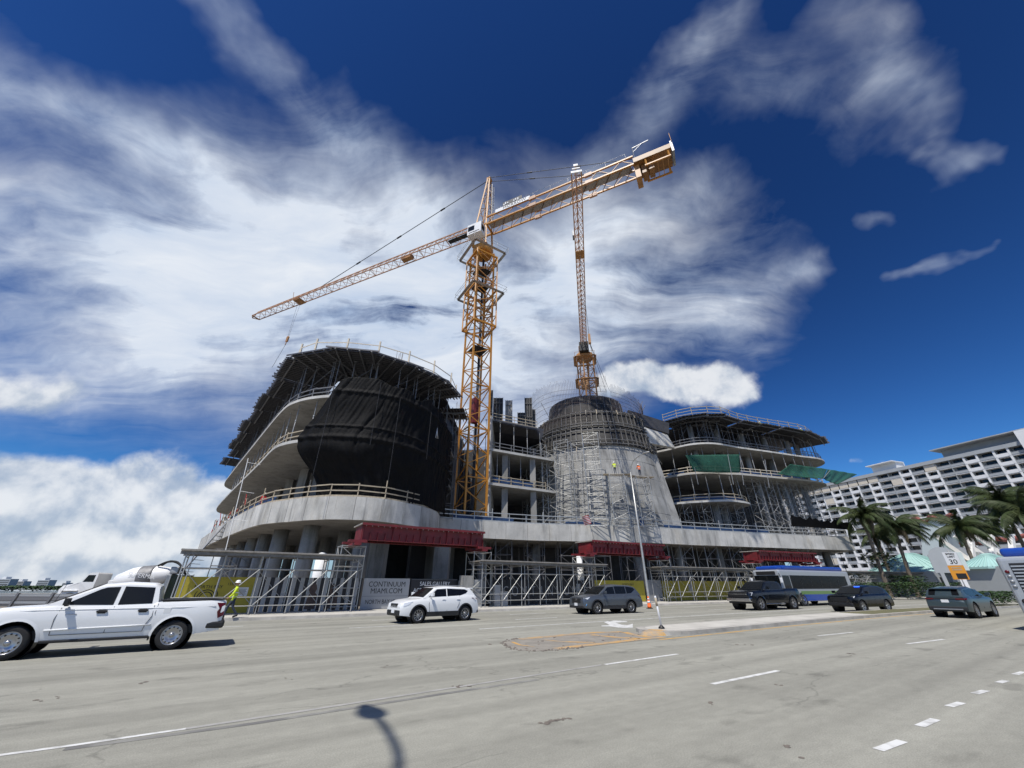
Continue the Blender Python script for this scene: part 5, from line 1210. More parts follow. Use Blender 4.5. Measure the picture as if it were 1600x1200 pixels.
# second crane: its jib points at the viewer
c2 = thing('tower_crane', 'second tower crane behind the cone with its jib pointing towards the viewer', 'crane', (14.6, 66, 8))
mast(c2, 14.6, 66.0, R(20), 2.3, 20.0, 42.0, 5.5, 4, 'yellow_d', .2, .1)
JA2 = math.atan2(27.5 - 66, 7.35 - 14.6); S2 = Matrix.Translation((14.6, 66, 0)) @ R3(JA2)
def SQ(x, y, z): return S2 @ V((x, y, z))
MB().lathe([(1.5, 41.8), (1.7, 42.2), (1.7, 42.8), (1.2, 43)], 18, S2).build('slewing_ring', 'yellow_d', c2)
for z in (36.5, 41.6):
    b = MB(); w_ = 1.95
    for (x, y), (x2, y2) in (((-w_, -w_), (w_, -w_)), ((w_, -w_), (w_, w_)), ((w_, w_), (-w_, w_)), ((-w_, w_), (-w_, -w_))): b.beam(SQ(x, y, z), SQ(x2, y2, z), .55, .06); b.beam(SQ(x, y, z + 1), SQ(x2, y2, z + 1), .05)
    b.build('platform', 'yellow_d', c2)
MB().box((1.9, 0, 43.4), (1.6, 1.8, 2.0), S2).build('cab', 'dark', c2)
jib(c2, SQ, 1.0, 38.6, 8, 1.15, 1.6, 'pinkish', 4, .13, .06, .15, 44.0)
b = MB(); b.box((38.7, 0, 44.1), (.12, 1.25, .3), S2); b.box((38.7, 0, 45.3), (.12, .5, .3), S2); b.box((38.7, 0, 44.7), (.12, .9, .12), S2); b.build('jib_end', 'white', c2)
b = MB()
for z in (43.9, 45.5):
    for sy in (-1, 1): b.beam(SQ(-.6, sy * .9, z), SQ(-15, sy * .9, z), .2)
b.box((-13.5, 0, 43.4), (2.4, 1.8, 2.2), S2); b.build('counter_jib', 'yellow_d', c2)
MB().box((29, -.75, 44.7), (.9, .2, .9), S2).build('sign_plate', 'steel', c2)
tx2 = 26.2; MB().box((tx2, 0, 43.8), (1.5, 1.3, .2), S2).build('trolley', 'yellow_d', c2)
for o_ in (-.3, .3): stick('hoist_rope', SQ(tx2 + o_, 0, 43.7), SQ(tx2 + o_ * .4, 0, 29.8), .05, 'galv_d', c2)
MB().box((tx2, 0, 29.2), (.5, .3, 1.3), S2).build('hook_block', 'yellow_d', c2)
hk = SQ(tx2, 0, 28.6)
for px, py, y in ((939, 613, 58.0), (952, 610, 58.5), (947, 611, 58.2)): stick('sling', hk, aty(px, py, y), .05, 'dark', c2)

# ------------------------------------------------------------------ vehicles
def lerpl(pl, x):
    """piecewise linear through (x, z) sorted by falling x"""
    if x >= pl[0][0]: return pl[0][1]
    for (a, za), (b_, zb) in zip(pl, pl[1:]):
        if x >= b_: return za + (zb - za) * (a - x) / max(1e-6, a - b_)
    return pl[-1][1]
_wheels = {}
def wheel_mesh(r, w, style):
    k = (round(r, 2), round(w, 2), style)
    if k in _wheels: return _wheels[k]
    ty = MB(); ty.lathe([(r * .66, -w / 2 + .01), (r * .90, -w / 2), (r * .985, -w * .36), (r, -w * .2), (r, w * .2), (r * .985, w * .36), (r * .90, w / 2), (r * .66, w / 2 - .01)], 28, caps=(False, False))
    rm = MB(); rr = r * .665
    rm.lathe([(rr, w / 2 - .012), (rr * .93, w / 2 - .008), (rr * .90, w / 2 - .05), (rr * .9, -w / 2 + .05)], 28, caps=(False, False))
    rm.lathe([(rr * .24, w / 2 - .09), (rr * .24, w / 2 - .03), (rr * .14, w / 2 - .015), (0.001, w / 2 - .015)], 14)
    if style == 'steel':
        rm.lathe([(rr * .9, w / 2 - .05), (rr * .62, w / 2 - .03), (rr * .55, w / 2 - .06), (rr * .24, w / 2 - .05)], 28, caps=(False, False))
    else:
        n = 5 if style == 'five' else 10
        for i in range(n):
            a = 2 * math.pi * i / n; wd = .17 if n == 5 else .09
            for da in ((-.16, .16) if n == 5 else (0,)):
                p = V((math.cos(a + da * .4) * rr * .2, math.sin(a + da * .4) * rr * .2, w / 2 - .045)); q = V((math.cos(a + da) * rr * .93, math.sin(a + da) * rr * .93, w / 2 - .03)); rm.beam(p, q, rr * wd, .03)
    dk = MB(); dk.lathe([(rr * .9, w / 2 - .10), (0.001, w / 2 - .10)], 20)
    ho = MB()
    if style == 'steel':
        for i in range(12):
            a = 2 * math.pi * i / 12; ho.lathe([(rr * .085, w / 2 - .03), (rr * .085, w / 2 - .026), (.001, w / 2 - .026)], 8, Matrix.Translation((math.cos(a) * rr * .76, math.sin(a) * rr * .76, .006)))
    out = []
    for mb, mt in ((ty, 'rubber'), (rm, 'alloy'), (dk, 'black'), (ho, 'black')):
        if mb.v: m = mb.mesh('wheel'); m.materials.append(M[mt]); out.append(m)
    _wheels[k] = out; return out
def wheels(root, Mx, axles, half, r, w, style):
    for x in axles:
        for sy in (-1, 1):
            W_ = Mx @ Matrix.Translation((x, sy * (half - w / 2 - .02), r)) @ Matrix.Rotation(R(-90 * sy), 4, 'X')
            ms = wheel_mesh(r, w, style); o = put(bpy.data.objects.new('wheel', ms[0]), root, W_)
            for m_, nm in zip(ms[1:], ('rim', 'brake_disc', 'vent_holes')): put(bpy.data.objects.new(nm, m_), o, W_)
def car(name, label, cat, Mx, paint, L, W, H, wb, fo, r, sill, deck, roof, belt, wins, style='ten', bed=None, trim='black', seams=(), arch=None, ww=.22, tum=.16, clad=True, mirror_x=None, roofrails=False, glass='glass_d', ws=None, rg=None, flare=False):
    t = thing(name, label, cat, Mx=Mx)
    ax = [L / 2 - fo, L / 2 - fo - wb]; ra = arch or r * 1.20
    def plan(x):
        e = max(0.0, (abs(x) - (L / 2 - .75)) / .75); k = .17 if x > 0 else .09; return W / 2 * (1 - k * e * e)
    def zb(x):
        z = sill + max(0, (abs(x) - (L / 2 - .5)) / .5) * .06
        for a in ax:
            d = abs(x - a)
            if d < ra: z = max(z, r * .98 + math.sqrt(ra * ra - d * d) - .0)
        return z
    def lat(x, f): return plan(x) * lerpl([(1.0, .905), (.93, .945), (.80, .985), (.55, 1.0), (.3, .995), (.1, .975), (0, .955)], f)
    xs = sorted(set([-L / 2 + L * i / 46 for i in range(47)] + [a + ra * math.cos(math.pi * k / 14) for a in ax for k in range(15)] + [x for x, z in deck]), reverse=True)
    FR_ = (0, .1, .3, .55, .8, .93, 1.0)
    full = MB(); rows = []
    def tz(x, f):
        z0 = sill; zd = lerpl(deck, x); return z0 + (zd - z0) * f
    for x in xs:
        zd = lerpl(deck, x); zl = zb(x); half = []
        for f in FR_:
            z = tz(x, f)
            if z < zl: z = zl
            half.append((x, lat(x, (z - sill) / (zd - sill)), z))
        half += [(x, plan(x) * .62, zd + .022), (x, 0, zd + .03)]
        rows.append([(a, -b_, c_) for a, b_, c_ in half] + [p for p in reversed(half[:-1])])
    full.grid(rows, smooth=True)
    full.face(list(reversed(rows[0]))); full.face(rows[-1])
    body = full.build('body', paint, t, Mx, recalc=False)
    m_ = body.modifiers.new('edges', 'EDGE_SPLIT'); m_.split_angle = R(38)
    def side(x, z):
        zd = lerpl(deck, x); return lat(x, min(1, max(0, (z - sill) / (zd - sill))))
    # floor and wheel housings
    MB().box((0, 0, sill + .12), (L * .9, W * .80, .22)).build('underbody', 'black', t, Mx)
    for a in ax:
        for sy in (-1, 1):
            b = MB(); b.lathe([(ra * .985, 0), (ra * .985, .38), (.01, .38)], 20, Matrix.Translation((a, sy * (W / 2 - .035), r)) @ Matrix.Rotation(R(90 * sy), 4, 'X'), caps=(False, False)); b.build('wheel_housing', 'black', t, Mx)
    wheels(t, Mx, ax, W / 2 - .005, r, ww, style)
    # greenhouse
    gx = sorted(set([roof[0][0] + (roof[-1][0] - roof[0][0]) * i / 26 for i in range(27)] + [p[0] for p in roof]), reverse=True)
    zt = max(z for x, z in roof)
    def glat(x, z): bw = plan(x) * .915; return bw - tum * (z - belt) / (zt - belt)
    g = MB(); rows = []
    for x in gx:
        zr = lerpl(roof, x); zb_ = min(belt - .03, zr - .01); e = .06 * min(1, (zr - zb_) / .4)
        h_ = [(x, glat(x, zb_), zb_), (x, glat(x, (zr + zb_) / 2), (zr + zb_) / 2), (x, glat(x, zr - e), zr - e), (x, glat(x, zr) - .09, zr), (x, (glat(x, zr) - .09) * .5, zr + .018), (x, 0, zr + .024)]
        rows.append([(a, -b_, c_) for a, b_, c_ in h_] + [p for p in reversed(h_[:-1])])
    g.grid(rows); g.face(list(reversed(rows[0]))); g.face(rows[-1])
    cabin = g.build('cabin', paint, t, Mx); cabin.modifiers.new('edges', 'EDGE_SPLIT').split_angle = R(40)
    for sy in (-1, 1):
        for poly in wins:
            b = MB(); pts = [V((x, sy * (glat(x, z) + .008), z)) for x, z in poly]
            if sy > 0: pts.reverse()
            b.face(pts); b.build('side_window', glass, cabin, Mx)
        for q in seams:
            b = MB(); P = [V((x, sy * (side(x, z) + .010), z)) for x, z in q]
            for a, c_ in zip(P, P[1:]): b.beam(a, c_, .010, .014, up=(0, 1, 0))
            b.build('door_seam', 'dark', body, Mx)
    def slope_glass(nm, xa, xb, inset):
        n = 6; rr_ = []
        for i in range(n + 1):
            x = xa + (xb - xa) * i / n; z = lerpl(roof, x); dx = .01 if xa > xb else -.01
            y_ = glat(x, z) - inset; rr_.append([V((x + dx, -y_ + (y_ * 2) * j / 6, z + .034 - abs(j - 3) / 3 * .010)) for j in range(7)])
        b = MB(); b.grid(rr_); 
        b.build(nm, 'glass_w', cabin, Mx, recalc=False)
    slope_glass('windscreen', *(ws or (roof[0][0] - .06, roof[1][0] + .04)), .10)
    slope_glass('rear_window', *(rg or (roof[-2][0] - .02, roof[-1][0] + .03)), .12)
    if clad or flare:
        for a in ax:
            for sy in (-1, 1):
                b = MB(); rr_ = []
                for k in range(17):
                    an = math.pi * (k / 16); rr_.append([V((a + (ra + o_) * math.cos(an), sy * (side(min(L / 2, max(-L / 2, a + ra * math.cos(an))), max(sill, r + ra * math.sin(an))) + (.018 if o_ < .05 else .004)), r * .98 + (ra + o_) * math.sin(an))) for o_ in (-.01, .055)])
                b.grid(rr_); b.build('arch_flare', trim if clad else paint, body, Mx)
    if clad:
        for sy in (-1, 1):
            b = MB(); xa, xb = ax[0] - ra, ax[1] + ra; b.box(((xa + xb) / 2, sy * (W / 2 - .035), sill + .07), (xa - xb, .08, .2)); b.build('sill_cladding', trim, body, Mx)
    if mirror_x:
        for sy in (-1, 1):
            b = MB(); mz = belt + .10; b.tube([(mirror_x, sy * (W / 2 - .06), mz - .04), (mirror_x, sy * (W / 2 + .06), mz)], .03, 6); b.box((mirror_x + .01, sy * (W / 2 + .15), mz + .04), (.11, .22, .17)); o = b.build('mirror', paint if paint != 'white_car' or trim != 'black' or not bed else 'black', t, Mx); bv = o.modifiers.new('b', 'BEVEL'); bv.width = .03; bv.segments = 2
    t['_'] = 0; del t['_']
    return t, body, side, plan
def boxp(name, c, d, mat, parent, Mx, bev=.0):
    o = MB().box(c, d).build(name, mat, parent, Mx)
    if bev: q = o.modifiers.new('b', 'BEVEL'); q.width = bev; q.segments = 2
    return o
def patch(name, pts, mat, parent, Mx, both=True, th=.012):
    """thin lens: outline points given on the left side (y > 0), mirrored"""
    for s in ((1, -1) if both else (1,)):
        P = [V((x, y * s, z)) for x, y, z in pts]; b = MB(); b.face(P if s > 0 else list(reversed(P))); o = b.build(name, mat, parent, Mx); m = o.modifiers.new('t', 'SOLIDIFY'); m.thickness = th; m.offset = 0
def carmat(name, c, rough=.25, metal=.0, dirt=.0):
    M[name] = smat(name, c, rough, metal, var=dirt, vs_=2.0, coat=.35, spec=.4) if dirt else smat(name, c, rough, metal, coat=.35, spec=.4)
carmat('white_car', (0.74, 0.75, 0.75), .28); carmat('grey_car', (0.10, 0.115, 0.135), .3, .5); carmat('black_car', (0.006, 0.008, 0.012), .2); carmat('black_police', (0.004, 0.005, 0.007), .22); carmat('teal_car', (0.05, 0.075, 0.085), .3, .4)
def cmat(front, rear, W, off, wbfo, flip=1, scale=1.0, side_left=True):
    """root matrix from the ground contacts of the two near wheels; the front contact gives the heading"""
    f, r_ = V((*front, 0)), V((*rear, 0)); h = (f - r_).normalized(); rt = V((h.y, -h.x, 0)) * (1 if side_left else -1)
    mid = (f + r_) / 2 + rt * (W / 2 - .11) * scale - h * off * scale
    return Matrix.Translation(mid) @ Matrix.Rotation(math.atan2(h.y, h.x), 4, 'Z') @ Matrix.Scale(scale, 4)

# white pickup, nearest car
Mp = cmat((-13.02, 11.92), (-10.30, 13.80), 1.9, .115, 0)
pk, pb_, ps, pp = car('pickup_truck', 'white crew cab pickup with steel wheels driving left in the foreground', 'pickup', Mp, 'white_car', 5.41, 1.9, 1.8, 3.34, .92, .385, .40,
    [(2.705, .92), (2.68, 1.08), (2.2, 1.16), (1.2, 1.21), (.9, 1.19), (-.85, 1.21), (-.96, 1.25), (-2.6, 1.28), (-2.705, 1.22)],
    [(1.50, 1.19), (.46, 1.725), (-.1, 1.785), (-.74, 1.755), (-.87, 1.67), (-.97, 1.2)], 1.17,
    [[(1.08, 1.23), (.05, 1.205), (.05, 1.67), (.34, 1.655), (.48, 1.60)], [(-.05, 1.205), (-.82, 1.225), (-.75, 1.65), (-.05, 1.68)]], style='steel', bed=True, arch=.50, ww=.26, tum=.19, clad=False, flare=True, mirror_x=.98,
    seams=[[(1.08, 1.16), (1.12, .9), (1.08, .52)], [(0, 1.17), (0, .52)], [(-.90, 1.18), (-.93, .9), (-.84, .68), (-.82, .52)], [(1.08, .52), (-.82, .52)], [(-.98, 1.22), (-.98, .95)]], rg=(-.89, -.96))
MB().box((-1.82, 0, 1.288), (1.56, 1.5, .03)).build('bed_liner', 'black', pk, Mp)
for sy in (-1, 1): boxp('bed_rail_cap', (-1.82, sy * .80, 1.305), (1.66, .1, .04), 'black', pk, Mp, .015); boxp('running_board', (.1, sy * .86, .37), (2.25, .16, .07), 'black', pk, Mp, .02)
for x in (.34, -.56):
    for sy in (-1, 1): boxp('door_handle', (x - .12, sy * (ps(x, 1.04) + .02), 1.05), (.24, .04, .05), 'black', pb_, Mp, .015); boxp('handle_cup', (x - .12, sy * (ps(x, 1.0) + .003), 1.045), (.17, .012, .10), 'dark', pb_, Mp, .005)
boxp('rear_bumper', (-2.70, 0, .62), (.22, 1.78, .20), 'black', pk, Mp, .05); boxp('front_bumper', (2.68, 0, .60), (.2, 1.66, .28), 'black', pk, Mp, .06); boxp('grille', (2.70, 0, .88), (.05, 1.3, .2), 'black', pk, Mp, .02)
for sy in (-1, 1): boxp('rear_bumper_corner', (-2.55, sy * .84, .60), (.5, .16, .19), 'black', pk, Mp, .05); boxp('splash_guard', (-1.02, sy * .8, .40), (.03, .2, .24), 'rubber', pk, Mp); boxp('mirror_stay', (1.0, sy * .97, 1.22), (.08, .1, .05), 'black', pk, Mp)
patch('tail_lamp', [(-2.46, ps(-2.46, 1.18) + .012, 1.21), (-2.69, ps(-2.69, 1.18) + .004, 1.2), (-2.715, ps(-2.7, .9) + .006, .85), (-2.58, ps(-2.58, .82) + .012, .78), (-2.52, ps(-2.52, .98) + .012, .96), (-2.56, ps(-2.56, 1.05) + .012, 1.05)], 'redlamp', pk, Mp)
patch('tail_lamp_lens', [(-2.56, ps(-2.56, .9) + .02, .93), (-2.66, ps(-2.66, .9) + .014, .93), (-2.67, ps(-2.66, .86) + .014, .85), (-2.60, ps(-2.6, .86) + .018, .85)], 'redlamp', pk, Mp)
patch('head_lamp', [(2.44, ps(2.44, .98) + .008, 1.0), (2.66, ps(2.66, .95) + .008, .97), (2.69, ps(2.69, .88) + .01, .86), (2.5, ps(2.5, .88) + .008, .9)], 'lamp', pk, Mp)
for k in range(7): pass
for sy in (-1, 1):
    P_ = [V((x, sy * (ps(x, .66) + .004), .66 - .02 * x)) for x in (1.22, .6, 0, -.5, -.98)]; b = MB(); b.tube(P_, .022, 6); b.build('door_moulding', 'white_car', pb_, Mp)
    P_ = [V((x, sy * (ps(x, 1.1) + .002), 1.105)) for x in (2.3, 1.6, .9, 0, -.9, -1.6, -2.45)]; b = MB(); b.tube(P_, .014, 6); b.build('shoulder_crease', 'white_car', pb_, Mp)
b = MB(); b.tube([(1.62, -.7, 1.18), (1.52, -.72, 1.72)], .006, 4); b.build('antenna', 'black', pk, Mp)
boxp('fuel_door', (-1.25, ps(-1.25, 1.05) + .004, 1.03), (.17, .008, .15), 'white_car', pb_, Mp, .004)
for sy in (-1, 1):
    b = MB(); b.tube([(.95, sy * (ps(.95, 1.0) + .003), 1.0), (.72, sy * (ps(.72, 1.0) + .003), .995)], .012, 4); b.build('fender_badge', 'chrome', pk, Mp)

# white crossover
Mq = cmat((-4.9, 22.74), (-2.65, 24.56), 1.84, .035, 0, scale=1.06)
wq, wb_, wsid, wpl = car('crossover_car', 'white crossover car with black cladding driving left before the sales sign', 'car', Mq, 'white_car', 4.38, 1.84, 1.6, 2.65, .90, .345, .30,
    [(2.19, .70), (2.15, .84), (1.75, .97), (1.0, 1.05), (.8, 1.07), (-1.4, 1.16), (-1.95, 1.14), (-2.12, 1.02), (-2.19, .80)],
    [(1.10, 1.04), (.40, 1.50), (-.4, 1.565), (-1.45, 1.52), (-1.78, 1.44), (-2.06, 1.10)], 1.07,
    [[(.80, 1.10), (-.22, 1.12), (-.22, 1.46), (.30, 1.44)], [(-.28, 1.12), (-1.05, 1.15), (-1.42, 1.25), (-1.55, 1.36), (-1.35, 1.43), (-.28, 1.465)]], style='ten', mirror_x=.70,
    seams=[[(.72, 1.05), (.78, .8), (.72, .45)], [(-.25, 1.1), (-.25, .45)], [(-1.0, 1.14), (-.95, .8), (-.85, .6)]])
for x in (.0, -.85): 
    for sy in (-1, 1): boxp('door_handle', (x - .05, sy * (wsid(x, .98) + .015), .98), (.2, .03, .03), 'white_car', wb_, Mq, .01)
boxp('front_bumper', (2.12, 0, .45), (.18, 1.5, .26), 'black', wq, Mq, .06); boxp('grille', (2.16, 0, .74), (.06, .8, .2), 'black', wq, Mq, .02); boxp('rear_bumper', (-2.13, 0, .48), (.18, 1.68, .3), 'black', wq, Mq, .06)
boxp('grille_bar', (2.2, 0, .76), (.02, .34, .05), 'chrome', wq, Mq, .01); boxp('number_plate', (2.22, 0, .52), (.02, .32, .16), 'inkw', wq, Mq); boxp('roof_spoiler', (-1.86, 0, 1.47), (.26, 1.2, .05), 'white_car', wq, Mq, .02)
for sy in (-1, 1): boxp('roof_rail', (-.5, sy * .58, 1.60), (1.7, .035, .035), 'alloy', wq, Mq, .01)
patch('head_lamp', [(1.62, wsid(1.62, .9) + .01, .93), (2.02, wsid(2.02, .85) + .008, .86), (2.17, wsid(2.17, .76) * .92 + .01, .76), (2.05, wsid(2.05, .72) + .012, .72), (1.8, wsid(1.8, .8) + .01, .80)], 'lamp', wq, Mq)
patch('tail_lamp', [(-1.72, wsid(-1.72, 1.0) + .008, 1.04), (-2.1, wsid(-2.1, .98) + .01, 1.0), (-2.15, wsid(-2.15, .9) + .01, .86), (-1.98, wsid(-1.98, .88) + .012, .92)], 'redlamp', wq, Mq)

# grey three-row SUV
Mh = cmat((5.72, 29.82), (8.39, 31.17), 1.93, .0, 0, scale=1.03)
hh, hb_, hs_, hp_ = car('suv_car', 'blue grey three-row SUV driving left behind the median', 'car', Mh, 'grey_car', 4.95, 1.93, 1.73, 2.85, 1.0, .375, .32,
    [(2.475, .78), (2.42, .95), (1.9, 1.06), (1.15, 1.11), (.95, 1.12), (-1.7, 1.17), (-2.2, 1.16), (-2.4, 1.05), (-2.475, .85)],
    [(1.30, 1.09), (.45, 1.60), (-.4, 1.71), (-1.6, 1.66), (-2.02, 1.56), (-2.36, 1.12)], 1.12,
    [[(.95, 1.15), (-.1, 1.16), (-.1, 1.58), (.40, 1.56)], [(-.17, 1.16), (-1.1, 1.17), (-1.1, 1.60), (-.17, 1.60)], [(-1.17, 1.17), (-1.55, 1.2), (-1.95, 1.40), (-1.85, 1.52), (-1.17, 1.6)]], style='ten', mirror_x=.88, trim='dark',
    seams=[[(.85, 1.1), (.88, .8), (.82, .48)], [(-.13, 1.12), (-.13, .48)], [(-1.1, 1.14), (-1.02, .8), (-.85, .62)]])
for x in (.1, -.85):
    for sy in (-1, 1): boxp('door_handle', (x - .05, sy * (hs_(x, 1.0) + .015), 1.02), (.2, .03, .03), 'chrome', hb_, Mh, .01)
boxp('grille', (2.44, 0, .76), (.08, 1.0, .3), 'black', hh, Mh, .03); boxp('front_bumper', (2.40, 0, .42), (.2, 1.6, .16), 'dark', hh, Mh, .04); boxp('rear_bumper', (-2.4, 0, .5), (.2, 1.7, .24), 'dark', hh, Mh, .05); boxp('emblem', (2.49, 0, .86), (.02, .22, .13), 'chrome', hh, Mh, .03); boxp('number_plate', (2.51, 0, .56), (.02, .32, .16), 'inkw', hh, Mh)
patch('head_lamp', [(1.98, hs_(1.98, .98) + .01, .99), (2.3, hs_(2.3, .92) + .01, .93), (2.44, hs_(2.44, .86) * .95, .86), (2.2, hs_(2.2, .86) + .012, .85)], 'lamp', hh, Mh)
patch('fog_lamp', [(2.25, hs_(2.25, .6) + .01, .62), (2.42, hs_(2.42, .6) * .97 + .01, .58), (2.44, hs_(2.44, .5) * .94 + .01, .48), (2.3, hs_(2.3, .5) + .01, .5)], 'chrome', hh, Mh)
patch('tail_lamp', [(-2.1, hs_(-2.1, 1.0) + .008, 1.05), (-2.42, hs_(-2.42, 1.0) + .008, 1.02), (-2.44, hs_(-2.44, .9) + .008, .88), (-2.3, hs_(-2.3, .9) + .01, .92)], 'redlamp', hh, Mh)

# black full-size pickup
Ms = cmat((19.25, 34.27), (22.98, 36.08), 2.06, .06, 0, scale=1.08)
sv, sb_, ss_, sp_ = car('pickup_truck', 'black crew cab pickup with chrome bumper in front of the bus', 'pickup', Ms, 'black_car', 5.88, 2.06, 1.92, 3.74, .98, .42, .45,
    [(2.94, .98), (2.90, 1.15), (2.3, 1.24), (1.45, 1.27), (1.2, 1.28), (-1.0, 1.32), (-1.1, 1.36), (-2.8, 1.38), (-2.94, 1.34)],
    [(1.48, 1.25), (.68, 1.82), (.1, 1.90), (-.75, 1.88), (-.92, 1.80), (-1.06, 1.32)], 1.30,
    [[(1.08, 1.34), (.22, 1.34), (.22, 1.78), (.62, 1.78)], [(.12, 1.34), (-.75, 1.36), (-.70, 1.78), (.12, 1.8)]], style='five', bed=True, arch=.53, ww=.28, clad=False, flare=True, mirror_x=1.05,
    seams=[[(1.1, 1.26), (1.12, .9), (1.08, .55)], [(.17, 1.3), (.17, .55)], [(-.85, 1.32), (-.7, .65)], [(-1.05, 1.34), (-1.05, .6)]], rg=(-.94, -1.05))
boxp('front_bumper', (2.92, 0, .68), (.24, 1.92, .26), 'chrome', sv, Ms, .05); boxp('grille', (2.93, 0, 1.0), (.08, 1.5, .32), 'black', sv, Ms, .02); boxp('grille_bar', (2.98, 0, 1.03), (.03, 1.5, .05), 'chrome', sv, Ms, .01); boxp('lower_bumper', (2.86, 0, .5), (.2, 1.7, .14), 'black', sv, Ms, .03); boxp('rear_bumper', (-2.95, 0, .7), (.16, 1.9, .2), 'chrome', sv, Ms, .04); boxp('bed_liner', (-1.95, 0, 1.375), (1.6, 1.6, .03), 'black', sv, Ms)
for sy in (-1, 1): boxp('running_board', (.3, sy * .93, .40), (2.2, .14, .06), 'chrome', sv, Ms, .02)
patch('head_lamp', [(2.58, ss_(2.58, 1.1) + .01, 1.14), (2.88, ss_(2.88, 1.1) * .97 + .01, 1.12), (2.92, ss_(2.92, .95) * .95 + .01, .92), (2.75, ss_(2.75, .95) + .01, .95)], 'lamp', sv, Ms)

# unmarked black police SUV with blue lights
Mo = cmat((25.23, 31.89), (27.96, 33.04), 2.0, .0, 0, scale=.98)
po, pob, pos_, pop = car('police_car', 'black SUV with blue flashing lights behind its windscreen, beside the median', 'car', Mo, 'black_police', 5.05, 2.0, 1.78, 3.02, .95, .39, .34,
    [(2.525, .85), (2.48, 1.02), (1.9, 1.12), (1.2, 1.15), (.95, 1.16), (-1.7, 1.20), (-2.25, 1.2), (-2.45, 1.1), (-2.525, .9)],
    [(1.34, 1.13), (.5, 1.66), (-.4, 1.76), (-1.6, 1.71), (-2.0, 1.62), (-2.4, 1.16)], 1.16,
    [[(.98, 1.19), (-.1, 1.2), (-.1, 1.63), (.44, 1.62)], [(-.17, 1.2), (-1.15, 1.21), (-1.1, 1.65), (-.17, 1.65)], [(-1.22, 1.21), (-1.6, 1.24), (-1.9, 1.5), (-1.22, 1.64)]], style='five', mirror_x=.92, trim='black', clad=False,
    seams=[[(.88, 1.12), (.9, .5)], [(-.13, 1.16), (-.13, .5)], [(-1.15, 1.18), (-.9, .6)]])
boxp('grille', (2.5, 0, .82), (.08, 1.2, .3), 'black', po, Mo, .02); boxp('front_bumper', (2.46, 0, .5), (.18, 1.7, .25), 'black', po, Mo, .05); boxp('rear_bumper', (-2.48, 0, .55), (.16, 1.7, .25), 'black', po, Mo, .05)
patch('head_lamp', [(2.1, pos_(2.1, 1.0) + .01, 1.06), (2.45, pos_(2.45, .98) * .97 + .01, 1.0), (2.5, pos_(2.5, .9) * .94 + .01, .92), (2.25, pos_(2.25, .92) + .01, .94)], 'lamp', po, Mo)
M['bluelamp'] = smat('blue_lamp', (0.05, 0.12, .9), .2)
bl = M['bluelamp'].node_tree.nodes['Principled BSDF']; bl.inputs['Emission Color'].default_value = (.03, .12, 1, 1); bl.inputs['Emission Strength'].default_value = 3.0
boxp('beacon', (.62, .45, 1.66), (.08, .35, .05), 'bluelamp', po, Mo, .01); boxp('beacon', (2.3, .62, 1.0), (.06, .12, .06), 'bluelamp', po, Mo, .01)

# dark teal SUV seen from behind, driving away
hv = R(28.5); rr_ = V((27.35, 26.3, 0)); hvv = V((math.cos(hv), math.sin(hv), 0))
Mv = cmat(tuple((rr_ + hvv * 2.87).xy), tuple(rr_.xy), 1.93, .02, 0, scale=1.0, side_left=False)
ve, veb, ves, vep = car('suv_car', 'dark teal SUV seen from behind driving away on the right', 'car', Mv, 'teal_car', 4.80, 1.93, 1.66, 2.87, .93, .40, .32,
    [(2.4, .78), (2.35, .95), (1.9, 1.05), (1.1, 1.1), (.9, 1.11), (-1.6, 1.14), (-2.1, 1.12), (-2.33, 1.0), (-2.4, .82)],
    [(1.2, 1.08), (.4, 1.52), (-.3, 1.65), (-1.5, 1.58), (-1.95, 1.5), (-2.28, 1.12)], 1.10,
    [[(.9, 1.13), (-.1, 1.14), (-.1, 1.52), (.4, 1.50)], [(-.17, 1.14), (-1.2, 1.15), (-1.65, 1.28), (-1.5, 1.48), (-.17, 1.53)]], style='ten', mirror_x=.85, trim='dark', clad=False,
    seams=[[(.8, 1.08), (.8, .5)], [(-.13, 1.1), (-.13, .5)], [(-1.1, 1.12), (-.9, .6)]])
boxp('rear_bumper', (-2.36, 0, .50), (.16, 1.72, .2), 'dark', ve, Mv, .04); boxp('bumper_trim', (-2.44, 0, .46), (.03, 1.3, .06), 'alloy', ve, Mv, .01); boxp('number_plate', (-2.40, 0, .88), (.02, .34, .15), 'inkw', ve, Mv); boxp('tailgate_bar', (-2.35, 0, 1.0), (.05, 1.3, .04), 'black', ve, Mv, .01); boxp('roof_spoiler', (-2.0, 0, 1.53), (.25, 1.3, .05), 'teal_car', ve, Mv, .02)
patch('tail_lamp', [(-2.05, ves(-2.05, 1.0) + .01, 1.04), (-2.34, ves(-2.34, .98) * .98 + .01, 1.02), (-2.36, ves(-2.36, .9) * .98 + .01, .94), (-2.15, ves(-2.15, .95) + .01, .97)], 'redlamp', ve, Mv)
for sy in (-1, 1): boxp('tail_lamp', (-2.36, sy * .68, .99), (.05, .38, .08), 'redlamp', ve, Mv, .01)

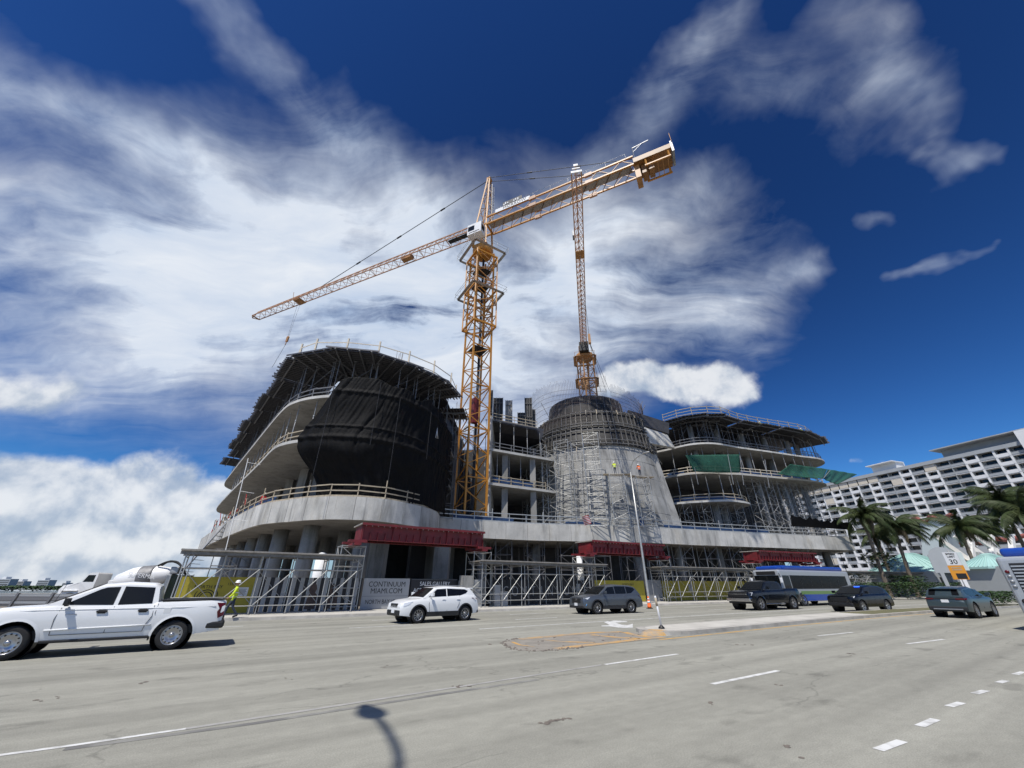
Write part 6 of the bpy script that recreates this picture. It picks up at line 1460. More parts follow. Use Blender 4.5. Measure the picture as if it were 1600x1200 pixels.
# buses
carmat('bus_silver', (0.40, 0.42, 0.44), .35, .3); carmat('bus_blue', (0.008, 0.055, 0.32), .35); carmat('bus_green', (0.13, 0.24, 0.07), .4)
def bus(label, Mx, L=12.2, W=2.55):
    t = thing('city_bus', label, 'bus', Mx=Mx)
    def shell(name, x0, x1, z0, z1, mat, inset=0.0, bev=.12, y=0):
        o = MB().box(((x0 + x1) / 2, 0, (z0 + z1) / 2), (x1 - x0, W - inset * 2, z1 - z0)).build(name, mat, t, Mx)
        if bev: m = o.modifiers.new('b', 'BEVEL'); m.width = bev; m.segments = 3
        return o
    body = shell('body', -L / 2, L / 2, .38, 2.98, 'bus_silver', 0, .16)
    rp = shell('roof_pod', -L / 2 + .5, L / 2 - 1.2, 2.97, 3.36, 'bus_blue', .18, .15); shell('front_roof_pod', L / 2 - 1.1, L / 2 - .25, 2.97, 3.28, 'bus_blue', .25, .13)
    for sy in (-1, 1):
        y_ = sy * (W / 2 + .004)
        for nm, x0, x1, z0, z1, mt in (('window_band', -L / 2 + .9, L / 2 - 1.5, 1.40, 2.52, 'glass_w'), ('green_stripe', -L / 2 + .3, L / 2 - 2.6, .95, 1.22, 'bus_green'), ('blue_skirt', -L / 2 + .3, L / 2 - 2.7, .42, .93, 'bus_blue'), ('driver_window', L / 2 - 1.35, L / 2 - .3, 1.35, 2.5, 'glass_d')):
            MB().box(((x0 + x1) / 2, y_, (z0 + z1) / 2), (x1 - x0, .02, z1 - z0)).build(nm, mt, body, Mx)
        for k in range(7): x = -L / 2 + .9 + (L - 2.4) * k / 6; MB().box((x, y_ + sy * .008, 1.96), (.05, .02, 1.12)).build('window_post', 'black', body, Mx)
        for a in (L / 2 - 2.65, -L / 2 + 3.2):
            b = MB(); b.lathe([(.62, .0), (.62, .03), (.60, .03)], 22, Matrix.Translation((a, sy * (W / 2 + .018), .5)) @ Matrix.Rotation(R(90 * sy), 4, 'X'), caps=(False, False)); b.lathe([(.60, .0), (.01, .0)], 22, Matrix.Translation((a, sy * (W / 2 + .006), .5)) @ Matrix.Rotation(R(90 * sy), 4, 'X'), caps=(False, False)); b.build('wheel_housing', 'black', t, Mx)
        boxp('mirror', (L / 2 + .15, sy * (W / 2 + .12), 2.1), (.14, .2, .42), 'inkw', t, Mx, .04); stick_ = MB().tube([(L / 2 - .05, sy * (W / 2 - .1), 2.7), (L / 2 + .15, sy * (W / 2 + .12), 2.3)], .03, 6).build('mirror_arm', 'black', t, Mx)
    wheels(t, Mx, (L / 2 - 2.65, -L / 2 + 3.2), W / 2 + .06, .49, .3, 'steel')
    MB().box((L / 2 + .004, 0, 1.75), (.03, W - .25, 1.5)).build('windscreen', 'glass_d', body, Mx); MB().box((L / 2 + .01, 0, 2.70), (.03, 1.8, .3)).build('destination_sign', 'black', body, Mx); boxp('front_bumper', (L / 2 + .03, 0, .55), (.14, W - .1, .35), 'bus_blue', t, Mx, .05)
    for sy in (-1, 1): boxp('head_lamp', (L / 2 + .02, sy * .95, .85), (.06, .35, .16), 'lamp', t, Mx, .02)
    # rear
    boxp('engine_grille', (-L / 2 - .01, 0, 1.75), (.04, W - .75, 1.9), 'dark', t, Mx)
    for k in range(13): boxp('louvre', (-L / 2 - .045, 0, .95 + k * .135), (.05, W - .8, .06), 'bus_silver', t, Mx)
    for sy in (-1, 1):
        for k in range(4):
            b = MB(); b.lathe([(.075, 0), (.075, .03), (.001, .03)], 12, Matrix.Translation((-L / 2 - .0, sy * (W / 2 - .2), 1.75 + k * .2)) @ Matrix.Rotation(R(-90), 4, 'Y')); b.build('tail_lamp', 'steel' if k != 3 else 'redlamp', t, Mx)
        for k in range(2):
            b = MB(); b.lathe([(.11, 0), (.11, .05), (.001, .05)], 14, Matrix.Translation((-L / 2 - .0, sy * (W / 2 - .28), .86 + k * .3)) @ Matrix.Rotation(R(-90), 4, 'Y')); b.build('brake_lamp', 'dark', t, Mx)
    boxp('rear_bumper', (-L / 2 - .04, 0, .5), (.14, W - .1, .3), 'bus_green', t, Mx, .05)
    return t
h1_ = R(28 + 180); fc = V((25.0, 40.0, 0)); d1 = V((math.cos(h1_), math.sin(h1_), 0)); r1 = V((d1.y, -d1.x, 0))
bus('silver bus with blue roof pods and green stripe driving left past the hoarding', Matrix.Translation(fc - d1 * 6.1 + r1 * 1.275) @ Matrix.Rotation(h1_, 4, 'Z') @ Matrix.Scale(1.02, 4))
h2_ = R(31); rc = V((21.25, 18.75, 0)); d2 = V((math.cos(h2_), math.sin(h2_), 0)); r2_ = V((d2.y, -d2.x, 0))
bus('silver bus cut off by the right edge, its louvred rear showing', Matrix.Translation(rc + d2 * 6.1 + r2_ * 1.275) @ Matrix.Rotation(h2_, 4, 'Z') @ Matrix.Scale(.95, 4))

# concrete mixer truck
Mm = Matrix.Translation((-41.5, 46.5, 0.0)) @ Matrix.Rotation(R(180 + 12), 4, 'Z')
mx_ = thing('mixer_truck', 'white concrete mixer truck parked behind the pickup', 'truck', Mx=Mm)
b = MB(); prof = [(5.1, .95), (5.15, 1.35), (4.9, 1.72), (3.6, 1.95), (3.4, 2.0), (3.1, 2.75), (2.95, 2.88), (2.25, 2.92), (2.15, 2.8), (2.15, .95)]
def extr(prof, w, taper=0): 
    bb = MB(); n = len(prof); A = [V((x, -w / 2 * (.82 if x > 4 else 1), z)) for x, z in prof]; B_ = [V((p.x, -p.y, p.z)) for p in A]; bb.face(A); bb.face(list(reversed(B_)))
    for i in range(n): j = (i + 1) % n; bb.face([A[j], A[i], B_[i], B_[j]])
    return bb
o = extr(prof, 2.1).build('cab', 'white', mx_, Mm, recalc=True); o.modifiers.new('b', 'BEVEL').width = .06
for sy in (-1, 1):
    bb = MB(); P = [V((3.28, sy * 1.06, 2.05)), V((3.0, sy * 1.06, 2.68)), V((2.35, sy * 1.06, 2.68)), V((2.35, sy * 1.06, 2.05))]; bb.face(P if sy < 0 else list(reversed(P))); bb.build('side_window', 'glass_d', mx_, Mm)
    boxp('mudguard', (4.1, sy * .98, 1.25), (1.5, .3, .1), 'white', mx_, Mm, .04); boxp('fuel_tank', (2.2, sy * .9, .75), (1.1, .4, .5), 'steel', mx_, Mm, .1)
MB().face([V((3.42, -.9, 2.05)), V((3.42, .9, 2.05)), V((3.14, .85, 2.72)), V((3.14, -.85, 2.72))]).build('windscreen', 'glass_d', mx_, Mm)
boxp('front_bumper', (5.15, 0, .62), (.2, 2.1, .3), 'chrome', mx_, Mm, .05); boxp('grille', (5.12, 0, 1.2), (.06, .9, .6), 'dark', mx_, Mm); boxp('chassis', (-.6, 0, .9), (9.0, .9, .3), 'dark', mx_, Mm)
dm = Matrix.Translation((-1.7, 0, 2.45)) @ Matrix.Rotation(R(-90 + 9), 4, 'Y')
b = MB(); b.lathe([(.5, -2.7), (.75, -2.55), (1.18, -1.2), (1.22, -.2), (1.12, .8), (.72, 2.1), (.5, 2.5), (.42, 2.55)], 28, dm); dr = b.build('drum', 'white', mx_, Mm)
b = MB(); b.lathe([(1.235, -.35), (1.236, -.3), (1.15, .75), (1.08, .95)], 28, dm); db = b.build('drum_band', 'galv_d', mx_, Mm)
text_mesh('SUPERMIX', .58, 'inkw', dr, Mm @ frame(V((-1.9, 1.24, 2.62)), (-1, 0, -.12), (0, 0, 1)), sx=1.0)
boxp('drum_pedestal', (1.0, 0, 1.6), (.5, 1.4, 1.2), 'white', mx_, Mm, .05); boxp('rear_pedestal', (-4.2, 0, 1.9), (.4, 1.6, 1.7), 'steel', mx_, Mm, .05); boxp('hopper', (-4.4, 0, 3.2), (.8, 1.2, .7), 'galv', mx_, Mm, .1)
b = MB(); b.tube([(-4.5, .2, 2.7), (-5.2, .4, 1.9), (-5.6, .5, 1.2)], .2, 8); b.build('chute', 'galv', mx_, Mm)
wheels(mx_, Mm, (3.95, -2.0, -3.3), 1.22, .52, .32, 'steel')

# ------------------------------------------------------------------ people
def person_mesh(key, J, vest='hivis', legs='jeans'):
    """one continuous body grown round a skeleton; J: joint -> position"""
    names = list(J); E_ = [('pel', 'chest'), ('chest', 'neck'), ('neck', 'head'), ('head', 'crown'), ('chest', 'shL'), ('shL', 'elL'), ('elL', 'wrL'), ('wrL', 'hdL'), ('chest', 'shR'), ('shR', 'elR'), ('elR', 'wrR'), ('wrR', 'hdR'), ('pel', 'hipL'), ('hipL', 'knL'), ('knL', 'anL'), ('anL', 'toL'), ('pel', 'hipR'), ('hipR', 'knR'), ('knR', 'anR'), ('anR', 'toR')]
    rad = dict(pel=(.16, .12), chest=(.17, .12), neck=(.06, .06), head=(.085, .10), crown=(.07, .085), sh=(.075, .075), el=(.055, .055), wr=(.038, .03), hd=(.042, .022), hip=(.095, .10), kn=(.068, .068), an=(.05, .05), to=(.05, .04))
    me = bpy.data.meshes.new(key); me.from_pydata([J[n] for n in names], [(names.index(a), names.index(b_)) for a, b_ in E_], [])
    o = bpy.data.objects.new(key, me); col.objects.link(o)
    o.modifiers.new('skin', 'SKIN'); 
    if not me.skin_vertices: bpy.context.view_layer.objects.active = o
    sv_ = me.skin_vertices[0].data if me.skin_vertices else None
    if sv_ is None:
        bm = bmesh.new(); bm.from_mesh(me); bm.verts.layers.skin.verify(); bm.to_mesh(me); bm.free(); sv_ = me.skin_vertices[0].data
    for i, n in enumerate(names):
        k = n if n in rad else n[:-1]; sv_[i].radius = rad[k]; sv_[i].use_root = (n == 'pel')
    sd = o.modifiers.new('sub', 'SUBSURF'); sd.levels = 2; sd.render_levels = 2
    dg = bpy.context.evaluated_depsgraph_get(); out = bpy.data.meshes.new_from_object(o.evaluated_get(dg)); bpy.data.objects.remove(o)
    for m in (vest, legs, 'skin'): out.materials.append(M[m])
    zw, zn = J['pel'][2] + .02, J['neck'][2] + .05
    hands = [V(J['hdL']), V(J['hdR'])]; knee = min(J['knL'][2], J['knR'][2])
    for p in out.polygons:
        c = p.center; p.use_smooth = True
        near = min((c - h).length for h in hands)
        arm = any((c - V(J[k])).length < .26 for k in ('elL', 'elR', 'wrL', 'wrR'))
        p.material_index = 2 if (c.z > zn or near < .11) else (0 if (c.z > zw or arm) else 1)
    return out
BASE = dict(pel=(0, 0, .95), chest=(0, 0, 1.32), neck=(0, .01, 1.50), head=(0, .035, 1.62), crown=(0, .03, 1.72), shL=(.19, 0, 1.42), elL=(.25, .02, 1.14), wrL=(.26, .10, .90), hdL=(.26, .13, .80), shR=(-.19, 0, 1.42), elR=(-.25, .02, 1.14), wrR=(-.26, .10, .90), hdR=(-.26, .13, .80),
            hipL=(.10, 0, .90), knL=(.11, .03, .50), anL=(.11, -.02, .09), toL=(.12, .16, .05), hipR=(-.10, 0, .90), knR=(-.11, .03, .50), anR=(-.11, -.02, .09), toR=(-.12, .16, .05))
WALK = dict(BASE); WALK.update(knL=(.10, .20, .52), anL=(.10, .26, .10), toL=(.10, .44, .09), knR=(-.10, -.04, .52), anR=(-.10, -.32, .17), toR=(-.10, -.18, .05), elL=(.25, -.10, 1.15), wrL=(.24, -.05, .92), hdL=(.24, -.02, .83), elR=(-.25, .10, 1.15), wrR=(-.23, .26, .98), hdR=(-.22, .33, .93))
WORK = dict(BASE); WORK.update(elL=(.26, .16, 1.22), wrL=(.16, .38, 1.26), hdL=(.13, .46, 1.28), elR=(-.26, .16, 1.20), wrR=(-.14, .36, 1.16), hdR=(-.11, .44, 1.16), chest=(0, .05, 1.31), neck=(0, .10, 1.48), head=(0, .15, 1.59), crown=(0, .16, 1.69), shL=(.19, .05, 1.41), shR=(-.19, .05, 1.41))
_pm = {}
def hand_mb(J, s):
    b = MB(); w = V(J['wr' + s]); h = V(J['hd' + s]); d = (h - w).normalized(); sd = V((0, 0, 1)).cross(d); sd = sd.normalized() if sd.length > .1 else V((0, 1, 0)); n_ = d.cross(sd)
    for k, ln in enumerate((.065, .08, .085, .075)):
        p = h + d * .03 + sd * (-.027 + .018 * k); b.tube([p, p + d * ln * .5, p + d * ln * .9 + n_ * .03], [.009, .0085, .007], 5)
    p = h + sd * -.035; b.tube([p - d * .02, p + d * .025 + sd * -.025, p + d * .055 + sd * -.03], [.011, .010, .008], 5)
    return b
def person(label, pos, rotz, pose, vest='hivis', legs='jeans', helmet='white', scale=1.0):
    J = dict(BASE=BASE, WALK=WALK, WORK=WORK)[pose]; k = (pose, vest, legs)
    if k not in _pm:
        hb = MB(); hd = V(J['head']); cw = V(J['crown'])
        hb.lathe([(.185, .0), (.135, .012), (.128, .05), (.11, .10), (.07, .135), (.001, .145)], 16, Matrix.Translation(cw + V((0, -.01, -.03))))
        fb = MB(); fx = hd + V((0, .095, 0)); fb.tube([fx + V((0, -.02, .03)), fx + V((0, .022, -.005)), fx + V((0, -.01, -.015))], [.008, .014, .006], 6)
        eb = MB()
        for s in (-1, 1): eb.lathe([(.001, -.012), (.011, 0), (.001, .012)], 8, Matrix.Translation(hd + V((s * .033, .082, .03))))
        eb.beam(hd + V((-.022, .088, -.045)), hd + V((.022, .088, -.045)), .008)
        hm = MB(); 
        for s in 'LR': q = hand_mb(J, s); o_ = len(hm.v); hm.v += q.v; hm.f += [tuple(i + o_ for i in f) for f in q.f]; hm.sm += q.sm
        sh = MB()
        for s in 'LR':
            a, t_ = V(J['an' + s]), V(J['to' + s]); sh.tube([a + V((0, -.06, -.04)), a + V((0, .0, -.035)), t_ + V((0, .02, -.0))], [.055, .06, .045], 8)
        vb = MB(); c_, p_ = V(J['chest']), V(J['pel'])
        vb.grid([[p_.lerp(c_, f) + V((math.cos(a) * (.19 + .012 * f), math.sin(a) * (.142 + .01 * f), .03)) for a in [2 * math.pi * i / 16 for i in range(17)]] for f in (.1, .14)])
        vb.grid([[p_.lerp(c_, f) + V((math.cos(a) * .198, math.sin(a) * .15, .03)) for a in [2 * math.pi * i / 16 for i in range(17)]] for f in (.55, .68)])
        _pm[k] = (person_mesh('person', J, vest, legs), [(hb.mesh('helmet'), None, 'helmet'), (fb.mesh('nose'), 'skin', 'nose'), (eb.mesh('eyes'), 'dark', 'face'), (hm.mesh('fingers'), 'skin', 'fingers'), (sh.mesh('boots'), 'black', 'boots'), (vb.mesh('reflective_band'), 'inkw', 'reflective_band')])
    body, extra = _pm[k]; Mx = Matrix.Translation(pos) @ Matrix.Rotation(rotz, 4, 'Z') @ Matrix.Scale(scale, 4)
    t = tag(put(bpy.data.objects.new('person', body), None, Mx), label, 'person')
    for me, mt, nm in extra:
        me2 = me
        if mt is None: me2 = me.copy()
        if not me2.materials: me2.materials.append(M[mt or helmet])
        put(bpy.data.objects.new(nm, me2), t, Mx)
    return t
person('worker in yellow vest and white sun helmet walking behind the white pickup', (-15.25, 24.15, .15), RA - math.pi / 2 + math.pi, 'WALK', scale=1.0)
q = aty(286, 940, 27.2); person('worker in a yellow jacket standing at the left end of the yellow hoarding', (q.x, q.y, .15), R(160), 'BASE', helmet='hivis')
for a, lab, vst in ((-.5, 'worker in yellow vest on the scaffold tower before the cone', 'hivis'), (14, 'worker in orange shirt on the scaffold plank before the cone', 'hivis_o')):
    c = kp(R(a), 8.4, 1.7); person(lab, (c.x, c.y, ZD + (6.7 if a == 14 else 6.9) + .06), R(a), 'WORK', vst)
for px, py, y, lab in ((1192, 672, 69.0, 'worker in yellow vest at the rail of the right deck beside a pale post'), (1202, 675, 70.5, 'second worker in yellow vest crouched right of his mate on the right deck'), (1256, 680, 72.7, 'worker in yellow vest alone near the right end of the top deck')):
    q = aty(px, py, y); person(lab, (q.x, q.y, Z6 + .08), R(20), 'WORK')
q = aty(579, 552, 37.2); person('worker in dark red at the front rail of the left top deck', (q.x, q.y, Z5 + .07), R(180), 'BASE', 'redcloth')
q = aty(1027, 822, 57.2); person('worker in red on the podium right of the scaffold towers', (q.x, q.y, ZD), R(150), 'BASE', 'redcloth', 'redcloth')
q = aty(412, 780, 40.3); person('worker in red vest on the podium of the left wing', (q.x, q.y, ZD), R(200), 'BASE', 'redcloth')

# ------------------------------------------------------------------ street furniture
def street_lamp(base, ad, label, H=13.0):
    t = thing('street_lamp', label, 'lamp', tuple(base)); B_ = V(base); a = V((ad[0], ad[1], 0)).normalized()
    MB().tube([B_, B_ + V((0, 0, .3)), B_ + V((0, 0, 6)), B_ + V((0, 0, H))], [.15, .13, .105, .075], 14).build('pole', 'galv_l', t)
    pts = [B_ + V((0, 0, H - .8)), B_ + V((0, 0, H)), B_ + a * .25 + V((0, 0, H + .7)), B_ + a * .8 + V((0, 0, H + 1.25)), B_ + a * 1.7 + V((0, 0, H + 1.55)), B_ + a * 2.3 + V((0, 0, H + 1.6))]
    MB().tube(spline(pts, 3), .055, 10).build('arm', 'galv_l', t)
    h = B_ + a * 2.55 + V((0, 0, H + 1.6)); rx = math.atan2(a.y, a.x); Mh_ = Matrix.Translation(h) @ Matrix.Rotation(rx, 4, 'Z')
    rows = []
    for i in range(9):
        f = i / 8; x = -.42 + .84 * f; w_ = .19 * math.sin(math.pi * min(1, .12 + .88 * f) ** .8) + .03; rows.append([Mh_ @ V((x, w_ * math.cos(an), .10 * math.sin(an) * (1 if math.sin(an) > 0 else .45))) for an in [2 * math.pi * k / 12 for k in range(12)]])
    b = MB(); b.grid(rows, closed=True); b.face(list(reversed(rows[0]))); b.face(rows[-1]); b.build('lamp_head', 'galv_l', t)
    MB().lathe([(.24, 0), (.24, .05), (.17, .12), (.16, .3)], 14, Matrix.Translation(B_)).build('base_cover', 'galv', t)
    return t
street_lamp(st(35, 29.5, .15), (-RN.x, -RN.y), 'tall grey street lamp with curved arm before the middle red girder')
street_lamp((-4.3, -1.9, .0), (RN.x, RN.y), 'street lamp behind the viewer that casts its shadow on the near lane')
# traffic cone
c = V((11.46, 37.0, 0)); t = thing('traffic_cone', 'orange traffic cone with white bands at the far kerb', 'cone', tuple(c))
MB().box((c.x, c.y, .025), (.42, .42, .05)).build('base', 'black', t); MB().lathe([(.17, .05), (.145, .25), (.145, .25), (.045, .92), (.001, .92)], 16, Matrix.Translation(c)).build('body', 'orange', t)
for z0, z1 in ((.42, .56), (.66, .76)): MB().lathe([(.147 - (z0 - .25) * .149 + .006, z0), (.147 - (z1 - .25) * .149 + .006, z1)], 16, Matrix.Translation(c)).build('band', 'inkw', t)
# delineator
c = V((6.1, 18.5, .147)); t = thing('delineator_post', 'leaning white and orange delineator post on the median nose', 'post', tuple(c)); tp__ = c + V((-.06, .03, 1.14))
MB().lathe([(.13, 0), (.12, .05), (.06, .10), (.05, .12)], 12, Matrix.Translation(c)).build('base', 'black', t); MB().tube([c + V((0, 0, .08)), tp__], .04, 10).build('shaft', 'inkw', t); MB().tube([c.lerp(tp__, .70), c.lerp(tp__, .96)], .046, 10).build('sleeve', 'wood', t); MB().tube([c.lerp(tp__, .96), c.lerp(tp__, 1.03)], [.046, .02], 10).build('cap', 'inkw', t)
# speed limit sign on the median
b0 = st(51.5, 11.6, .15); t = thing('speed_sign', 'SPEED LIMIT 30 sign over an orange board, leaning post on the median', 'sign', tuple(b0))
fx = frame(b0, (math.cos(R(-40)), math.sin(R(-40)), 0), (0, 0, 1)) @ Matrix.Scale(.97, 4)
MB().tube([b0, b0 + V((0, 0, 4.25))], .035, 8).build('post', 'galv', t)
def plate(nm, x, y, w_, h_, mat, z=.05, par=None): return MB().box((x, y, z), (w_, h_, .012)).build(nm, mat, par or t, fx)
M['signw'] = smat('white_sign', (0.62, 0.63, 0.63), .5); M['signo'] = smat('orange_sign', (0.66, 0.27, 0.02), .5)
pl = plate('speed_plate', 0, 3.72, .90, 1.05, 'signw'); 
for s_, y_, z_ in (('SPEED', 4.08, .21), ('LIMIT', 3.86, .21), ('30', 3.45, .52)): text_mesh(s_, z_, 'ink', pl, fx @ Matrix.Translation((0, y_, .060)), bold=.006)
po_ = plate('warning_plate', 0, 2.62, 1.0, 1.1, 'signo'); plate('display', .1, 2.33, .62, .42, 'black', .062, po_)
for k in range(2): plate('print_line', 0, 3.0 - .17 * k, .62, .08, 'wood', .060, po_)
# red sign board
b0 = st(68, 29.8, .15); t = thing('red_sign_board', 'low red sign board with white lines on the far verge', 'sign', tuple(b0)); fx2 = frame(b0, (math.cos(R(-30)), math.sin(R(-30)), 0), (0, 0, 1))
MB().box((0, 1.0, 0), (2.5, 1.25, .05)).build('board', 'redsign', t, fx2)
for k, (x, y, w_, h_) in enumerate(((-.7, 1.45, .3, .12), (.1, 1.1, 1.5, .22), (.0, .7, 1.7, .16), (.6, 1.45, .5, .1))): MB().box((x, y, .03), (w_, h_, .01)).build('print_line', 'inkw', t, fx2)
for x in (-1.1, 1.1): MB().box((x, .5, -.04), (.08, 1.1, .06)).build('post', 'wood', t, fx2)
# flag on the podium rail
fa = aty(922, 818, 52.8); t = thing('flag', 'red and white striped flag on a slanting staff at the podium edge', 'flag', tuple(fa))
stick('staff', fa, fa + V((-.3, -1.2, .9)), .04, 'galv_l', t)
A = fa + V((-.3, -1.2, .9)); 
for k in range(11):
    f0, f1 = k / 11, (k + 1) / 11; rows = []
    for i in range(9):
        u = i / 8
        rows.append([A + V((-.9 * u - .35 * f + .3 * u * 0, -.05 + .10 * math.sin(u * 7 + f * 2), -.25 * u - 1.0 * f)) + V((.55 * f * 1.2, .35 * f, 0)) for f in (f0, f1)])
    b = MB(); b.grid(rows); b.build('stripe', 'redsign' if k % 2 == 0 else 'inkw', t)
q = aty(1003, 818, 54.4); b = MB(); b.box((q.x, q.y, ZD + .95), (.5, .3, 1.3)); tag(b.build('blue_sheet', 'blue_tarp'), 'bright blue plastic sheet hung on the podium rail by the lamp', 'sheet')

# ------------------------------------------------------------------ left edge: yard, hoses, far shore
for k, pts in enumerate(([(247, 884), (262, 878), (278, 879), (288, 893)], [(252, 884), (266, 877), (281, 882), (290, 898)])):
    b = MB(); b.tube(spline([aty(x, y, 46.5 + k) for x, y in pts], 5), .11, 8); tag(b.build('pump_hose', 'rubber'), ('outer', 'inner')[k] + ' black concrete pump hose arching behind the mixer truck', 'hose', 'pump hoses')
t = thing('stair_truss', 'steep stair truss with rails climbing to the podium at its left end', 'stairs', tuple(aty(270, 925, 46)))
for dy in (0, 1.4):
    for o_ in (0, 7):
        stick('string', aty(262 + o_, 918 - o_, 46 + dy), aty(358 + o_, 812 - o_, 50 + dy), .13, 'galv', t, kind='box')
for k in range(18):
    f = k / 17; a = aty(262 + 96 * f, 918 - 106 * f, 46 + 4 * f); stick('tread', a, a + V((.1, 1.4, 0)), .24, 'galv_d', t, h=.04, kind='box'); c_ = aty(269 + 96 * f, 911 - 106 * f, 46 + 4 * f); stick('baluster', a, c_, .05, 'galv', t)
for k in range(26):
    q = aty(330 + k * 2.2, 832 - k * 1.8, 52 - k * .35); stick('starter_bar', q, q + V((rnd.uniform(-.4, .3), 0, rnd.uniform(.6, 1.5))), .05, 'redcloth' if k % 6 == 0 else 'wood_l' if k % 3 == 0 else 'rebar', bld, kind='box')
M['fence'] = smat('dark_mesh_fence', (0.02, 0.035, 0.03), .8, var=.4, vs_=3)
t = thing('mesh_fence', 'dark green mesh fence panel between the pickup and the first canopy', 'fence', tuple(st(-4.3, 31.5, .15)))
pa, pb2 = aty(256, 930, 27.4), aty(292, 930, 28.4); pa.z = pb2.z = .15; MB().beam(pa + V((0, 0, 1.1)), pb2 + V((0, 0, 1.1)), .03, 2.1).build('mesh', 'fence', t)
for f in (0, .5, 1): stick('post', pa.lerp(pb2, f), pa.lerp(pb2, f) + V((0, 0, 2.2)), .07, 'galv', t)
t = thing('dock_railing', 'grey timber railing with posts at the far left edge', 'railing', tuple(aty(40, 945, 30)))
for z in (.55, 1.05): stick('rail', (-60, 36, z), (-30, 33.8, z), .1, 'galv', t, h=.16, kind='box')
for k in range(12): x = -60 + 3 * k; stick('post', (x, 36 - k * .23, 0), (x + .25, 36 - k * .23, 1.2), .16, 'galv_d', t, kind='box')
t = thing('beam_stack', 'low stack of dark beams behind the railing at the left edge', 'beams', (-45, 38, 0))
for k in range(14): stick('beam', (-62 + rnd.uniform(-1, 1), 38.5 + (k % 5) * .5, .15 + .3 * (k // 5)), (-30 + rnd.uniform(-2, 2), 36.5 + (k % 5) * .5, .15 + .3 * (k // 5)), .3, 'galv_d' if k % 3 else 'stringer', t, h=.28, kind='box')
def leafmass(name, label, boxes, n, size, mat, cat='hedge'):
    b = MB()
    for (x0, y0, z0, x1, y1, z1) in boxes:
        for i in range(n):
            p = V((rnd.uniform(x0, x1), rnd.uniform(y0, y1), z0 + (z1 - z0) * math.sqrt(rnd.random()))); a = rnd.uniform(0, 6.28); e = rnd.uniform(-1, 1); u_ = V((math.cos(a), math.sin(a), e * .5)).normalized() * size * rnd.uniform(.6, 1.3); w_ = V((-math.sin(a), math.cos(a), rnd.uniform(-.6, .6))) * size * .5
            b.face([p - u_, p + w_, p + u_, p - w_])
    return tag(b.build(name, mat), label, cat, kind='stuff')
leafmass('shore_brush', 'dark band of brush along the water at the left', [(-300, 150, 0, -90, 156, 1.6)], 9000, .55, 'hedge', 'brush')
for k, (px, w_, h_, y) in enumerate(((8, 26, 14, 900), (35, 14, 10, 930), (70, 24, 12, 900), (104, 8, 7, 950))):
    q = aty(px, 916, y); t = thing('far_building', ('broad pale', 'small', 'wide low', 'tiny')[k] + ' building on the far shore at the left edge', 'building', (q.x, q.y, 0), group='far shore buildings')
    MB().box((q.x, q.y, h_ / 2), (w_, 15, h_)).build('block', 'greyst', t); MB().box((q.x - w_ * .2, q.y, h_ + 2), (w_ * .3, 10, 4)).build('roof_block', 'stucco', t)
    for r_ in range(3): MB().box((q.x, q.y - 7.55, h_ * (.25 + .25 * r_)), (w_ * .9, .1, h_ * .1)).build('window_band', 'glass_d', t)

# ------------------------------------------------------------------ right background: apartment block, roofs, palms, hedges
A0_, A1_ = V((141.2, 208.0, 0)), V((170.5, 125, 0)); ev = (A1_ - A0_).normalized(); nv_ = V((ev.y, -ev.x, 0)); LB = (A1_ - A0_).length
Mb = Matrix(((ev.x, -nv_.x, 0, A0_.x), (ev.y, -nv_.y, 0, A0_.y), (0, 0, 1, 0), (0, 0, 0, 1)))   # x along the facade, y into the building
ap = thing('apartment_block', 'long white apartment block with rows of balconies at the right', 'building', Mx=Mb)
nb, nf, bw_, fh = 23, 14, LB / 22.0, 2.80; z00 = 4.6
MB().box((LB / 2, 9, (z00 + nf * fh) / 2), (LB + bw_, 14, z00 + nf * fh)).build('wall', 'greyst', ap, Mb)
bm_ = {}
def shared(key, fn, mat):
    if key not in bm_: m = fn().mesh(key); m.materials.append(M[mat]); bm_[key] = m
    return bm_[key]
def cell(nm, key, fn, mat, x, z, par): return put(bpy.data.objects.new(nm, shared(key, fn, mat)), par, Mb @ Matrix.Translation((x, 0, z)))
r3 = random.Random(11)
for f in range(nf):
    z = z00 + f * fh
    sl = MB().box((LB / 2, 1.2, z - .1), (LB + bw_, 2.0, .22)).build('balcony_slab', 'stucco', ap, Mb)
    for k in range(nb):
        x = (k - .5) * bw_ + .0; kind = ['w', 'd', 'w', 'd', 'd'][(k + (0 if k < 8 else 1)) % 5] if r3.random() > .15 else r3.choice('wdb')
        if f == nf - 1 and k < 12: kind = 'b'
        cell('pane', 'pane', lambda: MB().box((0, 1.98, 1.4), (bw_ * .72, .08, 2.1)), 'glass_d', x + bw_ / 2, z, sl)
        if kind == 'w': cell('parapet', 'para', lambda: MB().box((0, .15, .55), (bw_ * .96, .12, 1.1)), 'stucco', x + bw_ / 2, z, sl); [cell('pier', 'pier', lambda: MB().box((0, .6, 1.42), (bw_ * .14, 1.2, 2.62)), 'stucco', x + bw_ * (.5 + q_), z, sl) for q_ in (-.44, .44)]
        elif kind == 'b': cell('shutter', 'shut', lambda: MB().box((0, .25, 1.3), (bw_ * .9, .1, 2.3)), 'beige', x + bw_ / 2, z, sl)
        else:
            cell('railing', 'rail', lambda: MB().box((0, .15, 1.02), (bw_ * .96, .06, .06)).box((0, .15, .14), (bw_ * .96, .06, .05)).box((0, .17, .55), (bw_ * .96, .02, .78)), 'greyst', x + bw_ / 2, z, sl); cell('party_wall', 'party', lambda: MB().box((-bw_ * .49, 1.0, 1.4), (.12, 1.9, 2.75)), 'greyst', x + bw_ / 2, z, sl)
zt_ = z00 + nf * fh
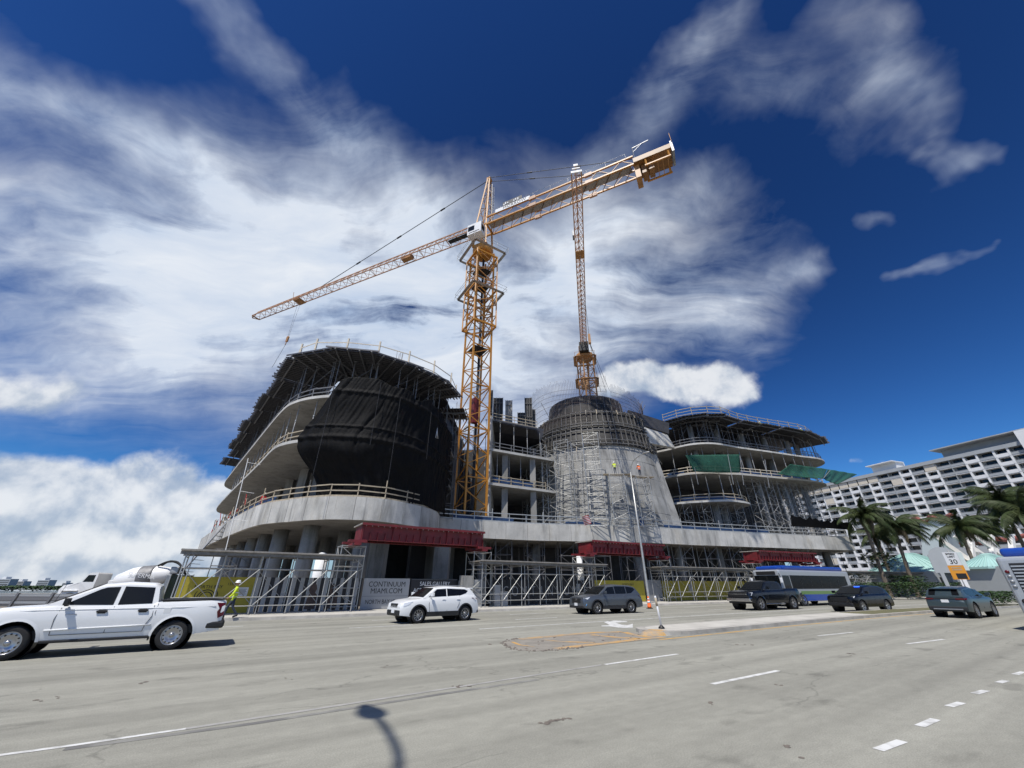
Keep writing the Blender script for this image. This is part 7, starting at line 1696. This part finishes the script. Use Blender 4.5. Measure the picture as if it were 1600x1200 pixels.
MB().box((LB / 2, 8, zt_ + .4), (LB + bw_ + .6, 16.5, 1.3)).build('roof_parapet', 'greyst', ap, Mb)
MB().box((LB * .551, 6, zt_ + 2.6), (9, 6, 3.2)).build('roof_plant', 'stucco', ap, Mb); MB().box((LB * .551, 4, zt_ + 4.3), (10, 8, .3)).build('plant_roof', 'stucco', ap, Mb)
b = MB(); n = 12; b.prism([(0, 0)] * 0 + [(LB * .775 + (LB * .345) * k / n, 3.2 - 0 * k) for k in range(n + 1)] + [(LB * 1.12, 12), (LB * .775, 12)], zt_ + 1.0, zt_ + 4.2); b.build('penthouse', 'greyst', ap, Mb)
MB().box((LB * .948, 4, zt_ + 4.4), (LB * .38, 10, .35)).build('penthouse_roof', 'greyst', ap, Mb)
MB().box((LB + bw_ * 1.1, 2, (zt_ + 4) / 2), (bw_ * 1.2, 8, zt_ + 4)).build('stair_tower', 'stucco', ap, Mb)
w2_ = MB().box((LB + bw_ * 1.7 + 7, 5, (zt_ + 2) / 2), (14, 8, zt_ + 2)).build('end_wing', 'stucco', ap, Mb)
for f in range(nf):
    for k in range(5): cell('end_window', 'ew', lambda: MB().box((0, .98, 1.5), (1.9, .06, 1.6)), 'glass_d', LB + bw_ * 1.7 + 1.5 + k * 2.6, z00 + f * fh, w2_)
# low annex with a wavy red cornice in front of it
an = thing('annex_block', 'plain mint white annex wall with a wavy red cornice below the apartment block', 'building', tuple(aty(1460, 900, 105)))
slq = [aty(1437, 905, 112), aty(1478, 905, 98), aty(1478, 812, 98), aty(1437, 814, 112)]
b = MB(); dq = V((9, 6, 0)); b.face([slq[0].xy.to_3d(), slq[1].xy.to_3d(), slq[2], slq[3]])
P0 = [V((slq[0].x, slq[0].y, 0)), V((slq[1].x, slq[1].y, 0)), V((slq[2].x, slq[2].y, slq[2].z)), V((slq[3].x, slq[3].y, slq[3].z))]
b = MB(); Q0 = [p + dq for p in P0]; b.face(P0); b.face(list(reversed(Q0)))
for i in range(4): j = (i + 1) % 4; b.face([P0[j], P0[i], Q0[i], Q0[j]])
M['mint'] = smat('mint_stucco', (0.55, 0.62, 0.60), .8, var=.05); M['brick_red'] = smat('red_cornice', (0.30, 0.10, 0.08), .8)
b.build('wall', 'mint', an, recalc=True)
wv = [P0[3].lerp(P0[2], k / 20 * 1.6 - .3) + V((-.3, -.3, .3 + .7 * math.sin(k * .75))) for k in range(21)]
MB().tube(wv, .42, 6).build('cornice', 'brick_red', an)
wv2 = [aty(1500 + 5 * k, 851 - 2 * math.sin(k * .7) - k * .6, 95 - k * .5) for k in range(26)]
t = thing('street_wall', 'grey base building with a red wavy cornice behind the palms at the right edge', 'building', tuple(aty(1560, 905, 95)))
MB().tube(wv2, .42, 6).build('cornice', 'brick_red', t)
pA, pB = aty(1490, 905, 97), aty(1660, 905, 84); MB().beam((pA.x, pA.y, 4.6), (pB.x, pB.y, 4.6), .6, 9.2).build('wall', 'greyst', t)
for k in range(7): q = pA.lerp(pB, .05 + .14 * k); MB().box((q.x - .5, q.y - .6, 3.2), (3.2, .3, 3.6), None).build('opening', 'dark', t)
# entrance canopy and teal roofs
def hip(label, c, w_, d_, z0, z1, rot, walls='greyst'):
    Mx = Matrix.Translation((c.x, c.y, 0)) @ Matrix.Rotation(rot, 4, 'Z'); t = thing('teal_roof_house', label, 'house', Mx=Mx)
    MB().box((0, 0, z0 / 2), (w_ * .86, d_ * .86, z0)).build('wall', walls, t, Mx)
    n = 10; ring_ = [(math.cos(R(22.5 + 45 * k)) * w_ / 2 * 1.08, math.sin(R(22.5 + 45 * k)) * d_ / 2 * 1.08) for k in range(8)]
    rf = MB()
    for k in range(8):
        a, b_ = ring_[k], ring_[(k + 1) % 8]; rf.face([(a[0], a[1], z0), (b_[0], b_[1], z0), (b_[0] * .12, b_[1] * .12, z1), (a[0] * .12, a[1] * .12, z1)]); rf.face([(a[0], a[1], z0 - .25), (b_[0], b_[1], z0 - .25), (b_[0], b_[1], z0), (a[0], a[1], z0)])
    rf.face([(x * .12, y * .12, z1) for x, y in ring_]); rf.face([(x, y, z0 - .25) for x, y in reversed(ring_)])
    ro = rf.build('roof', 'teal', t, Mx)
    for k in range(8):
        a, b_ = V((*ring_[k], z0)), V((*ring_[(k + 1) % 8], z0))
        for j in range(6):
            p = a.lerp(b_, j / 6); q = V((p.x * .12, p.y * .12, z1)); stick('standing_seam', Mx @ (p + V((0, 0, .04))), Mx @ (q + V((0, 0, .04))), .07, 'teal', ro, kind='box', h=.1)
    for k in range(4): MB().box((-w_ * .3 + k * w_ * .2, -d_ * .435, z0 * .5), (w_ * .12, .1, z0 * .55)).build('window', 'inkw' if k % 2 else 'glass_d', t, Mx)
hip('pavilion with a pale teal seamed roof behind the palms', aty(1436, 905, 74), 14, 13, 3.7, 6.7, .3)
hip('smaller teal roof showing left of the right-hand bus', aty(1562, 905, 60), 7, 7, 4.0, 5.7, .2)
t = thing('entrance_canopy', 'cream flat canopy with splayed white brackets at the right edge', 'canopy', tuple(aty(1560, 900, 66)))
MB().box((aty(1555, 884, 66).x, 66, 4.7), (11, 5, .8)).build('canopy_slab', 'beige', t)
for px in (1515, 1548, 1580): q = aty(px, 870, 67); stick('bracket', (q.x, q.y, 4.9), (q.x + 3, q.y + 1, 9.0), .6, 'stucco', t, kind='box'); stick('bracket', (q.x, q.y, 4.9), (q.x - 3, q.y + 1, 9.0), .6, 'stucco', t, kind='box')
for px in (1520, 1590): q = aty(px, 905, 65); stick('column', (q.x, q.y, 0), (q.x, q.y, 4.4), .5, 'beige', t, kind='box')
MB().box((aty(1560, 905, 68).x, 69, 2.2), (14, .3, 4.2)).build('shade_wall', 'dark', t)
# grey arched entrance pylon
q = aty(1490, 905, 47); t = thing('entrance_pylon', 'grey arch-topped pylon board on a white pillar behind the speed sign', 'sign', (q.x, q.y, .15)); fp = frame(V((q.x, q.y, .15)), (math.cos(R(-40)), math.sin(R(-40)), 0), (0, 0, 1)) @ Matrix.Diagonal((.62, 1.0, .7, 1))
b = MB(); arc_ = [(-1.9, 2.8), (1.9, 2.8), (1.9, 4.6)] + [(1.7 * math.cos(R(a)), 4.6 + .8 * math.sin(R(a))) for a in range(15, 180, 15)] + [(-1.9, 4.6)]
P = [V((x, y, .2)) for x, y in arc_]; Q_ = [V((x, y, -.2)) for x, y in arc_]; b.face(P); b.face(list(reversed(Q_)))
for i in range(len(P)): j = (i + 1) % len(P); b.face([P[j], P[i], Q_[i], Q_[j]])
b.build('board', 'greyst', t, fp, recalc=True); MB().box((1.1, 1.4, 0), (.8, 2.8, .5)).build('pillar', 'stucco', t, fp); MB().box((-1.1, 1.4, 0), (.5, 2.8, .4)).build('pillar', 'greyst', t, fp); MB().box((2.2, 3.9, 0), (.6, 1.8, .5)).build('side_panel', 'mint', t, fp)
leafmass('verge_hedge', 'clipped dark green hedge before the teal roofed pavilion', [(45.5, 58.5, .1, 62, 60.5, 2.1)], 3500, .16, 'hedge')
leafmass('verge_shrubs', 'loose shrubs between the hedge and the far canopy', [(56, 62, .1, 60, 65, 3.0)], 900, .2, 'hedge', 'shrubs')
mh = []
for s in range(48, 61, 2): p = st(s + 1, 12.2); mh.append((p.x - 1.0, p.y - .9, .15, p.x + 1.0, p.y + .9, 1.25))
leafmass('median_hedge', 'low rounded green hedge on the median right of the teal SUV', mh, 420, .13, 'hedge')
q = aty(1375, 865, 63); leafmass('green_tree_top', 'small light green tree beside the far canopy', [(q.x - 1.6, 62, 3.5, q.x + 1.6, 65, 6.2)], 500, .25, 'leaf', 'tree')
q = aty(1330, 882, 68); leafmass('corner_shrub', 'bright shrub under the right end of the podium', [(q.x - 1.2, 67, .3, q.x + 2.2, 69, 3.6)], 420, .22, 'leaf', 'shrub')
# palms
def frond_mesh(seed, ln, droop, dry=False):
    rr = random.Random(seed); b = MB(); pts = []; n = 15
    for i in range(n + 1):
        f = i / n; pts.append(V((ln * (f - .16 * f * f * droop), 0, ln * (.42 * f - (.40 + .42 * droop) * f * f))))
    b.tube(pts, [.05 * (1 - .85 * i / n) + .008 for i in range(n + 1)], 4)
    for i in range(1, n + 1):
        for h in range(4):
            f = (i - h / 4) / n; k = min(n - 1, int(f * n)); p = pts[k].lerp(pts[k + 1], f * n - k); d = (pts[k + 1] - pts[k]).normalized()
            l = ln * .27 * math.sin(math.pi * min(1, .14 + f * .82)) ** .7 * rr.uniform(.8, 1.15)
            for s in (-1, 1):
                sd = (V((0, s, 0)) * .75 + d * .55 + V((0, 0, -.45 - .55 * rr.random()))).normalized(); w_ = .036
                e = p + sd * l + V((0, 0, -l * .22)); m_ = p + sd * l * .5 + V((0, 0, .02)); b.face([p - d * w_, m_ - d * w_ * .9, e, m_ + d * w_ * .9, p + d * w_])
    m = b.mesh('frond'); m.materials.append(M['leaf_d' if dry else 'leaf']); return m
FM = [frond_mesh(k, 3.4 + .3 * (k % 3), .5 + .22 * k) for k in range(4)]; FDm = frond_mesh(9, 2.6, 1.5, True)
def palm(px, pyc, y, label, lean=(0, 0), n=30, sc_=1.0):
    c = aty(px, pyc, y); base = V((c.x - lean[0], c.y - lean[1], 0)); t = thing('palm_tree', label, 'palm tree', tuple(base), group='palms before the apartment block')
    P = spline([base, base.lerp(c, .4) + V((-.25 * lean[0], 0, 0)), c], 8)
    MB().tube(P, [.26 - .10 * i / len(P) + (.05 if i % 2 else 0) for i in range(len(P))], 10).build('trunk', 'bark', t)
    MB().lathe([(.16, -.8), (.26, -.4), (.20, .1), (.05, .35)], 8, Matrix.Translation(c)).build('crown_shaft', 'leaf', t)
    rr = random.Random(int(px))
    for k in range(n):
        az = k * 2.399 + rr.uniform(-.2, .2); el = R(68 - 118 * (k / n) ** .9 + rr.uniform(-8, 8)); wind = V((.75, -.15, 0))
        dv = V((math.cos(az) * math.cos(el), math.sin(az) * math.cos(el), math.sin(el))) + wind * .55; dv.normalize()
        rz = math.atan2(dv.y, dv.x); pt = -math.asin(max(-1, min(1, dv.z))) * .75
        Mx = Matrix.Translation(c + V((0, 0, .1))) @ Matrix.Rotation(rz, 4, 'Z') @ Matrix.Rotation(pt, 4, 'Y') @ Matrix.Rotation(rr.uniform(-.5, .5), 4, 'X') @ Matrix.Scale(sc_ * rr.uniform(.85, 1.1), 4)
        put(bpy.data.objects.new('frond', FDm if k > n - 4 else FM[k % 4]), t, Mx)
palm(1347, 806, 63, 'palm nearest the building, its crown touching the catch net', (.5, 0), sc_=1.2); palm(1396, 822, 66, 'second palm, dark and windswept, over the teal roof', (.8, 0), 30, 1.25); palm(1498, 824, 62, 'palm behind the speed limit sign', (.6, 0), 30, 1.25)
palm(1562, 782, 60, 'tall full palm left of the right picture edge', (.4, 0), 34, 1.35); palm(1600, 800, 57, 'palm cut by the right picture edge', (.3, 0), sc_=1.35); palm(1368, 836, 72, 'lower palm between the two windswept ones', (.3, 0), 24, 1.05); palm(1530, 826, 70, 'small palm beside the cream canopy', (.2, 0), 26)
